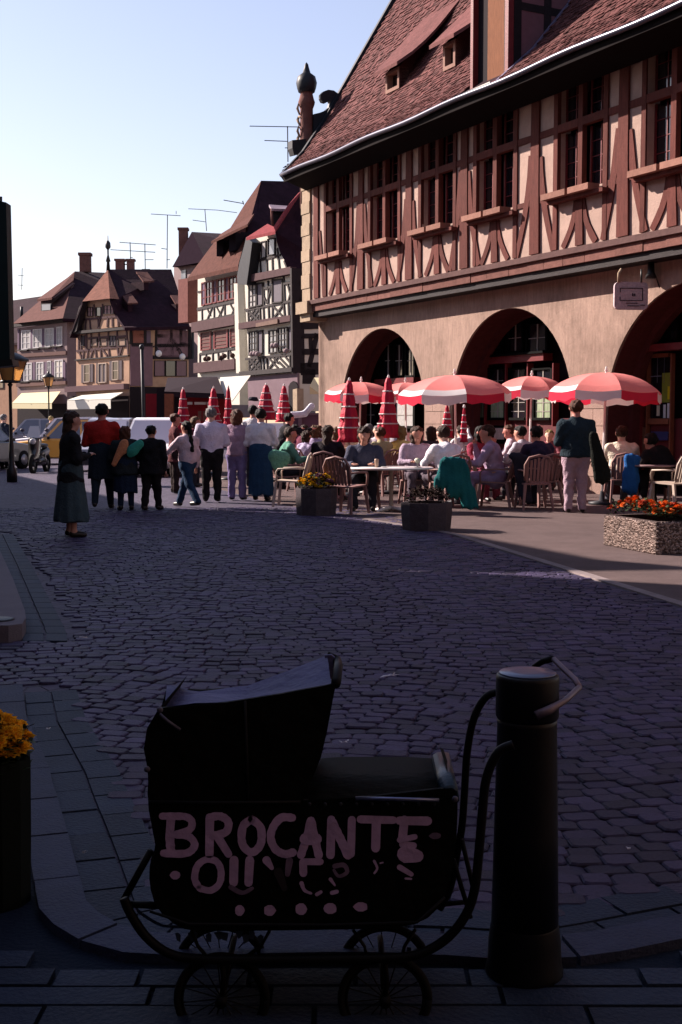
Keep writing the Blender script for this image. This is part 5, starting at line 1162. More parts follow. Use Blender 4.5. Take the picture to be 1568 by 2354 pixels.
    mesh_from(Vt, Ft, nm, cloth('%02x%02x%02x' % tuple(int(c * 255) for c in bot), bot), t)
    if True:
        for f in feet:
            Vt, Ft = surfnet(infl([f], .008), .014, .01, cut=lambda X, Y_, Z: .004 - Z); mesh_from(Vt, Ft, 'shoe', mat('shoe_leather', (.02, .015, .013), .4), t)
    st_, hc_ = hair
    if st_ != 'bald':
        face = lambda X, Y_, Z: None
        c0_, f1 = Hd(0, 0, 0), Hd(0, 1, 0) - Hd(0, 0, 0); f1 = f1 / np.linalg.norm(f1)
        def cutface(X, Y_, Z):
            fy_ = (X - c0_[0]) * f1[0] + (Y_ - c0_[1]) * f1[1]; zz = Z - c0_[2]
            return np.minimum(fy_ - .035 * s, .055 * s - zz) if st_ != 'short' else np.maximum(np.minimum(fy_ - .02 * s, .062 * s - zz), -zz - .045 * s)
        hp3 = [(Hd(0, -.018, .042), Hd(0, .0, .042), .104 * s, .100 * s, 1)]
        dis = .010
        if st_ == 'long': hp3 += [(Hd(0, -.045, .02), T(0, -.075, .36), .088 * s, .075 * s, 1.5)]
        if st_ == 'bob': hp3 += [(Hd(0, -.03, .02), Hd(0, -.03, -.07), .112 * s, .108 * s, 1.1)]
        if st_ == 'pony': hp3 += [(Hd(0, -.09, .0), T(0, -.14, .22), .045 * s, .04 * s, 1)]
        if st_ == 'curly': hp3 = [(Hd(0, -.02, .04), Hd(0, 0, .05), .115 * s, .11 * s, 1), (Hd(0, -.03, .0), Hd(0, -.03, -.05), .10 * s, .09 * s, 1)]; dis = .016
        dfn = lambda X, Y_, Z: dis * (np.sin(X * 75 + ph + 2 * np.sin(Z * 30)) * np.sin(Y_ * 68) + .6 * np.sin(Z * 50 + X * 60))
        Vt, Ft = surfnet(hp3, min(h, .016), .012, cut=cutface, disp=dfn); mesh_from(Vt, Ft, 'hair', hairm(hc_), t)
    if eyes:
        for sg in (-1, 1):
            p = Hd(sg * .032, .080, .018); mesh_from(np.zeros((0, 3)), np.zeros((0, 4), int), 'eye', mat('dark_eye', (.02, .015, .015), .2), t, MB().ell(p, .011 * s, .006 * s, .007 * s, 6, 5))
        p = Hd(0, .082, -.052); mesh_from(np.zeros((0, 3)), np.zeros((0, 4), int), 'mouth', mat('lips', (.35, .09, .08), .5), t, MB().ell(p, .024 * s, .008 * s, .006 * s, 6, 5))
    t['wr'] = 0; del t['wr']
    return t, T
def yawto(deg): return math.radians(deg)      # 0 faces away from the camera (+Y), 90 faces left, 180 faces the camera, -90 right
NAV, BLK, WHT, GRY = (.02, .03, .06), (.012, .013, .016), (.78, .76, .78), (.2, .2, .22)
# --- standing people (feet pixel, height)
def at(x, y): p = G(x, y); p.z = .012 if x > 430 else 0.01; return p
person('long haired woman in black jacket and long slate skirt standing alone in front', at(165, 1236), yawto(-62), 1.63, (.016, .016, .018), (.050, .075, .085), ('long', 'brown'), 'tan', arms=('front', 'front'), skirt=.68, coat=.22, h=.0135, build=1.28, flare=.29)
person('man in a red sweater seen from behind with a dark coat tied round his waist', at(237, 1172), yawto(5), 1.80, (.38, .022, .018), (.018, .026, .036), ('short', 'black'), 'ruddy', arms=('front', 'front'), build=1.4, stride=.16, eyes=False, skirt=.42, tights=True)
person('short reddish haired person in dark coat and navy skirt, right of the red sweater', at(290, 1174), yawto(15), 1.42, (.022, .026, .028), (.016, .026, .05), ('bob', 'red'), 'ruddy', skirt=.55, coat=.25, arms=('front', 'front'), build=1.5, eyes=False, lean=.1, tights=True)
person('short person in a black suit with cropped black hair, legs apart, back to us', at(349, 1174), yawto(-8), 1.43, (.014, .013, .015), (.013, .012, .014), ('short', 'black'), 'tan', coat=.25, build=1.5, arms=('front', 'down'), eyes=False, stride=.10)
person('girl with long black hair in a pinkish white jacket and jeans, walking to the left', at(432, 1168), yawto(48), 1.50, (.62, .47, .52), (.02, .045, .09), ('pony', 'black'), 'tan', arms=(((-.30, .20, .20), (-.42, .42, .08)), 'down'), stride=.34, coat=.06, build=1.2, eyes=False)
person('grey haired man in a white shirt and black trousers, back to us, arms folded', at(487, 1155), yawto(4), 1.76, (.60, .55, .68), (.013, .012, .012), ('short', 'grey'), 'fair', arms=('front', 'front'), build=1.4, eyes=False)
person('woman with auburn bob, mauve jacket and lilac trousers, right of the white shirted man', at(545, 1151), yawto(-12), 1.72, (.30, .20, .27), (.20, .16, .32), ('bob', 'red'), 'fair', arms=('front', 'front'), coat=.12, eyes=False, build=1.2)
person('person with white sweater slung over the shoulders and long blue denim skirt, back to us', at(600, 1152), yawto(-10), 1.74, (.72, .70, .74), (.02, .055, .11), ('short', 'black'), 'tan', arms=('front', 'front'), build=1.35, skirt=.80, eyes=False, tights=True)
person('man in a dark flat cap and white top at the rear of the standing group', at(582, 1120), yawto(-20), 1.86, (.7, .68, .7), (.03, .03, .04), ('short', 'black'), 'tan', arms=('front', 'front'), eyes=False)
person('black haired man in a black jacket bending over the first terrace table', at(645, 1125), yawto(-60), 1.72, (.015, .014, .018), (.02, .02, .03), ('short', 'black'), 'ruddy', lean=.38, arms=('reach', 'reach'), coat=.1)
person('brown haired person in a dark red jacket behind the walking girl, head turned right', at(402, 1135), yawto(-70), 1.66, (.10, .03, .035), (.03, .02, .02), ('short', 'red'), 'ruddy', coat=.3, arms=('front', 'front'))
person('brown haired person in a maroon coat between the walking girl and the white shirted man', at(449, 1120), yawto(-100), 1.60, (.12, .03, .05), (.03, .03, .04), ('bob', 'lightbrown'), 'ruddy', coat=.3)
person('stout standing man in navy jacket and pale mauve trousers, back to us, near orange flowers', at(1322, 1180), yawto(2), 1.85, (.020, .034, .045), (.40, .28, .34), ('short', 'red'), 'ruddy', coat=.12, arms=('front', 'down'), build=1.42, eyes=False, h=.016)
person('waiter in a black waistcoat standing under the large front parasol, facing us', at(990, 1090), yawto(170), 1.74, (.014, .013, .018), (.02, .02, .02), ('short', 'black'), 'tan', arms=('front', 'front'))
person('person in a light blue shirt standing beside the first folded parasol of the terrace', at(783, 1100), yawto(-60), 1.62, (.33, .55, .72), (.05, .06, .1), ('short', 'brown'), 'fair', arms=('front', 'front'), lean=.15)
person('person with white cap and dark jacket beside the motorcycle at the left edge', at(10, 1078), yawto(-30), 1.72, (.02, .025, .04), (.02, .02, .03), ('short', 'grey'), 'fair', coat=.2, eyes=False)
person('man sitting on the motorbike saddle beyond the shiny parked cars, dark clothes', at(118, 1050), yawto(-30), 1.72, (.03, .025, .03), (.02, .02, .03), ('short', 'blond'), 'fair', eyes=False, coat=.1)
# --- seated people : (label, x, y of the seat contact on the ground, ...)
SEATED = [
 ('dark haired guest in plum seen between the bending man and the purple child', 676, 1098, -20, 1.66, (.14, .04, .08), (.05, .03, .05), ('short', 'black'), 'ruddy', .1, ('table', 'table'), 1.1),
 ('guest with sunlit brown hair and lilac top left of the long haired woman', 722, 1118, -30, 1.60, (.34, .28, .42), (.1, .05, .1), ('curly', 'lightbrown'), 'tan', .05, ('table', 'table'), 1.05),
 ('guest in a rose blouse at the table edge behind the yellow flowers', 778, 1128, 40, 1.58, (.50, .26, .30), (.1, .05, .1), ('bob', 'lightbrown'), 'fair', .1, ('table', 'table'), 1.1),
 ('grey haired guest in a pale blouse right of the tall first parasol', 868, 1112, 170, 1.62, (.62, .56, .60), (.2, .15, .2), ('short', 'grey'), 'fair', .0, ('table', 'table'), 1.1),
 ('guest in a black and white jacket leaning left beside the pink shirt', 1212, 1150, 50, 1.70, (.45, .45, .52), (.03, .03, .04), ('short', 'black'), 'tan', .25, ('table', 'table'), 1.2),
 ('guest in pale grey seen dimly between the two tall folded parasols', 848, 1100, 20, 1.68, (.45, .42, .50), (.1, .1, .1), ('bob', 'grey'), 'fair', .0, ('table', 'table'), 1.1),
 ('guest in whitish top under the shade left of the waiter', 910, 1098, -20, 1.70, (.50, .46, .50), (.1, .1, .1), ('short', 'lightbrown'), 'fair', .0, ('table', 'table'), 1.1),
 ('guest in white with a hand raised right of the thin folded parasol', 1062, 1112, 30, 1.62, (.78, .74, .76), (.1, .1, .1), ('short', 'brown'), 'fair', .1, ('table', 'up'), 1.0),
 ('shadowed guest in crimson against the shop front, left of the pink shirt', 1135, 1100, 160, 1.62, (.18, .03, .05), (.1, .05, .05), ('bob', 'black'), 'ruddy', .0, ('table', 'table'), 1.0),
 ('seated person in green jacket and maroon cap at the left end of the terrace', 655, 1150, -75, 1.62, (.10, .25, .19), (.02, .02, .03), ('short', 'brown'), 'ruddy', .15, ('table', 'table'), 1.1),
 ('small curly haired child in white and purple at the left table', 700, 1130, -40, 1.40, (.42, .36, .52), (.12, .06, .10), ('curly', 'brown'), 'tan', .1, ('table', 'table'), 1.0),
 ('woman with long dark hair in a black coat seen from behind at the slatted chair', 752, 1152, -12, 1.68, (.016, .012, .016), (.02, .02, .02), ('long', 'brown'), 'tan', .08, ('table', 'table'), 1.2),
 ('auburn haired guest in white between the standing man and the long haired woman', 735, 1110, 30, 1.62, (.72, .70, .72), (.1, .05, .1), ('bob', 'red'), 'fair', .1, ('table', 'table'), 1.0),
 ('guest in a maroon jumper raising one arm near the hall corner', 690, 1100, -60, 1.66, (.13, .03, .055), (.05, .03, .05), ('short', 'brown'), 'tan', .2, ('table', 'up'), 1.0),
 ('curly haired woman in a dark blue wrap top facing us at the white table', 838, 1172, 176, 1.62, (.060, .062, .095), (.03, .03, .04), ('curly', 'brown'), 'tan', .12, ('table', 'table'), 1.3),
 ('fair guest with pale curls and cream collar behind the dark blue wrap top', 818, 1128, 150, 1.6, (.70, .62, .45), (.1, .1, .1), ('curly', 'lightbrown'), 'fair', .05, ('table', 'table'), 1.0),
 ('brown haired guest in an olive jacket between the two women facing us', 880, 1140, 40, 1.60, (.40, .36, .20), (.1, .08, .1), ('short', 'red'), 'tan', .1, ('table', 'table'), 1.15),
 ('blond guest in a pale yellow jacket, back to us, in the middle of the terrace', 922, 1135, 10, 1.60, (.78, .68, .26), (.2, .2, .2), ('curly', 'blond'), 'fair', .05, ('table', 'table'), 1.05),
 ('dark haired woman in lilac grey jacket facing us behind the ice cream glass', 955, 1162, -172, 1.66, (.36, .28, .36), (.1, .08, .1), ('bob', 'brown'), 'tan', .15, ('table', 'table'), 1.15),
 ('dark haired guest with sunlit streaks right of the lilac jacket', 993, 1130, 20, 1.60, (.05, .04, .05), (.05, .05, .05), ('bob', 'brown'), 'tan', .05, ('table', 'table'), 1.0),
 ('brown haired man in a white shirt leaning on the white table, back to us', 1033, 1170, 28, 1.74, (.80, .78, .84), (.10, .08, .1), ('short', 'brown'), 'fair', .32, ('table', 'table'), 1.2),
 ('dark haired woman in crimson resting her chin on her hand', 1098, 1150, -150, 1.66, (.22, .03, .06), (.15, .03, .05), ('bob', 'black'), 'ruddy', .15, ('face', 'table'), 1.15),
 ('man in a mauve shirt and lilac trousers seated sideways facing left', 1140, 1168, 75, 1.74, (.36, .25, .36), (.26, .20, .34), ('short', 'brown'), 'tan', .22, ('table', 'face'), 1.2),
 ('person in a pale pink shirt in profile behind the mauve shirted man', 1178, 1130, 85, 1.68, (.58, .46, .52), (.15, .1, .15), ('short', 'red'), 'ruddy', .1, ('table', 'table'), 1.1),
 ('guest in a dark indigo jacket leaning forward in the slatted chair', 1246, 1165, 25, 1.72, (.030, .024, .05), (.03, .03, .05), ('short', 'black'), 'tan', .30, ('table', 'table'), 1.25),
 ('blond child looking out between the indigo jacket and the standing man', 1262, 1125, 160, 1.45, (.25, .08, .1), (.1, .05, .05), ('short', 'blond'), 'fair', .0, ('table', 'table'), 1.0),
 ('dark red haired guest in crimson close behind the standing man', 1294, 1115, 150, 1.66, (.16, .03, .04), (.1, .05, .05), ('short', 'red'), 'ruddy', .0, ('table', 'table'), 1.0),
 ('bald man in a pale shirt facing left, right of the standing man', 1398, 1120, 120, 1.72, (.62, .52, .50), (.2, .15, .15), ('bald', 'grey'), 'fair', .05, ('table', 'table'), 1.1),
 ('dark haired man in cream sweater, back to us, in the chair with blue jacket', 1428, 1160, 0, 1.66, (.74, .68, .56), (.1, .1, .12), ('short', 'brown'), 'fair', .05, ('table', 'table'), 1.25),
 ('person hunched over in a black coat at the right edge of the terrace', 1540, 1165, 40, 1.74, (.012, .011, .012), (.02, .02, .02), ('short', 'black'), 'tan', .75, ('table', 'table'), 1.3),
]
CHAIRM = mat('rose_resin', (.36, .20, .185), .55, .15, 9); CHAIRW = mat('cream_resin', (.70, .56, .46), .5, .15, 9)
def make_chair(label, loc, yaw, m, group='resin garden chairs on the terrace'):
    t = thing('garden_chair', label, 'chair', loc, group); WL[t.name] = Vector((0, 0, 0)); t.rotation_euler = (0, 0, yaw)
    part('seat', MB().prism([(-.23, -.2, .42), (.23, -.2, .42), (.25, .24, .44), (-.25, .24, .44)], (0, 0, .025)), m, t)
    for sx in (-1, 1):
        part('leg', MB().prism([(sx * .24, .22, .44), (sx * .19, .22, .44), (sx * .25, .27, 0), (sx * .28, .27, 0)], (0, .045, 0)), m, t)
        part('leg', MB().prism([(sx * .23, -.22, .44), (sx * .18, -.22, .44), (sx * .24, -.30, 0), (sx * .27, -.30, 0)], (0, .045, 0)), m, t)
        part('armrest', MB().tube([(sx * .22, -.26, .66), (sx * .28, -.05, .67), (sx * .28, .2, .66), (sx * .27, .24, .6), (sx * .26, .23, .44)], [.022, .026, .028, .022, .02], 6, flat=.6), m, t)
    zt = .88
    for k in range(7):
        x = -.18 + .06 * k; a = .02 * (3 - abs(k - 3)); part('slat', MB().prism([(x - .021, -.21, .46), (x + .021, -.21, .46), (x * 1.05 + .021, -.31, zt + a - .06), (x * 1.05 - .021, -.31, zt + a - .06)], (0, .014, 0)), m, t)
    part('top_rail', MB().tube([(-.22, -.235, .50), (-.235, -.30, .76), (-.17, -.325, .88), (0, -.335, .92), (.17, -.325, .88), (.235, -.30, .76), (.22, -.235, .50)], .022, 6), m, t)
    return t
CH0 = None
def chair(label, loc, yaw, white=False):
    global CH0
    key = 'w' if white else 'r'
    if CH0 is None: CH0 = {}
    if key not in CH0: CH0[key] = make_chair(label, loc, yaw, CHAIRW if white else CHAIRM); return CH0[key]
    c = copy_tree(CH0[key]); c.location = loc; c.rotation_euler = (0, 0, yaw); c['label'] = label; return c
for i, (lab, x, y, yw, H, top, bot, hr, sk_, ln, ar, bd) in enumerate(SEATED):
    p = at(x, y); person(lab, p, yawto(yw), H * 1.10, top, bot, hr, sk_, pose='sit', lean=ln, arms=ar, build=bd * 1.15, eyes=abs(yw) > 60, seat=.46)
    chair('resin chair under the ' + ' '.join(lab.split()[:11]), p, yawto(yw), i in (2, 0))
chair('empty slatted resin chair at the right edge beyond the orange flowers', at(1545, 1172), yawto(35), True)
chair('empty pale chair in full sun at the left end of the terrace', at(672, 1165), yawto(82), True)
chair('rose resin chair standing free in front of the mauve shirted man', at(1228, 1172), yawto(5))
chair('empty chair tucked behind the white table, beside the yellow flowers', at(795, 1182), yawto(-30))
def drape(label, nm, prims, m, loc, yaw, cat, h=.02, k=.02):
    V, Fc = surfnet(prims, h, k, disp=lambda X, Y_, Z: .017 * np.sin(X * 58 + Z * 6) * (1.2 - np.clip(Z, 0, 1) * .8) + .006 * np.sin(Z * 21 + X * 9), cut=lambda X, Y_, Z: np.where(np.abs(Z - .2) < .25, (.10 + .5 * np.clip(.12 - X, 0, .5) + .02 * np.sin(X * 40)) - Z, -1.0))
    o = mesh_from(V, Fc, nm, m, None); o.location = loc; o.rotation_euler = (0, 0, yaw); tag(o, label, cat); return o
p = at(1040, 1185)
drape('long teal jacket hung over the chair back of the white shirted man', 'draped_jacket', [((-.13, 0, .86), (.15, 0, .86), .05, .05, 1), ((-.12, -.01, .82), (-.20, -.04, .50), .08, .11, 1.6), ((.08, -.01, .8), (.25, -.06, .1), .09, .11, 1.7), ((.0, -.02, .8), (.03, -.06, .42), .12, .16, 2.2), ((.2, -.02, .75), (.32, -.04, .14), .06, .08, 1.5)], cloth('teal', (.012, .11, .115)), p, yawto(5), 'jacket')
p = at(1452, 1166)
drape('bright blue jacket hung over the chair beside the cream sweater', 'draped_jacket', [((-.08, 0, .84), (.10, 0, .84), .05, .05, 1), ((-.03, -.02, .8), (-.03, -.05, .36), .13, .15, 2)], cloth('blue', (.02, .10, .30)), p, yawto(0), 'jacket')
p = at(1196, 1172)
drape('black and white jacket hanging down from a chair back near the free chair', 'draped_jacket', [((-.14, 0, .90), (.08, 0, .86), .06, .06, 1), ((-.05, -.02, .86), (.10, -.05, .15), .10, .10, 1.6)], cloth('blk', (.03, .028, .04)), p, yawto(0), 'jacket')
p = at(1372, 1185)
drape('black coat carried over the right arm of the standing navy man', 'carried_coat', [((-.02, 0, 1.25), (.12, 0, .62), .08, .13, 1.8), ((.05, .0, .95), (.16, 0, .62), .1, .11, 1.8)], cloth('blk2', (.012, .014, .012)), p + Vector((-.05, .02, 0)), 0, 'coat')
p = at(313, 1176); p.z = 0
V, Fc = surfnet([((-.05, 0, 1.02), (.07, 0, 1.12), .09, .075, 1.6), ((-.09, 0, .95), (-.02, 0, 1.0), .05, .06, 1.6)], .016, .02); o = mesh_from(V, Fc, 'shoulder_bag', cloth('sea', (.05, .33, .24)), None); o.location = p; tag(o, 'sea green bag held up between the two short dark dressed people', 'bag')
p = at(272, 1176)
V, Fc = surfnet([((-.06, 0, .78), (.10, 0, 1.10), .045, .07, 2), ((.1, 0, 1.0), (.13, 0, 1.14), .06, .05, 2)], .016, .02); o = mesh_from(V, Fc, 'folded_scarf', cloth('orng', (.62, .25, .12)), None); o.location = p; tag(o, 'orange scarf hanging beside the man in the red sweater', 'scarf')
p = at(642, 1160)
V, Fc = surfnet([((-.08, 0, .86), (.10, 0, .84), .12, .10, 1.6), ((-.02, 0, .72), (.06, 0, .78), .12, .12, 1.8)], .018, .02); o = mesh_from(V, Fc, 'padded_jacket', cloth('sage', (.12, .30, .22)), None); o.location = p; tag(o, 'sage green padded jacket bundled over the first terrace chair', 'jacket')
# cap, camera strap, bag details
p = P(582, 918, at(582, 1120).y); part_ = MB().lathe([(.11, -.03), (.115, .0), (.09, .05), (0, .06)], (0, 0, 0), 12).prism([(-.08, .08, -.03), (.08, .08, -.03), (.06, .17, -.04), (-.06, .17, -.04)], (0, 0, .015)); o = part_.build('flat_cap', cloth('blk', (0, 0, 0))); o.location = p; o.rotation_euler = (0, 0, -.4); tag(o, 'dark flat cap worn by the tallest man in the standing group', 'cap')
p = P(690, 950, at(690, 1100).y - .1)
V, Fc = surfnet([((-.22, 0, -.05), (.12, 0, -.02), .09, .08, 1.6), ((.12, 0, .0), (.30, 0, .18), .07, .09, 1.8)], .02, .02); o = mesh_from(V, Fc, 'white_sheet', cloth('white', (.82, .82, .9)), None); o.location = p; tag(o, 'large curled white sheet held up near the hall corner', 'paper')
# ------------------------------------------------------------------ tables
def table(label, loc, rx, ry, m, H=.74, yaw=0):
    t = thing('terrace_table', label, 'table', loc, 'round terrace tables'); WL[t.name] = Vector((0, 0, 0)); t.rotation_euler = (0, 0, yaw)
    part('table_top', MB().lathe([(.94, H - .035), (1.0, H - .03), (1.0, H - .005), (.985, H), (0, H)], (0, 0, 0), 28, rx, ry), m, t)
    part('pedestal', MB().lathe([(.05, .02), (.035, .08), (.03, H - .06), (.07, H - .035)], (0, 0, 0), 10), CHAIRW, t)
    for k in range(4):
        a = math.pi / 4 + math.pi / 2 * k; part('foot', MB().tube([(0, 0, .07), (.2 * math.cos(a), .2 * math.sin(a), .05), (.34 * math.cos(a), .34 * math.sin(a), .02)], [.035, .03, .022], 6), m, t)
    return t
M_tw = mat('white_table_top', (.84, .78, .76), .35, .1, 6, alb=1.5); M_tr = mat('rose_table_top', (.40, .26, .26), .4, .1, 6)
tc = G(900, 1178)
table('white oval table in front with an ice cream glass and a drink', (tc.x, tc.y + .15, 0), .70, .48, M_tw, .74)
tt2 = at(1092, 1158); table('dim table between the crimson woman and the mauve shirt', (tt2.x, tt2.y, 0), .42, .42, M_tr)
tt3 = at(1500, 1165); table('table at the right between the cream sweater and the black coat', (tt3.x, tt3.y, 0), .42, .42, M_tr)
tt4 = at(790, 1150); table('small table behind the yellow flowers with a pale edge', (tt4.x, tt4.y, 0), .38, .38, M_tr)
tt5 = at(720, 1125); table('table of the group next to the hall corner', (tt5.x, tt5.y, 0), .38, .38, M_tr)
def glass_cup(label, x, Y, z, prof, m, nm, cat):
    p = P(x, 1000, Y); o = MB().lathe(prof, (0, 0, 0), 12).build(nm, m); o.location = (p.x, Y, z); tag(o, label, cat); return o
ty = tc.y + .15
icec = glass_cup('footed glass of white ice cream on the white oval table', 960, ty - .12, .742, [(.035, 0), (.035, .008), (.008, .015), (.008, .06), (.03, .075), (.055, .12), (.052, .125), (.03, .15), (0, .155)], mat('ice_cream', (.80, .80, .62), .4), 'ice_cream_glass', 'glass')
glass_cup('tall tan glass of iced drink on the white oval table', 866, ty - .15, .742, [(.028, 0), (.032, .06), (.037, .125), (.03, .14), (0, .142)], mat('iced_coffee', (.55, .38, .28), .3), 'drink_glass', 'glass')
glass_cup('small white saucer beside the tall tan glass', 884, ty - .1, .742, [(.03, 0), (.06, .012), (.055, .014), (0, .006)], mat('china', (.8, .78, .78), .3), 'saucer', 'saucer')
glass_cup('white plate under the ice cream glass', 960, ty - .2, .742, [(.04, 0), (.085, .01), (.08, .012), (0, .005)], mat('china', (0, 0, 0)), 'plate', 'plate')
# ------------------------------------------------------------------ parasols
M_red = mat('coral_canopy', (1.0, .34, .32), .8, .12, 3, .2, 30, alb=1.45, transl=.42); M_redd = mat('crimson_panel', (.75, .04, .09), .75, .15, 4, alb=1.2, transl=.3); M_wht = mat('white_trim', (.84, .80, .80), .75, .08, 5, alb=1.45, transl=.3)
M_fold = mat('folded_crimson', (.72, .02, .07), .55, .3, 6, .4, 30)
def arcpt(R, t, drop): return R * math.sin(t * 1.18) / math.sin(1.18), -drop * (1 - math.cos(t * 1.18)) / (1 - math.cos(1.18))
def parasol(label, loc, R, ztop, rot=0.0, drop=.42, wh=(3, 4)):
    t = thing('parasol', label, 'parasol', loc, 'open coral parasols'); WL[t.name] = Vector((0, 0, 0)); t.rotation_euler = (random.uniform(-.03, .03), random.uniform(-.04, .04), rot)
    part('pole', MB().tube([(0, 0, 0), (0, 0, ztop)], .02, 8), M_wht, t); part('finial', MB().lathe([(.02, 0), (.035, .02), (.015, .06), (.02, .08), (0, .10)], (0, 0, ztop), 8), M_wht, t)
    part('base', MB().lathe([(.24, 0), (.24, .05), (.05, .08), (.03, .25)], (0, 0, 0), 14), M_leadd, t)
    n = 8
    for k in range(n):
        a0, a1 = 2 * math.pi * k / n, 2 * math.pi * (k + 1) / n
        for (t0, t1, m, nm) in ((0, .84, M_red, 'canopy_panel'), (.84, 1, M_wht if k in wh else M_red, 'canopy_border')):
            q = MB(); S = 6 if t0 == 0 else 2; vs = []; rows = []
            for i in range(S + 1):
                tt = t0 + (t1 - t0) * i / S; r_, z_ = arcpt(R, tt, drop); row = []
                for j in range(5):
                    u = j / 4; a = a0 + (a1 - a0) * u; sag = 1 - .045 * math.sin(math.pi * u) * tt; chord = math.cos(math.pi / n) / math.cos((u - .5) * 2 * math.pi / n) * .5 + .5
                    rr_ = r_ * sag * chord; row.append((rr_ * math.cos(a), rr_ * math.sin(a), ztop - .02 + z_ - .03 * math.sin(math.pi * u) * tt))
                rows.append(row)
            for row in rows: vs += row
            fs = [(i * 5 + j, i * 5 + j + 1, (i + 1) * 5 + j + 1, (i + 1) * 5 + j) for i in range(S) for j in range(4)]
            q.add(vs, fs, True); part(nm, q, m, t)
        # valance
        q = MB(); r_, z_ = arcpt(R, 1, drop); vs = []
        for j in range(9):
            u = j / 8; a = a0 + (a1 - a0) * u; sag = 1 - .045 * math.sin(math.pi * u); ch = math.cos(math.pi / n) / math.cos((u - .5) * 2 * math.pi / n) * .5 + .5
            x, y, z = r_ * sag * ch * math.cos(a), r_ * sag * ch * math.sin(a), ztop - .02 + z_ - .03 * math.sin(math.pi * u)
            vs += [(x, y, z), (x * 1.005, y * 1.005, z - .15 - .02 * math.sin(u * 12.5))]
        fs = [(2 * j, 2 * j + 1, 2 * j + 3, 2 * j + 2) for j in range(8)]
        q.add(vs, fs); part('valance', q, (M_redd, M_wht)[k % 2], t)
        x, y = r_ * math.cos(a0), r_ * math.sin(a0)
        pts = [(arcpt(R, tt, drop)[0] * math.cos(a0), arcpt(R, tt, drop)[0] * math.sin(a0), ztop - .035 + arcpt(R, tt, drop)[1]) for tt in (0.02, .3, .6, 1)]
        part('rib', MB().tube(pts, .007, 4), M_leadd, t)
    return t
def par_at(label, x, ytip, Y, wpx, rot=0, **k):
    p = P(x, ytip, Y); parasol(label, (p.x, p.y, 0), wpx / 2 / 2800 * Y, p.z - .09, rot, **k)
par_at('coral parasol at the left of the open row, by the first arch', 822, 866, 26.0, 168, .2, drop=.27)
par_at('small coral parasol half hidden between the left and the large front one', 936, 868, 27.5, 150, .5, drop=.26)
par_at('large coral parasol with white border over the waiter', 1052, 848, 22.0, 262, .1, drop=.33, wh=(3, 4, 5))
par_at('coral parasol in front of the second arch windows', 1218, 852, 24.5, 168, .35, drop=.28)
par_at('large coral parasol at the right over the bald man, crimson and white valance', 1388, 842, 21.8, 262, .05, drop=.36, wh=(2, 3, 4))
def folded(label, x, ytip, ybot, Y, w):
    p = P(x, ytip, Y); H = p.z; zb = P(x, ybot, Y).z
    t = thing('folded_parasol', label, 'parasol', (p.x, p.y, 0), 'folded crimson parasols'); WL[t.name] = Vector((0, 0, 0)); t.rotation_euler = (0, 0, random.uniform(0, 1))
    R = w / 2 / 2800 * Y; L = H - zb
    part('pole', MB().tube([(0, 0, 0), (0, 0, zb + .1)], .02, 8), M_wht, t); part('base', MB().lathe([(.22, 0), (.22, .05), (.05, .08)], (0, 0, 0), 12), M_leadd, t)
    part('finial', MB().lathe([(.02, 0), (.03, .02), (.02, .06), (0, .08)], (0, 0, H - .07), 8), M_wht, t)
    prof = []
    for k in range(13):
        u = k / 12; r = R * (.16 + .84 * u ** .8) * (1 + .10 * math.sin(u * 26)); prof.append((r, H - .06 - L * u))
    prof = [(0.0, H - .05)] + prof + [(R * .5, zb - .05)]
    part('canopy', MB().lathe(prof[::-1], (0, 0, 0), 24, wob=lambda a, z: 1 + .16 * math.sin(a * 8 + z * 2.5) + .05 * math.sin(a * 3)), M_fold, t)
    for u in (.22, .42, .60, .76):
        r = R * (.16 + .84 * u ** .8) * 1.10; part('white_stripe', MB().lathe([(r * 1.0, H - .06 - L * u - .015), (r * 1.02, H - .06 - L * u + .012)], (0, 0, 0), 24, wob=lambda a, z: 1 + .16 * math.sin(a * 8 + z * 2.5) + .05 * math.sin(a * 3)), M_wht, t)
for a in (('first folded crimson parasol from the left, against the dark kiosk', 421, 890, 990, 33, 32), ('second folded parasol from the left, above the white shirted man', 491, 888, 985, 34, 36), ('third folded parasol from the left, thin, beside the second', 525, 886, 1000, 31, 26), ('broad folded parasol with white crown behind the denim skirt person', 612, 880, 960, 30, 42), ('folded parasol on the right of the broad one, before the white house door', 653, 882, 965, 31, 34),
          ('tall folded parasol in front of the left open parasol', 803, 868, 1010, 24.3, 50), ('folded parasol standing between the left open and the large front parasol', 893, 862, 1000, 25, 48), ('thin folded parasol right of the waiter', 1028, 925, 1000, 26, 26), ('thin dark red folded parasol before the shop windows', 1067, 930, 1010, 25, 17)): folded(*a)
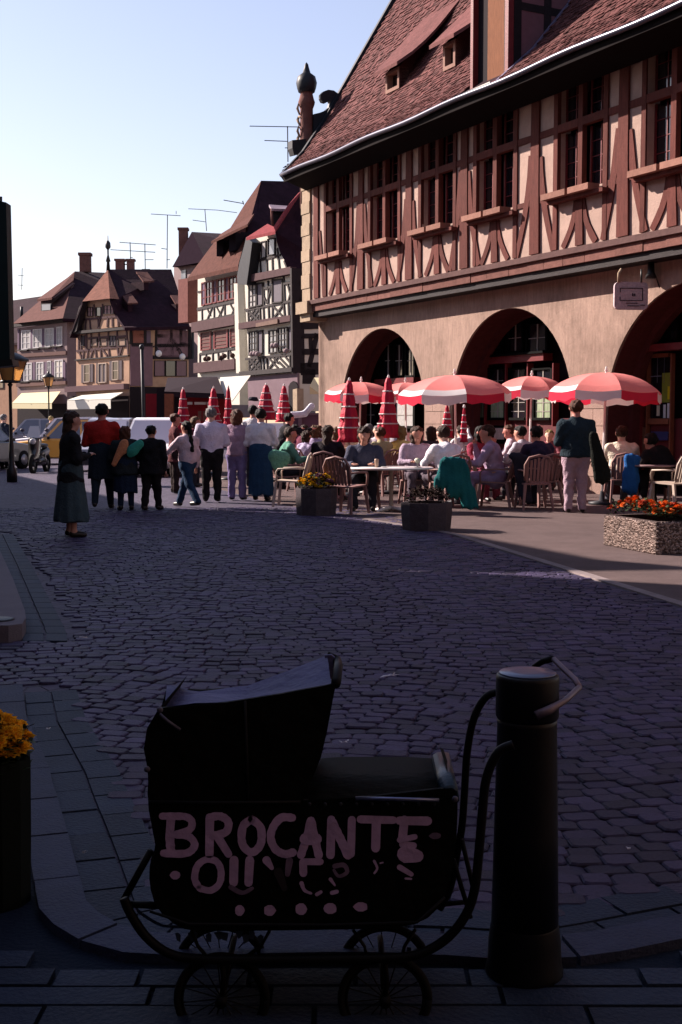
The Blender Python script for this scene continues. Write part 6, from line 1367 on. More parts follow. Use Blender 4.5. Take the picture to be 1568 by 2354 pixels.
# ------------------------------------------------------------------ planters and flowers
M_agg = mat('exposed_aggregate', (.20, .14, .13), .95, .45, 55, 2.2, 75, spec=.2); M_conc = mat('dark_concrete_planter', (.13, .105, .115), .9, .35, 14, .6, 60); M_soil = mat('soil', (.03, .02, .015), .95)
M_leaf = mat('marigold_leaf', (.05, .085, .03), .7, .4, 20, island=.4)
def flower_bed(parent, pts, n, cols, rs, zr, nm='flower', leafm=None, rl=random.Random(9)):
    # foliage : many small leaf faces
    q = MB()
    for k in range(n * 9):
        x, y, z = pts(rl); a = rl.uniform(0, 6.28); L = rl.uniform(.02, .05) * zr; z2 = z + rl.uniform(-.05, .03) * zr
        d = Vector((math.cos(a), math.sin(a), rl.uniform(-.2, .9))) * L; w = Vector((-math.sin(a), math.cos(a), 0)) * L * .35; c = Vector((x, y, z2))
        q.add([c, c + d * .5 + w, c + d, c + d * .5 - w], [(0, 1, 2, 3)])
    o = part('foliage', q, leafm or M_leaf, parent); o['kind'] = 'stuff'
    # blossoms
    for (m, share) in cols:
        base = None
        for k in range(int(n * share)):
            x, y, z = pts(rl)
            if base is None:
                b = MB(); R = rs
                for ring, (rr_, zz, pn) in enumerate(((1.0, 0, 9), (.68, .28, 7), (.36, .45, 5))):
                    for j in range(pn):
                        a = 2 * math.pi * j / pn + ring; c_, s_ = math.cos(a), math.sin(a); w = .38 * R * (1.1 - ring * .2)
                        b.add([(0, 0, zz * R * .5), (R * rr_ * .6 * c_ - w * s_, R * rr_ * .6 * s_ + w * c_, zz * R + R * .18), (R * rr_ * c_, R * rr_ * s_, zz * R), (R * rr_ * .6 * c_ + w * s_, R * rr_ * .6 * s_ - w * c_, zz * R + R * .18)], [(0, 1, 2, 3)])
                base = b.build(nm, m, parent); M0 = base.matrix_local.copy()
                base.parent = parent; base.matrix_parent_inverse = Matrix()
                tgt = base
            else:
                tgt = bpy.data.objects.new(nm, base.data); COL.objects.link(tgt); tgt.parent = parent
            tgt.matrix_local = Matrix.Translation(Vector((x, y, z + rl.uniform(.0, .03))) - wl(parent)) @ Matrix.Rotation(rl.uniform(0, 6), 4, 'Z') @ Matrix.Rotation(rl.uniform(-.7, .7), 4, 'X') @ Matrix.Rotation(rl.uniform(-.7, .7), 4, 'Y') @ Matrix.Scale(rl.uniform(.7, 1.25), 4)
M_or = mat('orange_petal', (.80, .17, .02), .7, .3, 12, island=.3, alb=1.6); M_or2 = mat('rust_petal', (.45, .05, .012), .7, .3, 12, island=.3, alb=1.6); M_ye = mat('yellow_petal', (.85, .52, .015), .7, .2, 12, island=.25, alb=1.6); M_pu = mat('mauve_petal', (.30, .10, .16), .7, .3, 12, island=.3); M_yl = mat('golden_petal', (.95, .48, .02), .6, .25, 12, island=.3, alb=1.6, transl=.3)
# right rectangular planter
a, b, c = G(1388, 1255), G(1508, 1278), G(1388, 1255)
e_u = (b - a); w1 = e_u.length; e_u.normalize(); e_v = Vector((-e_u.y, e_u.x, 0)); e_v = e_v if e_v.x > 0 else -e_v
rp = thing('planter_box', 'rectangular pebble-faced planter full of orange marigolds at the right edge', 'planter', a); hh = P(1388, 1183, a.y).z; wd = 1.5
def ring_prism(mb, P0, U_, V_, lu, lv, th, h, z0=0.004):
    o = [P0, P0 + U_ * lu, P0 + U_ * lu + V_ * lv, P0 + V_ * lv]; i = [P0 + (U_ + V_) * th, P0 + U_ * (lu - th) + V_ * th, P0 + U_ * (lu - th) + V_ * (lv - th), P0 + U_ * th + V_ * (lv - th)]
    z = Vector((0, 0, 1)); vs = [p + z * z0 for p in o] + [p + z * h for p in o] + [p + z * h for p in i] + [p + z * (h - .12) for p in i]
    fs = []
    for k in range(4): n_ = (k + 1) % 4; fs += [(k, n_, 4 + n_, 4 + k), (4 + k, 4 + n_, 8 + n_, 8 + k), (8 + k, 8 + n_, 12 + n_, 12 + k)]
    fs.append((12, 13, 14, 15)); mb.add(vs, fs); return mb
a.z = 0
part('box', ring_prism(MB(), a, e_u, e_v, w1, wd, .07, hh), M_agg, rp)
ps = MB(); rl = random.Random(21)        # pebbles standing proud of the faces
for face, (U_, lu, nn) in enumerate(((e_u, w1, -e_v), (e_v, wd, e_u))):
    base0 = a if face == 0 else a + e_u * w1
    for k in range(1500 if face == 0 else 1500):
        u_, z_ = rl.uniform(.01, lu - .01), rl.uniform(.02, hh - .01); r_ = rl.uniform(.010, .021); c_ = base0 + U_ * u_ + Vector((0, 0, z_)) + nn * .002; s1, s2 = U_ * r_ * rl.uniform(.7, 1.3), Vector((0, 0, r_ * rl.uniform(.6, 1.1)))
        ps.add([c_ + s1, c_ + s2, c_ - s1, c_ - s2, c_ + nn * r_ * .8], [(0, 1, 4), (1, 2, 4), (2, 3, 4), (3, 0, 4)])
o = part('pebbles', ps, mat('pebble', (.55, .42, .37), .8, .3, 30, island=.45), rp); o['kind'] = 'stuff'
def pts_r(r):
    u_, v_ = r.uniform(.03, w1 - .03), r.uniform(.03, wd - .1); p = a + e_u * u_ + e_v * v_; return p.x, p.y, hh + .02 + .07 * math.sin(math.pi * u_ / w1) + .05 * math.sin(v_ * 4 + 1) + r.uniform(-.02, .06)
flower_bed(rp, pts_r, 290, ((M_or, .6), (M_or2, .4)), .046, 1.3)
def round_planter(label, x0, x1, yb, yt, cols, n, m=M_conc, leafm=None, sides=8, rs=.04, zr=1.2, dome=.1, r1=1.0):
    c = G((x0 + x1) / 2, yb); R = (x1 - x0) / 2 / 2800 * c.y; c = c + Vector((c.x / c.y, 1, 0)).normalized() * R * .9; c.z = 0; h = P((x0 + x1) / 2, yt, c.y - R).z
    t = thing('planter', label, 'planter', c); a0 = math.radians(22)
    part('tub', MB().lathe([(R * .93, 0.004), (R * .98, h * .5), (R, h - .03), (R * .99, h), (R * .86, h), (R * .84, h - .06), (0, h - .06)], c, sides), m, t)
    t.children[0].data.polygons.foreach_set('use_smooth', [False] * len(t.children[0].data.polygons))
    def pf(r):
        an, rr_ = r.uniform(0, 6.28), R * .88 * math.sqrt(r.random()); return c.x + rr_ * math.cos(an), c.y + rr_ * math.sin(an), h + dome * (1 - (rr_ / R) ** 2) + r.uniform(-.02, .05)
    if n: flower_bed(t, pf, n, cols, rs, zr, leafm=leafm)
    return t, c, R, h
round_planter('octagonal dark planter with yellow and mauve flowers beside the sunlit chair', 678, 776, 1188, 1124, ((M_ye, .6), (M_pu, .4)), 130, dome=.16, rs=.045)
round_planter('octagonal dark planter with dark foliage in front of the teal jacket', 920, 1041, 1224, 1158, ((M_pu, .05),), 110, leafm=mat('dark_foliage', (.035, .018, .014), .8, .4, 15, island=.4), dome=.16, rs=.03)
round_planter('big dark planter with golden marigolds at the lower left corner', -110, 83, 2125, 1765, ((M_yl, .9),), 110, sides=12, rs=.030, zr=.9, dome=.05, m=mat('black_green_planter', (.012, .016, .012), .8, .3, 8))
# ------------------------------------------------------------------ vehicles
def car(label, loc, yaw, m, L=3.9, Wd=1.6, H=1.38, kind='hatch', name='parked_car', group='cars parked beyond the crowd'):
    t = thing(name, label, 'car', loc, group); WL[t.name] = Vector((0, 0, 0)); t.rotation_euler = (0, 0, yaw)      # nose towards -X
    def loft(prof_lo, prof_hi, w_lo, w_hi, n):      # prof: x -> z lists
        pass
    hw_ = Wd / 2
    side = [(-L / 2, .36), (-L / 2 - .03, .5), (-L / 2 + .02, .66), (-L / 2 + .25, .76), (-L * .20, .87), (L * .42, .88), (L / 2 - .02, .84), (L / 2 + .03, .6), (L / 2, .36), (L * .40, .22), (-L * .42, .22)]
    cab = [(-L * .20, .86), (-L * .055, H - .05), (L * .02, H), (L * .28, H), (L * .40, H - .08), (L * (.47 if kind != 'sedan' else .34), .87)]
    def shell(pr, ys):
        q = MB(); n = len(pr); vs = []
        for (y, kz, kx) in ys: vs += [(x * kx, y, .55 + (z - .55) * kz) for x, z in pr]
        fs = [(r_ * n + i, r_ * n + (i + 1) % n, (r_ + 1) * n + (i + 1) % n, (r_ + 1) * n + i) for r_ in range(len(ys) - 1) for i in range(n)]
        fs += [tuple(range(n))[::-1], tuple(range((len(ys) - 1) * n, len(ys) * n))]; q.add(vs, fs, False); return q
    part('body', shell(side, [(-hw_, .88, .97), (-hw_ + .05, .98, .99), (-hw_ + .2, 1.02, 1), (hw_ - .2, 1.02, 1), (hw_ - .05, .98, .99), (hw_, .88, .97)]), m, t)
    def cabin(pr, wl_, wh, zlo, zhi):
        q = MB(); n = len(pr); vs = []
        for sg in (-1, 1): vs += [(x, sg * (wl_ + (wh - wl_) * (z - zlo) / (zhi - zlo)), z) for x, z in pr]
        q.add(vs, [tuple(range(n))[::-1], tuple(range(n, 2 * n))] + [(i, (i + 1) % n, n + (i + 1) % n, n + i) for i in range(n)]); return q
    part('cabin', cabin(cab, hw_ - .05, hw_ - .20, .86, H), m, t)
    # glass
    g = MB(); zl, zh = .90, H - .07
    def wy(z): return (hw_ - .05) + ((-.15)) * (z - .86) / (H - .86)
    fr = lambda k, z: None
    for sg in (-1, 1):
        for (xa, xb, xc, xd) in ((-L * .165, L * .105, L * .10, -L * .035), (L * .125, L * .385, L * .345, L * .12)):
            vs = [(xa, sg * (wy(zl) + .006), zl), (xb, sg * (wy(zl) + .006), zl), (xc, sg * (wy(zh) + .006), zh), (xd, sg * (wy(zh) + .006), zh)]
            q = MB().prism(vs, (0, sg * .006, 0)); part('side_window', q, mat('car_glass', (.12, .11, .17), .08, spec=1.0), t)
    def glasspane(nm, xa, za, xb, zb):
        d = Vector((xb - xa, 0, zb - za)).normalized(); nn = Vector((-d.z, 0, d.x)); nn = nn if nn.z > 0 else -nn
        p0, p1 = Vector((xa, 0, za)) + d * .05 + nn * .006, Vector((xb, 0, zb)) - d * .05 + nn * .006
        q = MB().prism([p0 + Vector((0, -wy(za) + .06, 0)), p0 + Vector((0, wy(za) - .06, 0)), p1 + Vector((0, wy(zb) - .06, 0)), p1 + Vector((0, -wy(zb) + .06, 0))], nn * .006); part(nm, q, mat('windscreen', (.45, .45, .6), .1, spec=1.0), t)
    glasspane('windscreen', -L * .20, .87, -L * .055, H - .05); glasspane('rear_window', cab[-1][0], .88, L * .40, H - .08)
    for sx in (-L * .32, L * .31):
        for sg in (-1, 1):
            w = part('wheel', MB().tube([(sx, sg * (hw_ - .16), .29), (sx, sg * (hw_ + .01), .29)], .29, 18), mat('tyre', (.015, .015, .016), .8), t)
            part('rim', MB().tube([(sx, sg * (hw_ + .005), .29), (sx, sg * (hw_ + .02), .29)], .17, 14), mat('hubcap', (.4, .4, .43), .3, metal=.6), w)
    for sg in (-1, 1):
        part('headlight', MB().box((-L / 2 - .0, sg * (hw_ - .22), .60), .06, .26, .13), mat('lamp_glass', (.75, .75, .75), .1), t)
        part('tail_light', MB().box((L / 2 + .005, sg * (hw_ - .15), .68), .05, .18, .14), mat('tail_red', (.4, .01, .01), .3), t)
        part('mirror', MB().box((-L * .15, sg * (hw_ + .05), .92), .08, .14, .1), M_black, t)
    part('bumper', MB().box((-L / 2 - .06, 0, .42), .12, Wd * .96, .16), M_leadd, t); part('bumper', MB().box((L / 2 + .05, 0, .42), .12, Wd * .96, .16), M_leadd, t)
    part('number_plate', MB().box((L / 2 + .12, 0, .42), .01, .48, .1), mat('china', (0, 0, 0)), t); part('number_plate', MB().box((-L / 2 - .125, 0, .42), .01, .48, .1), mat('china', (0, 0, 0)), t)
    return t
cp = lambda n, c, **k: mat('paint_' + n, c, .35, coat=.5, spec=.6, **k)
def carat(label, x, y, deg, *a, **k): p = G(x, y); return car(label, (p.x, p.y, 0), math.radians(deg), *a, **k)
carat('mustard yellow hatchback in the sun behind the scooter', 158, 1066, 10, cp('mustard', (.85, .42, .06), alb=1.5), 4.2, 1.66, 1.55)
carat('white van-like car in front of the pole, windscreen towards us', 362, 1090, 84, cp('white', (.88, .88, .9), alb=1.6), 3.9, 1.62, 1.60)
carat('silver car right of the red sweater man', 258, 1078, 80, cp('silver', (.36, .36, .44)), 4.2, 1.7, 1.60)
carat('white car roof seen just above the mustard hatchback', 145, 1052, 8, cp('white', (0, 0, 0)), 4.3, 1.7, 1.66)
carat('grey car at the far left row under the pale awning', 75, 1040, 5, cp('grey', (.45, .44, .5)), 4.2, 1.65, 1.62)
carat('dark red car in the back row behind the silver one', 250, 1034, 5, cp('wine', (.14, .03, .04)), 4.1, 1.65, 1.42)
carat('pale blue estate car in the back row, centre', 190, 1038, 5, cp('paleblue', (.75, .78, .9), alb=1.3), 4.3, 1.7, 1.70)
carat('dark blue hatchback in the back row near the kiosk', 330, 1036, 5, cp('night', (.03, .03, .07)), 3.8, 1.6, 1.40)
carat('dark car at the left edge with its rear plate towards us', -48, 1080, 250, cp('black', (.012, .014, .02)), 3.8, 1.6, 1.36)
def scooter(label, loc, yaw, fair, name='motor_scooter'):
    t = thing(name, label, 'scooter', loc); WL[t.name] = Vector((0, 0, 0)); t.rotation_euler = (0, 0, yaw)
    for x in (-.62, .62):
        n = 16; q = MB(); ringp = [(x + .24 * math.cos(2 * math.pi * k / n), 0, .27 + .24 * math.sin(2 * math.pi * k / n)) for k in range(n + 1)]
        w = part('wheel', q.tube(ringp, .06, 8), mat('tyre', (0, 0, 0)), t); part('hub', MB().tube([(x, -.05, .27), (x, .05, .27)], .09, 10), M_leadd, w)
    V, Fc = surfnet([((.15, 0, .55), (.55, 0, .62), .13, .12, 1), ((.5, 0, .62), (.72, 0, .66), .11, .06, 1), ((-.1, 0, .32), (.2, 0, .34), .10, .14, 1)], .025, .03); mesh_from(V, Fc, 'body', cp('scoot', (.02, .03, .06)), t)
    V, Fc = surfnet([((-.5, 0, .45), (-.42, 0, .95), .13, .16, .8), ((-.62, 0, .42), (-.55, 0, .56), .09, .08, 1)], .025, .03); mesh_from(V, Fc, 'fairing', fair, t)
    part('saddle', MB().ell((.3, 0, .78), .36, .14, .07, 12, 7), M_black, t); part('handlebar', MB().tube([(-.36, -.34, 1.05), (-.42, -.12, 1.02), (-.44, 0, 1.0), (-.42, .12, 1.02), (-.36, .34, 1.05)], .018, 6), M_lead, t)
    part('windshield', MB().prism([(-.56, -.2, 1.02), (-.56, .2, 1.02), (-.44, .13, 1.36), (-.44, -.13, 1.36)], (.01, 0, 0)), mat('white_screen', (.8, .8, .8), .3, alb=1.4), t)
    part('headlight', MB().ell((-.60, 0, .92), .06, .10, .09, 10, 6), mat('lamp_glass', (0, 0, 0)), t)
    for sg in (-1, 1): part('mirror', MB().tube([(-.4, sg * .3, 1.05), (-.42, sg * .36, 1.2)], .01, 5).ell((-.42, sg * .36, 1.24), .02, .07, .05, 8, 5), M_lead, t)
    part('exhaust', MB().tube([(0, .12, .25), (.7, .14, .28)], .04, 7), M_lead, t)
    return t
p = G(92, 1086); scooter('dark scooter with white windscreen fairing parked nose towards us before the mustard car', (p.x, p.y, 0), math.radians(86), cp('scoot', (0, 0, 0)))
p = G(4, 1068); scooter('dark scooter half out of view at the left edge behind the lamp post', (p.x, p.y, 0), math.radians(110), cp('scoot', (0, 0, 0)))
# ------------------------------------------------------------------ bollard
bc = P(1213, 1548, 3.12); zt = bc.z; bx, by = bc.x, 3.12
bo = thing('bollard', 'thick black cast iron bollard at the kerb with the pram handle hooked round it', 'bollard', (bx, by, PAVZ))
R0 = 145 / 2 / 2800 * 3.12
M_iron = mat('black_painted_iron', (.006, .006, .009), .45, .3, 4, .05, 40, spec=.22)
part('shaft', MB().lathe([(R0 * 1.10, PAVZ + .09), (R0 * 1.03, zt * .5), (R0 * .955, zt - .13), (R0 * .965, zt - .115)], (bx, by, 0), 40), M_iron, bo)
part('collar', MB().lathe([(R0 * .97, zt - .117), (R0 * 1.01, zt - .11), (R0 * 1.01, zt - .012), (R0 * .985, zt - .003), (R0 * .93, zt), (R0 * .5, zt + .0005), (R0 * .01, zt + .001)], (bx, by, 0), 40), M_iron, bo)
part('cap', MB().lathe([(R0 * .92, zt + .001), (R0 * .90, zt + .004), (R0 * .4, zt + .006), (0, zt + .006)], (bx, by, 0), 40), mat('sky_sheen_cap', (.10, .14, .30), .3, .3, 9, spec=.8), bo)  # blue sheen of the sky put into the top disc's colour
part('foot', MB().lathe([(R0 * 1.26, PAVZ - .02), (R0 * 1.26, PAVZ + .01), (R0 * 1.2, PAVZ + .03), (R0 * 1.17, PAVZ + .09), (R0 * 1.10, PAVZ + .13), (R0 * 1.06, PAVZ + .15)], (bx, by, 0), 40), M_iron, bo)
# ------------------------------------------------------------------ the old pram used as a shop sign
YN, YF = 2.86, 3.24
def q1(X, Y, D=YN): return P(X * .5263 + 275.1, Y * .5263 + 1473.7, D)
pram = thing('pram', 'old black pram painted BROCANTE OUVERTE in pale letters, hood up, parked against the bollard', 'pram', (P(690, 2200, 3.05).x, 3.05, PAVZ))
M_oil = mat('black_oilcloth', (.0050, .0065, .0045), .8, .4, 6, .5, 22, spec=.10); M_oil2 = mat('sheen_hood_cloth', (.17, .17, .34), .7, .4, 5, .6, 25); M_pole = mat('black_enamel', (.005, .005, .006), .55, spec=.12)  # bluish highlights of the hood roof are put into its paler cloth
def smooth_poly(pts, it=2):
    for _ in range(it):
        out = []
        for i in range(len(pts)):
            a, b = pts[i], pts[(i + 1) % len(pts)]; out += [(a[0] * .75 + b[0] * .25, a[1] * .75 + b[1] * .25), (a[0] * .25 + b[0] * .75, a[1] * .25 + b[1] * .75)]
        pts = out
    return pts
tub = smooth_poly([(128, 560), (120, 700), (148, 850), (158, 900), (132, 960), (128, 1060), (160, 1170), (260, 1255), (360, 1268), (900, 1262), (1260, 1252), (1375, 1195), (1440, 1080), (1470, 900), (1478, 700), (1470, 640), (1400, 645), (1000, 690), (700, 700), (560, 690)], 1)
def loft_panel(nm, pts, D0, D1, m, bulge=.0, parent=pram, seg=3):
    q = MB(); n = len(pts); vs = []
    for k in range(seg + 1):
        t = k / seg; D = D0 + (D1 - D0) * t; kk = 1 - bulge * math.sin(math.pi * t) * -1
        for X, Y in pts:
            p = q1(X, Y, D0); vs.append(Vector((p.x, D, p.z)))
    fs = [(k * n + i, k * n + (i + 1) % n, (k + 1) * n + (i + 1) % n, (k + 1) * n + i) for k in range(seg) for i in range(n)] + [tuple(range(n))[::-1], tuple(range(seg * n, (seg + 1) * n))]
    q.add(vs, fs); return part(nm, q, m, parent)
# tub as an open shell: near side, far side, ends, floor
loft_panel('side_panel', tub, YN, YN + .012, M_oil, seg=1); loft_panel('side_panel', tub, YF - .012, YF, M_oil, seg=1)
q = MB(); n = len(tub); vs = []; idx_ = [i for i in range(n)]
for D in (YN + .012, YF - .012):
    for X, Y in tub: p = q1(X, Y, YN); vs.append(Vector((p.x, D, p.z)))
fs = []
for i in range(n):
    a_, b_ = tub[i], tub[(i + 1) % n]
    if (a_[1] + b_[1]) / 2 < 730 and 500 < (a_[0] + b_[0]) / 2 < 1440: continue      # open top
    if (a_[1] + b_[1]) / 2 < 720 and (a_[0] + b_[0]) / 2 < 560: continue
    fs.append((i, (i + 1) % n, n + (i + 1) % n, n + i))
q.add(vs, fs); part('tub', q, M_oil, pram)
def loft2(nm, near, far_, m, seg=1):
    n = len(near); vs = [q1(x, y, YN) for x, y in near] + [q1(x, y, YF - .01) for x, y in far_]
    return part(nm, MB().add(vs, [tuple(range(n))[::-1], tuple(range(n, 2 * n))] + [(i, (i + 1) % n, n + (i + 1) % n, n + i) for i in range(n)], True), m, pram)
loft2('foot_roll', [(1398, 690), (1404, 655), (1425, 632), (1455, 628), (1478, 645), (1484, 700), (1440, 712)], [(1362, 515), (1368, 497), (1385, 487), (1415, 483), (1438, 488), (1446, 520), (1400, 530)], mat('blue_sheen_cloth', (.014, .045, .075), .35, .3, 5, .3, 30))  # bluish highlight on the roll is put into its colour
loft2('apron', [(790, 700), (900, 686), (1100, 682), (1300, 686), (1405, 690), (1405, 702), (790, 712)], [(880, 512), (960, 506), (1100, 505), (1260, 506), (1366, 512), (1366, 522), (880, 522)], M_oil)
part('trim_rail', MB().tube([q1(1030, 688, YN - .012), q1(1200, 690, YN - .014), q1(1395, 694, YN - .012)], .005, 6), mat('blued_chrome', (.25, .28, .45), .3, metal=.8), pram)
# hood : near side, far side, roof stretched between the bows
hn = [(172, 293), (300, 285), (470, 268), (700, 232), (945, 186), (925, 290), (905, 400), (878, 512), (800, 700), (128, 700), (122, 560), (105, 470), (120, 380)]
part('hood_side', MB().prism([q1(x, y, YN - .004) for x, y in hn], (0, .012, 0)), M_oil, pram)
def far(X, Y, D=YF): p = q1(X, Y, D); return p
rn, rf = [(172, 293), (330, 285), (520, 262), (720, 228), (945, 186)], [(208, 196), (350, 205), (560, 192), (740, 140), (905, 62)]
q = MB(); vs = []; S = 8
for k in range(S + 1):
    t = k / S
    for i in range(5):
        a_, b_ = q1(*rn[i], YN), far(*rf[i]); p = a_.lerp(b_, t); sag = .03 * math.sin(math.pi * t) * (1, .6, 1, .7, 1)[i] * -1; wr = .008 * math.sin(t * 9 + i * 1.7); vs.append(p + Vector((0, 0, sag + wr)))
fs = [(k * 5 + i, k * 5 + i + 1, (k + 1) * 5 + i + 1, (k + 1) * 5 + i) for k in range(S) for i in range(4)]
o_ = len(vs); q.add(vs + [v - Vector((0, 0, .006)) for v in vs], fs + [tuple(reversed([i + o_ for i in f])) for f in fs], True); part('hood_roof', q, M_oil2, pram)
q = MB(); hb = [(172, 293), (120, 380), (105, 470), (122, 560), (128, 700)]
for a_, b_ in zip(hb, hb[1:]):
    fa, fb = q1(*a_, YN), q1(*b_, YN); q.add([fa, fb, Vector((fb.x + .02, YF, fb.z)), Vector((fa.x + .02, YF, fa.z))], [(0, 1, 2, 3)])
part('hood_back', q, M_oil, pram)
part('hood_side', MB().prism([far(*p) - Vector((0, .012, .004)) for p in rf] + [far(900, 186), far(870, 400), far(850, 500), far(200, 500), far(150, 400)], (0, .012, 0)), M_oil, pram)
q = MB(); q.tube([q1(945, 186, YN), far(955, 110, YF - .1), far(950, 82, YF), far(905, 62)], .012, 8); part('hood_bow', q, M_pole, pram)
q = MB().prism([far(895, 62, YF - .02), far(925, 60, YF - .02), far(958, 88, YF - .02), far(945, 110, YF - .02), far(945, 180, YF - .02), far(915, 160, YF - .02)], (0, .015, 0)); part('hood_corner', q, M_oil2, pram)
part('hood_stay', MB().tube([q1(175, 318, YN - .02), q1(210, 350, YN - .02), q1(265, 388, YN - .02)], .004, 6), M_lead, pram)
for X, Y in ((176, 300), (120, 560), (1465, 690)): part('stud', MB().ell(q1(X, Y, YN - .016), .008, .006, .008, 8, 5), M_lead, pram)
for pts_ in ([(128, 702), (400, 706), (790, 702)], [(560, 690), (556, 500), (548, 262)], [(132, 1180), (300, 1236), (900, 1240), (1300, 1228), (1420, 1120)]):
    part('piping', MB().tube([q1(x, y, YN - .007) for x, y in pts_], .0035, 6), mat('worn_piping', (.012, .012, .014), .6, spec=.15), pram)
for k in range(9): part('rivet', MB().ell(q1(830 + k * 68, 712, YN - .006), .0045, .003, .0045, 7, 5), mat('dull_rivet', (.04, .04, .05), .5), pram)
# chassis
def dq(pts, D=YN): return [P(x, y, D) for x, y in pts]
def spline(P_, n=5):
    out = []
    for i in range(len(P_) - 1):
        p0, p1, p2, p3 = P_[max(i - 1, 0)], P_[i], P_[i + 1], P_[min(i + 2, len(P_) - 1)]
        for k in range(n):
            t = k / n; out.append(.5 * ((2 * p1) + (p2 - p0) * t + (2 * p0 - 5 * p1 + 4 * p2 - p3) * t * t + (3 * p1 - p0 - 3 * p2 + p3) * t ** 3))
    out.append(P_[-1]); return out
farh = [Vector((P(x, y, YF).x, YF, P(x, y, YF).z)) for x, y in [(1160, 1590), (1120, 1600), (1090, 1650), (1074, 1730), (1068, 1820), (1062, 1900), (1050, 1965), (1035, 2040), (1010, 2090)]]
part('handle_tube', MB().tube(spline(farh), .0105, 10), M_pole, pram)
near = dq([(1180, 1712), (1145, 1730), (1118, 1790), (1108, 1880), (1100, 1970), (1092, 2040), (1075, 2095), (1040, 2145), (990, 2182), (930, 2200), (800, 2204), (600, 2206), (450, 2204), (385, 2190), (335, 2152), (300, 2100), (285, 2065)])
part('handle_tube', MB().tube(spline(near), .0115, 10), M_pole, pram)
for (a_, b_) in (((285, 2068), (347, 1955)), ((287, 2078), (372, 2082)), ((1042, 1975), (1082, 2110)), ((1062, 1930), (1092, 2060)), ((1010, 2080), (1085, 2072))): part('stay', MB().tube(dq([a_, b_], YN + .03), .006 if a_[1] < 2060 or a_[0] > 900 else .009, 7), M_pole, pram)
for (a_, b_, c_) in (((812, 2138), (838, 2175), (845, 2204)), ((955, 2136), (930, 2175), (922, 2204)), ((620, 2140), (600, 2175), (560, 2204)), ((440, 2138), (455, 2175), (480, 2204))): part('leather_strap', MB().tube(dq([a_, b_, c_], YN + .02), .008, 6, flat=.5), M_pole, pram)
# handle grip hooked round the bollard
gp_ = [P(1232, 1645, by - R0 - .012), P(1262, 1632, by - R0 - .008), P(1300, 1610, by - R0 * .3), P(1332, 1580, by + .03), P(1322, 1562, by + .06), P(1298, 1540, by + .10), P(1272, 1514, by + .14), P(1248, 1520, by + .16), P(1226, 1534, by + .17)]
part('handle_grip', MB().tube([gp_[0], gp_[1], gp_[2], gp_[3]], [.012, .012, .008, .008], 8), mat('worn_steel', (.30, .23, .28), .45, .3, 20, metal=.3), pram)
part('handle_grip', MB().tube([gp_[3], gp_[4], gp_[5], gp_[6]], .009, 8, flat=.7), mat('worn_steel', (0, 0, 0)), pram); part('handle_grip', MB().tube(gp_[6:], [.009, .009, .007], 8), M_pole, pram)
def wheel(cx_, cy_, rpx, D, nm='wheel', rk=.009):
    c = P(cx_, cy_, D); r = rpx / 2800 * D; n = 40
    w = part(nm, MB().tube([c + Vector((r * math.cos(2 * math.pi * k / n), 0, r * math.sin(2 * math.pi * k / n))) for k in range(n + 1)], rk, 8), mat('tyre', (0, 0, 0)), pram)
    part('rim', MB().tube([c + Vector(((r - .012) * math.cos(2 * math.pi * k / n), 0, (r - .012) * math.sin(2 * math.pi * k / n))) for k in range(n + 1)], .004, 6), M_pole, w)
    part('hub', MB().tube([c - Vector((0, .025, 0)), c + Vector((0, .025, 0))], .014, 10), M_pole, w)
    q = MB()
    for k in range(16): a = 2 * math.pi * k / 16 + .1; q.tube([c, c + Vector(((r - .01) * math.cos(a), 0, (r - .01) * math.sin(a)))], .0016, 4)
    part('spokes', q, M_pole, w)
for D in (YN + .02, YF): wheel(885, 2296 if D < 3 else 2296 - 70, 104, D); wheel(510, 2296 if D < 3 else 2296 - 70, 106, D)
for cx_ in (885, 510): part('axle', MB().tube([P(cx_, 2296, YN + .02), (lambda a: Vector((a.x, YF, a.z)))(P(cx_, 2296, YN + .02))], .008, 6), M_pole, pram); part('spring', MB().tube([P(cx_, 2206, YN + .01), P(cx_ + 4, 2250, YN + .01), P(cx_, 2296, YN + .01)], .007, 6), M_pole, pram)
q = MB(); rq = random.Random(8)
for k in range(9):
    x = 505 + k * 0 + [0, -95, -60, -25, 10, 45, 75, 95, 60][k]; y = 2150 + rq.uniform(-4, 12); c = P(x, y, YN + .02); q.prism([c + Vector((a * .012 * rq.uniform(.5, 1.2), 0, b * .013 * rq.uniform(.6, 1.3))) for a, b in ((-1, .6), (0, 1), (.9, .4), (.5, -.8), (-.4, -1))], (0, .003, 0))
part('torn_fringe', q, mat('faded_blue_lining', (.07, .10, .17), .8, .4, 12), pram)
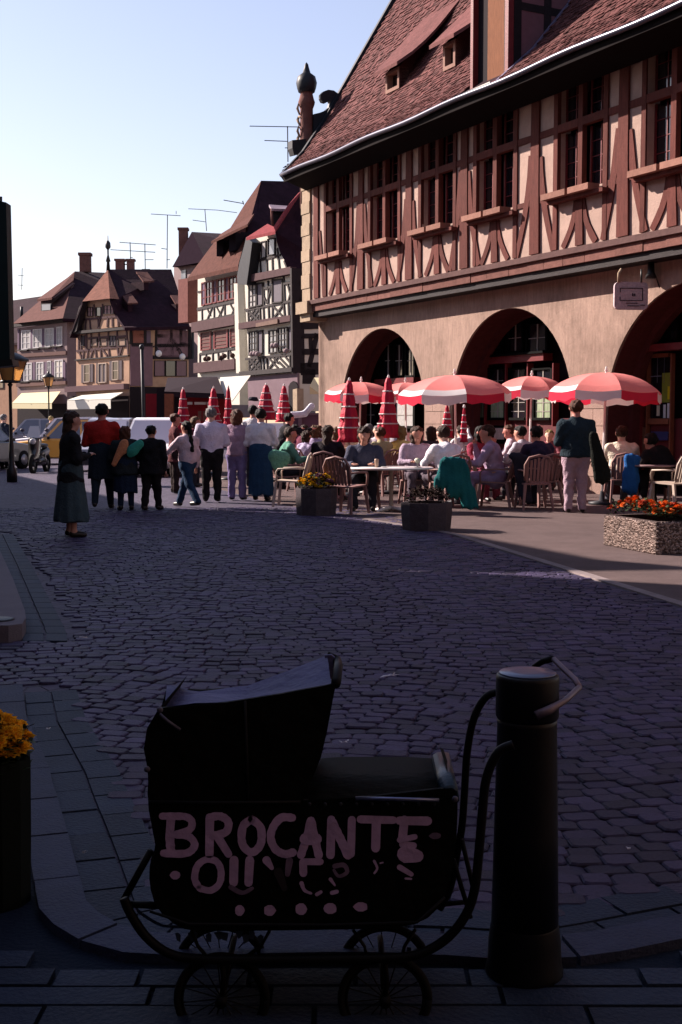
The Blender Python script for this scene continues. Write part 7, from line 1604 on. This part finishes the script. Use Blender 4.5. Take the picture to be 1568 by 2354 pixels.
# painted lettering on the near panel
M_let = mat('faded_pink_paint', (.92, .64, 1.0), .8, .3, 14, .2, 60); M_let2 = mat('worn_pink_paint', (.36, .25, .38), .85, .5, 22)
def q2(X, Y, o=0): return P(X * .4637 + 334, Y * .4637 + 1768.5, YN - .0055 - o)
def stroke(mb, pts, w, w2=None, n=6):
    L = [Vector(p) for p in pts]; out = []
    if len(L) > 2:
        s_ = []
        for i in range(len(L) - 1):
            p0, p1, p2, p3 = L[max(i - 1, 0)], L[i], L[i + 1], L[min(i + 2, len(L) - 1)]
            for k in range(n): t = k / n; s_.append(.5 * ((2 * p1) + (p2 - p0) * t + (2 * p0 - 5 * p1 + 4 * p2 - p3) * t * t + (3 * p1 - p0 - 3 * p2 + p3) * t ** 3))
        s_.append(L[-1]); L = s_
    m_ = len(L); A_ = []; B_ = []
    for i, p in enumerate(L):
        t = (L[min(i + 1, m_ - 1)] - L[max(i - 1, 0)]).normalized(); nn = Vector((-t.y, t.x)); ww = (w + ((w2 or w) - w) * i / (m_ - 1)) / 2 * (1 + .06 * math.sin(i * 1.7 + p.x))
        A_.append(p + nn * ww); B_.append(p - nn * ww)
    cap = lambda c, d, r: [c + Vector((math.cos(a) * d.x - math.sin(a) * d.y, math.sin(a) * d.x + math.cos(a) * d.y)) * r for a in (-.9, -.3, .3, .9)]
    d0 = (L[0] - L[1]).normalized(); d1 = (L[-1] - L[-2]).normalized()
    poly = A_ + [p for p in cap(L[-1], d1, (w2 or w) * .42)][::-1] + B_[::-1] + [p for p in cap(L[0], d0, w * .42)][::-1]
    # ribbon quads plus end fans (each slightly thick)
    for i in range(m_ - 1):
        mb.add([q2(*A_[i]), q2(*A_[i + 1]), q2(*B_[i + 1]), q2(*B_[i])], [(0, 1, 2, 3)])
    for c, d, r, e1_, e2_ in ((L[-1], d1, (w2 or w) * .5, A_[-1], B_[-1]), (L[0], d0, w * .5, B_[0], A_[0])):
        cp_ = cap(c, d, r); mb.add([q2(*e1_)] + [q2(*p) for p in cp_[::-1]] + [q2(*e2_)], [(0, 1, 2, 3, 4, 5)])
STEP = [0]
def letter(strokes, m=None):
    for i, st in enumerate(strokes): pass
    q = MB()
    for i, st in enumerate(strokes):
        w = st[1] * 1.0; sub = MB(); stroke(sub, st[0], w, st[2] if len(st) > 2 else None); q.add([Vector(v) + Vector((0, -.0006 * i, 0)) for v in sub.v], sub.f)
    part('letter', q, m or M_let, pram)
W0 = 44
letter([([(128, 240), (122, 330), (128, 415)], W0), ([(85, 232), (150, 232), (205, 236), (232, 262), (218, 300), (150, 322)], 36), ([(150, 322), (215, 332), (245, 370), (225, 405), (180, 418), (92, 415)], 38)])
letter([([(320, 240), (318, 420)], W0), ([(325, 236), (375, 233), (412, 262), (400, 310), (340, 328)], 40), ([(360, 335), (412, 418)], 40)])
letter([([(528, 248), (484, 285), (482, 370), (528, 412), (572, 370), (572, 290), (528, 248)], 40)])
letter([([(728, 240), (675, 240), (635, 285), (622, 340), (645, 395), (690, 420), (732, 412)], 40)])
letter([([(820, 255), (800, 340), (772, 425)], 40), ([(822, 255), (840, 340), (860, 425)], 42), ([(795, 345), (846, 345)], 60)])
letter([([(922, 250), (918, 425)], 42), ([(925, 260), (965, 340), (1005, 425)], 44), ([(1024, 250), (1020, 418)], 40)])
letter([([(1068, 248), (1228, 252)], 40), ([(1146, 255), (1142, 390)], 44)])
letter([([(1285, 250), (1275, 345)], 42), ([(1262, 254), (1400, 256)], 44), ([(1262, 350), (1335, 334)], 30)])
letter([([(270, 590), (325, 600), (368, 565), (375, 500), (350, 455), (300, 448), (258, 480), (245, 540), (262, 580)], 34)])
letter([([(440, 450), (438, 560)], 44), ([(518, 450), (512, 560)], 44)]); letter([([(425, 585), (480, 612), (530, 590)], 26, 18)], M_let2)
letter([([(602, 452), (628, 490)], 44, 20)]); letter([([(715, 455), (705, 520)], 38, 26)], M_let2); letter([([(660, 510), (690, 590)], 46, 30)], mat('ghost_paint', (.05, .04, .045), .9))
letter([([(785, 458), (868, 458)], 34), ([(782, 460), (784, 515)], 38)]); letter([([(775, 565), (790, 600), (822, 615)], 22, 12), ([(850, 620), (870, 608)], 18)])
letter([([(940, 480), (985, 475), (1000, 510), (960, 530), (935, 500)], 26, 14)], M_let2); letter([([(918, 545), (940, 575)], 18, 10), ([(925, 612), (950, 606)], 20)])
letter([([(1135, 455), (1150, 490), (1136, 515)], 14, 10), ([(1165, 465), (1178, 462)], 8)])
letter([([(1275, 372), (1330, 378)], 34), ([(1290, 420), (1350, 430)], 84, 60), ([(1262, 485), (1320, 520)], 30, 22), ([(1290, 540), (1318, 542)], 10)])
for i, (x, y, a_, b_) in enumerate([(148, 525, 26, 22), (468, 700, 24, 28), (617, 700, 30, 28), (773, 693, 30, 30), (917, 690, 34, 28), (1068, 682, 36, 24), (1437, 330, 30, 17)]):
    q = MB(); q.add([q2(x + a_ * math.cos(k * .628) * (1 + .1 * math.sin(k * 3 + i)), y + b_ * math.sin(k * .628)) for k in range(10)], [tuple(range(10))]); part('painted_dot', q, M_let if i != 6 else M_let2, pram)
# ------------------------------------------------------------------ litter on the cobbles
for lab, x, y, r_ in (('crumpled white paper on the cobbles beyond the traffic island', 196, 1468, .035), ('flattened white scrap between the pram hood and the bollard', 895, 1558, .05), ('tiny white scrap on the cobbles right of the bollard', 1443, 1952, .011), ('small white stub on the cobbles left of the pram hood', 112, 1677, .012), ('pale scrap lying just right of the pram hood', 790, 1708, .02), ('white twist of paper in the left gutter', 190, 1962, .014)):
    p = G(x, y, .02); rq = random.Random(x); q = MB()
    for k in range(5):
        a = rq.uniform(0, 6.28); c = Vector((math.cos(a) * r_ * .7, math.sin(a) * r_ * .4, rq.uniform(0, r_ * .3))); q.prism([c + Vector((rq.uniform(-r_, r_) * .6, rq.uniform(-r_, r_) * .5, rq.uniform(0, r_ * .4))) for _ in range(3)], (0, 0, .002))
    o = q.build('paper_scrap', mat('litter_white', (.85, .85, .9), .8, alb=1.3)); o.location = p; tag(o, lab, 'litter')
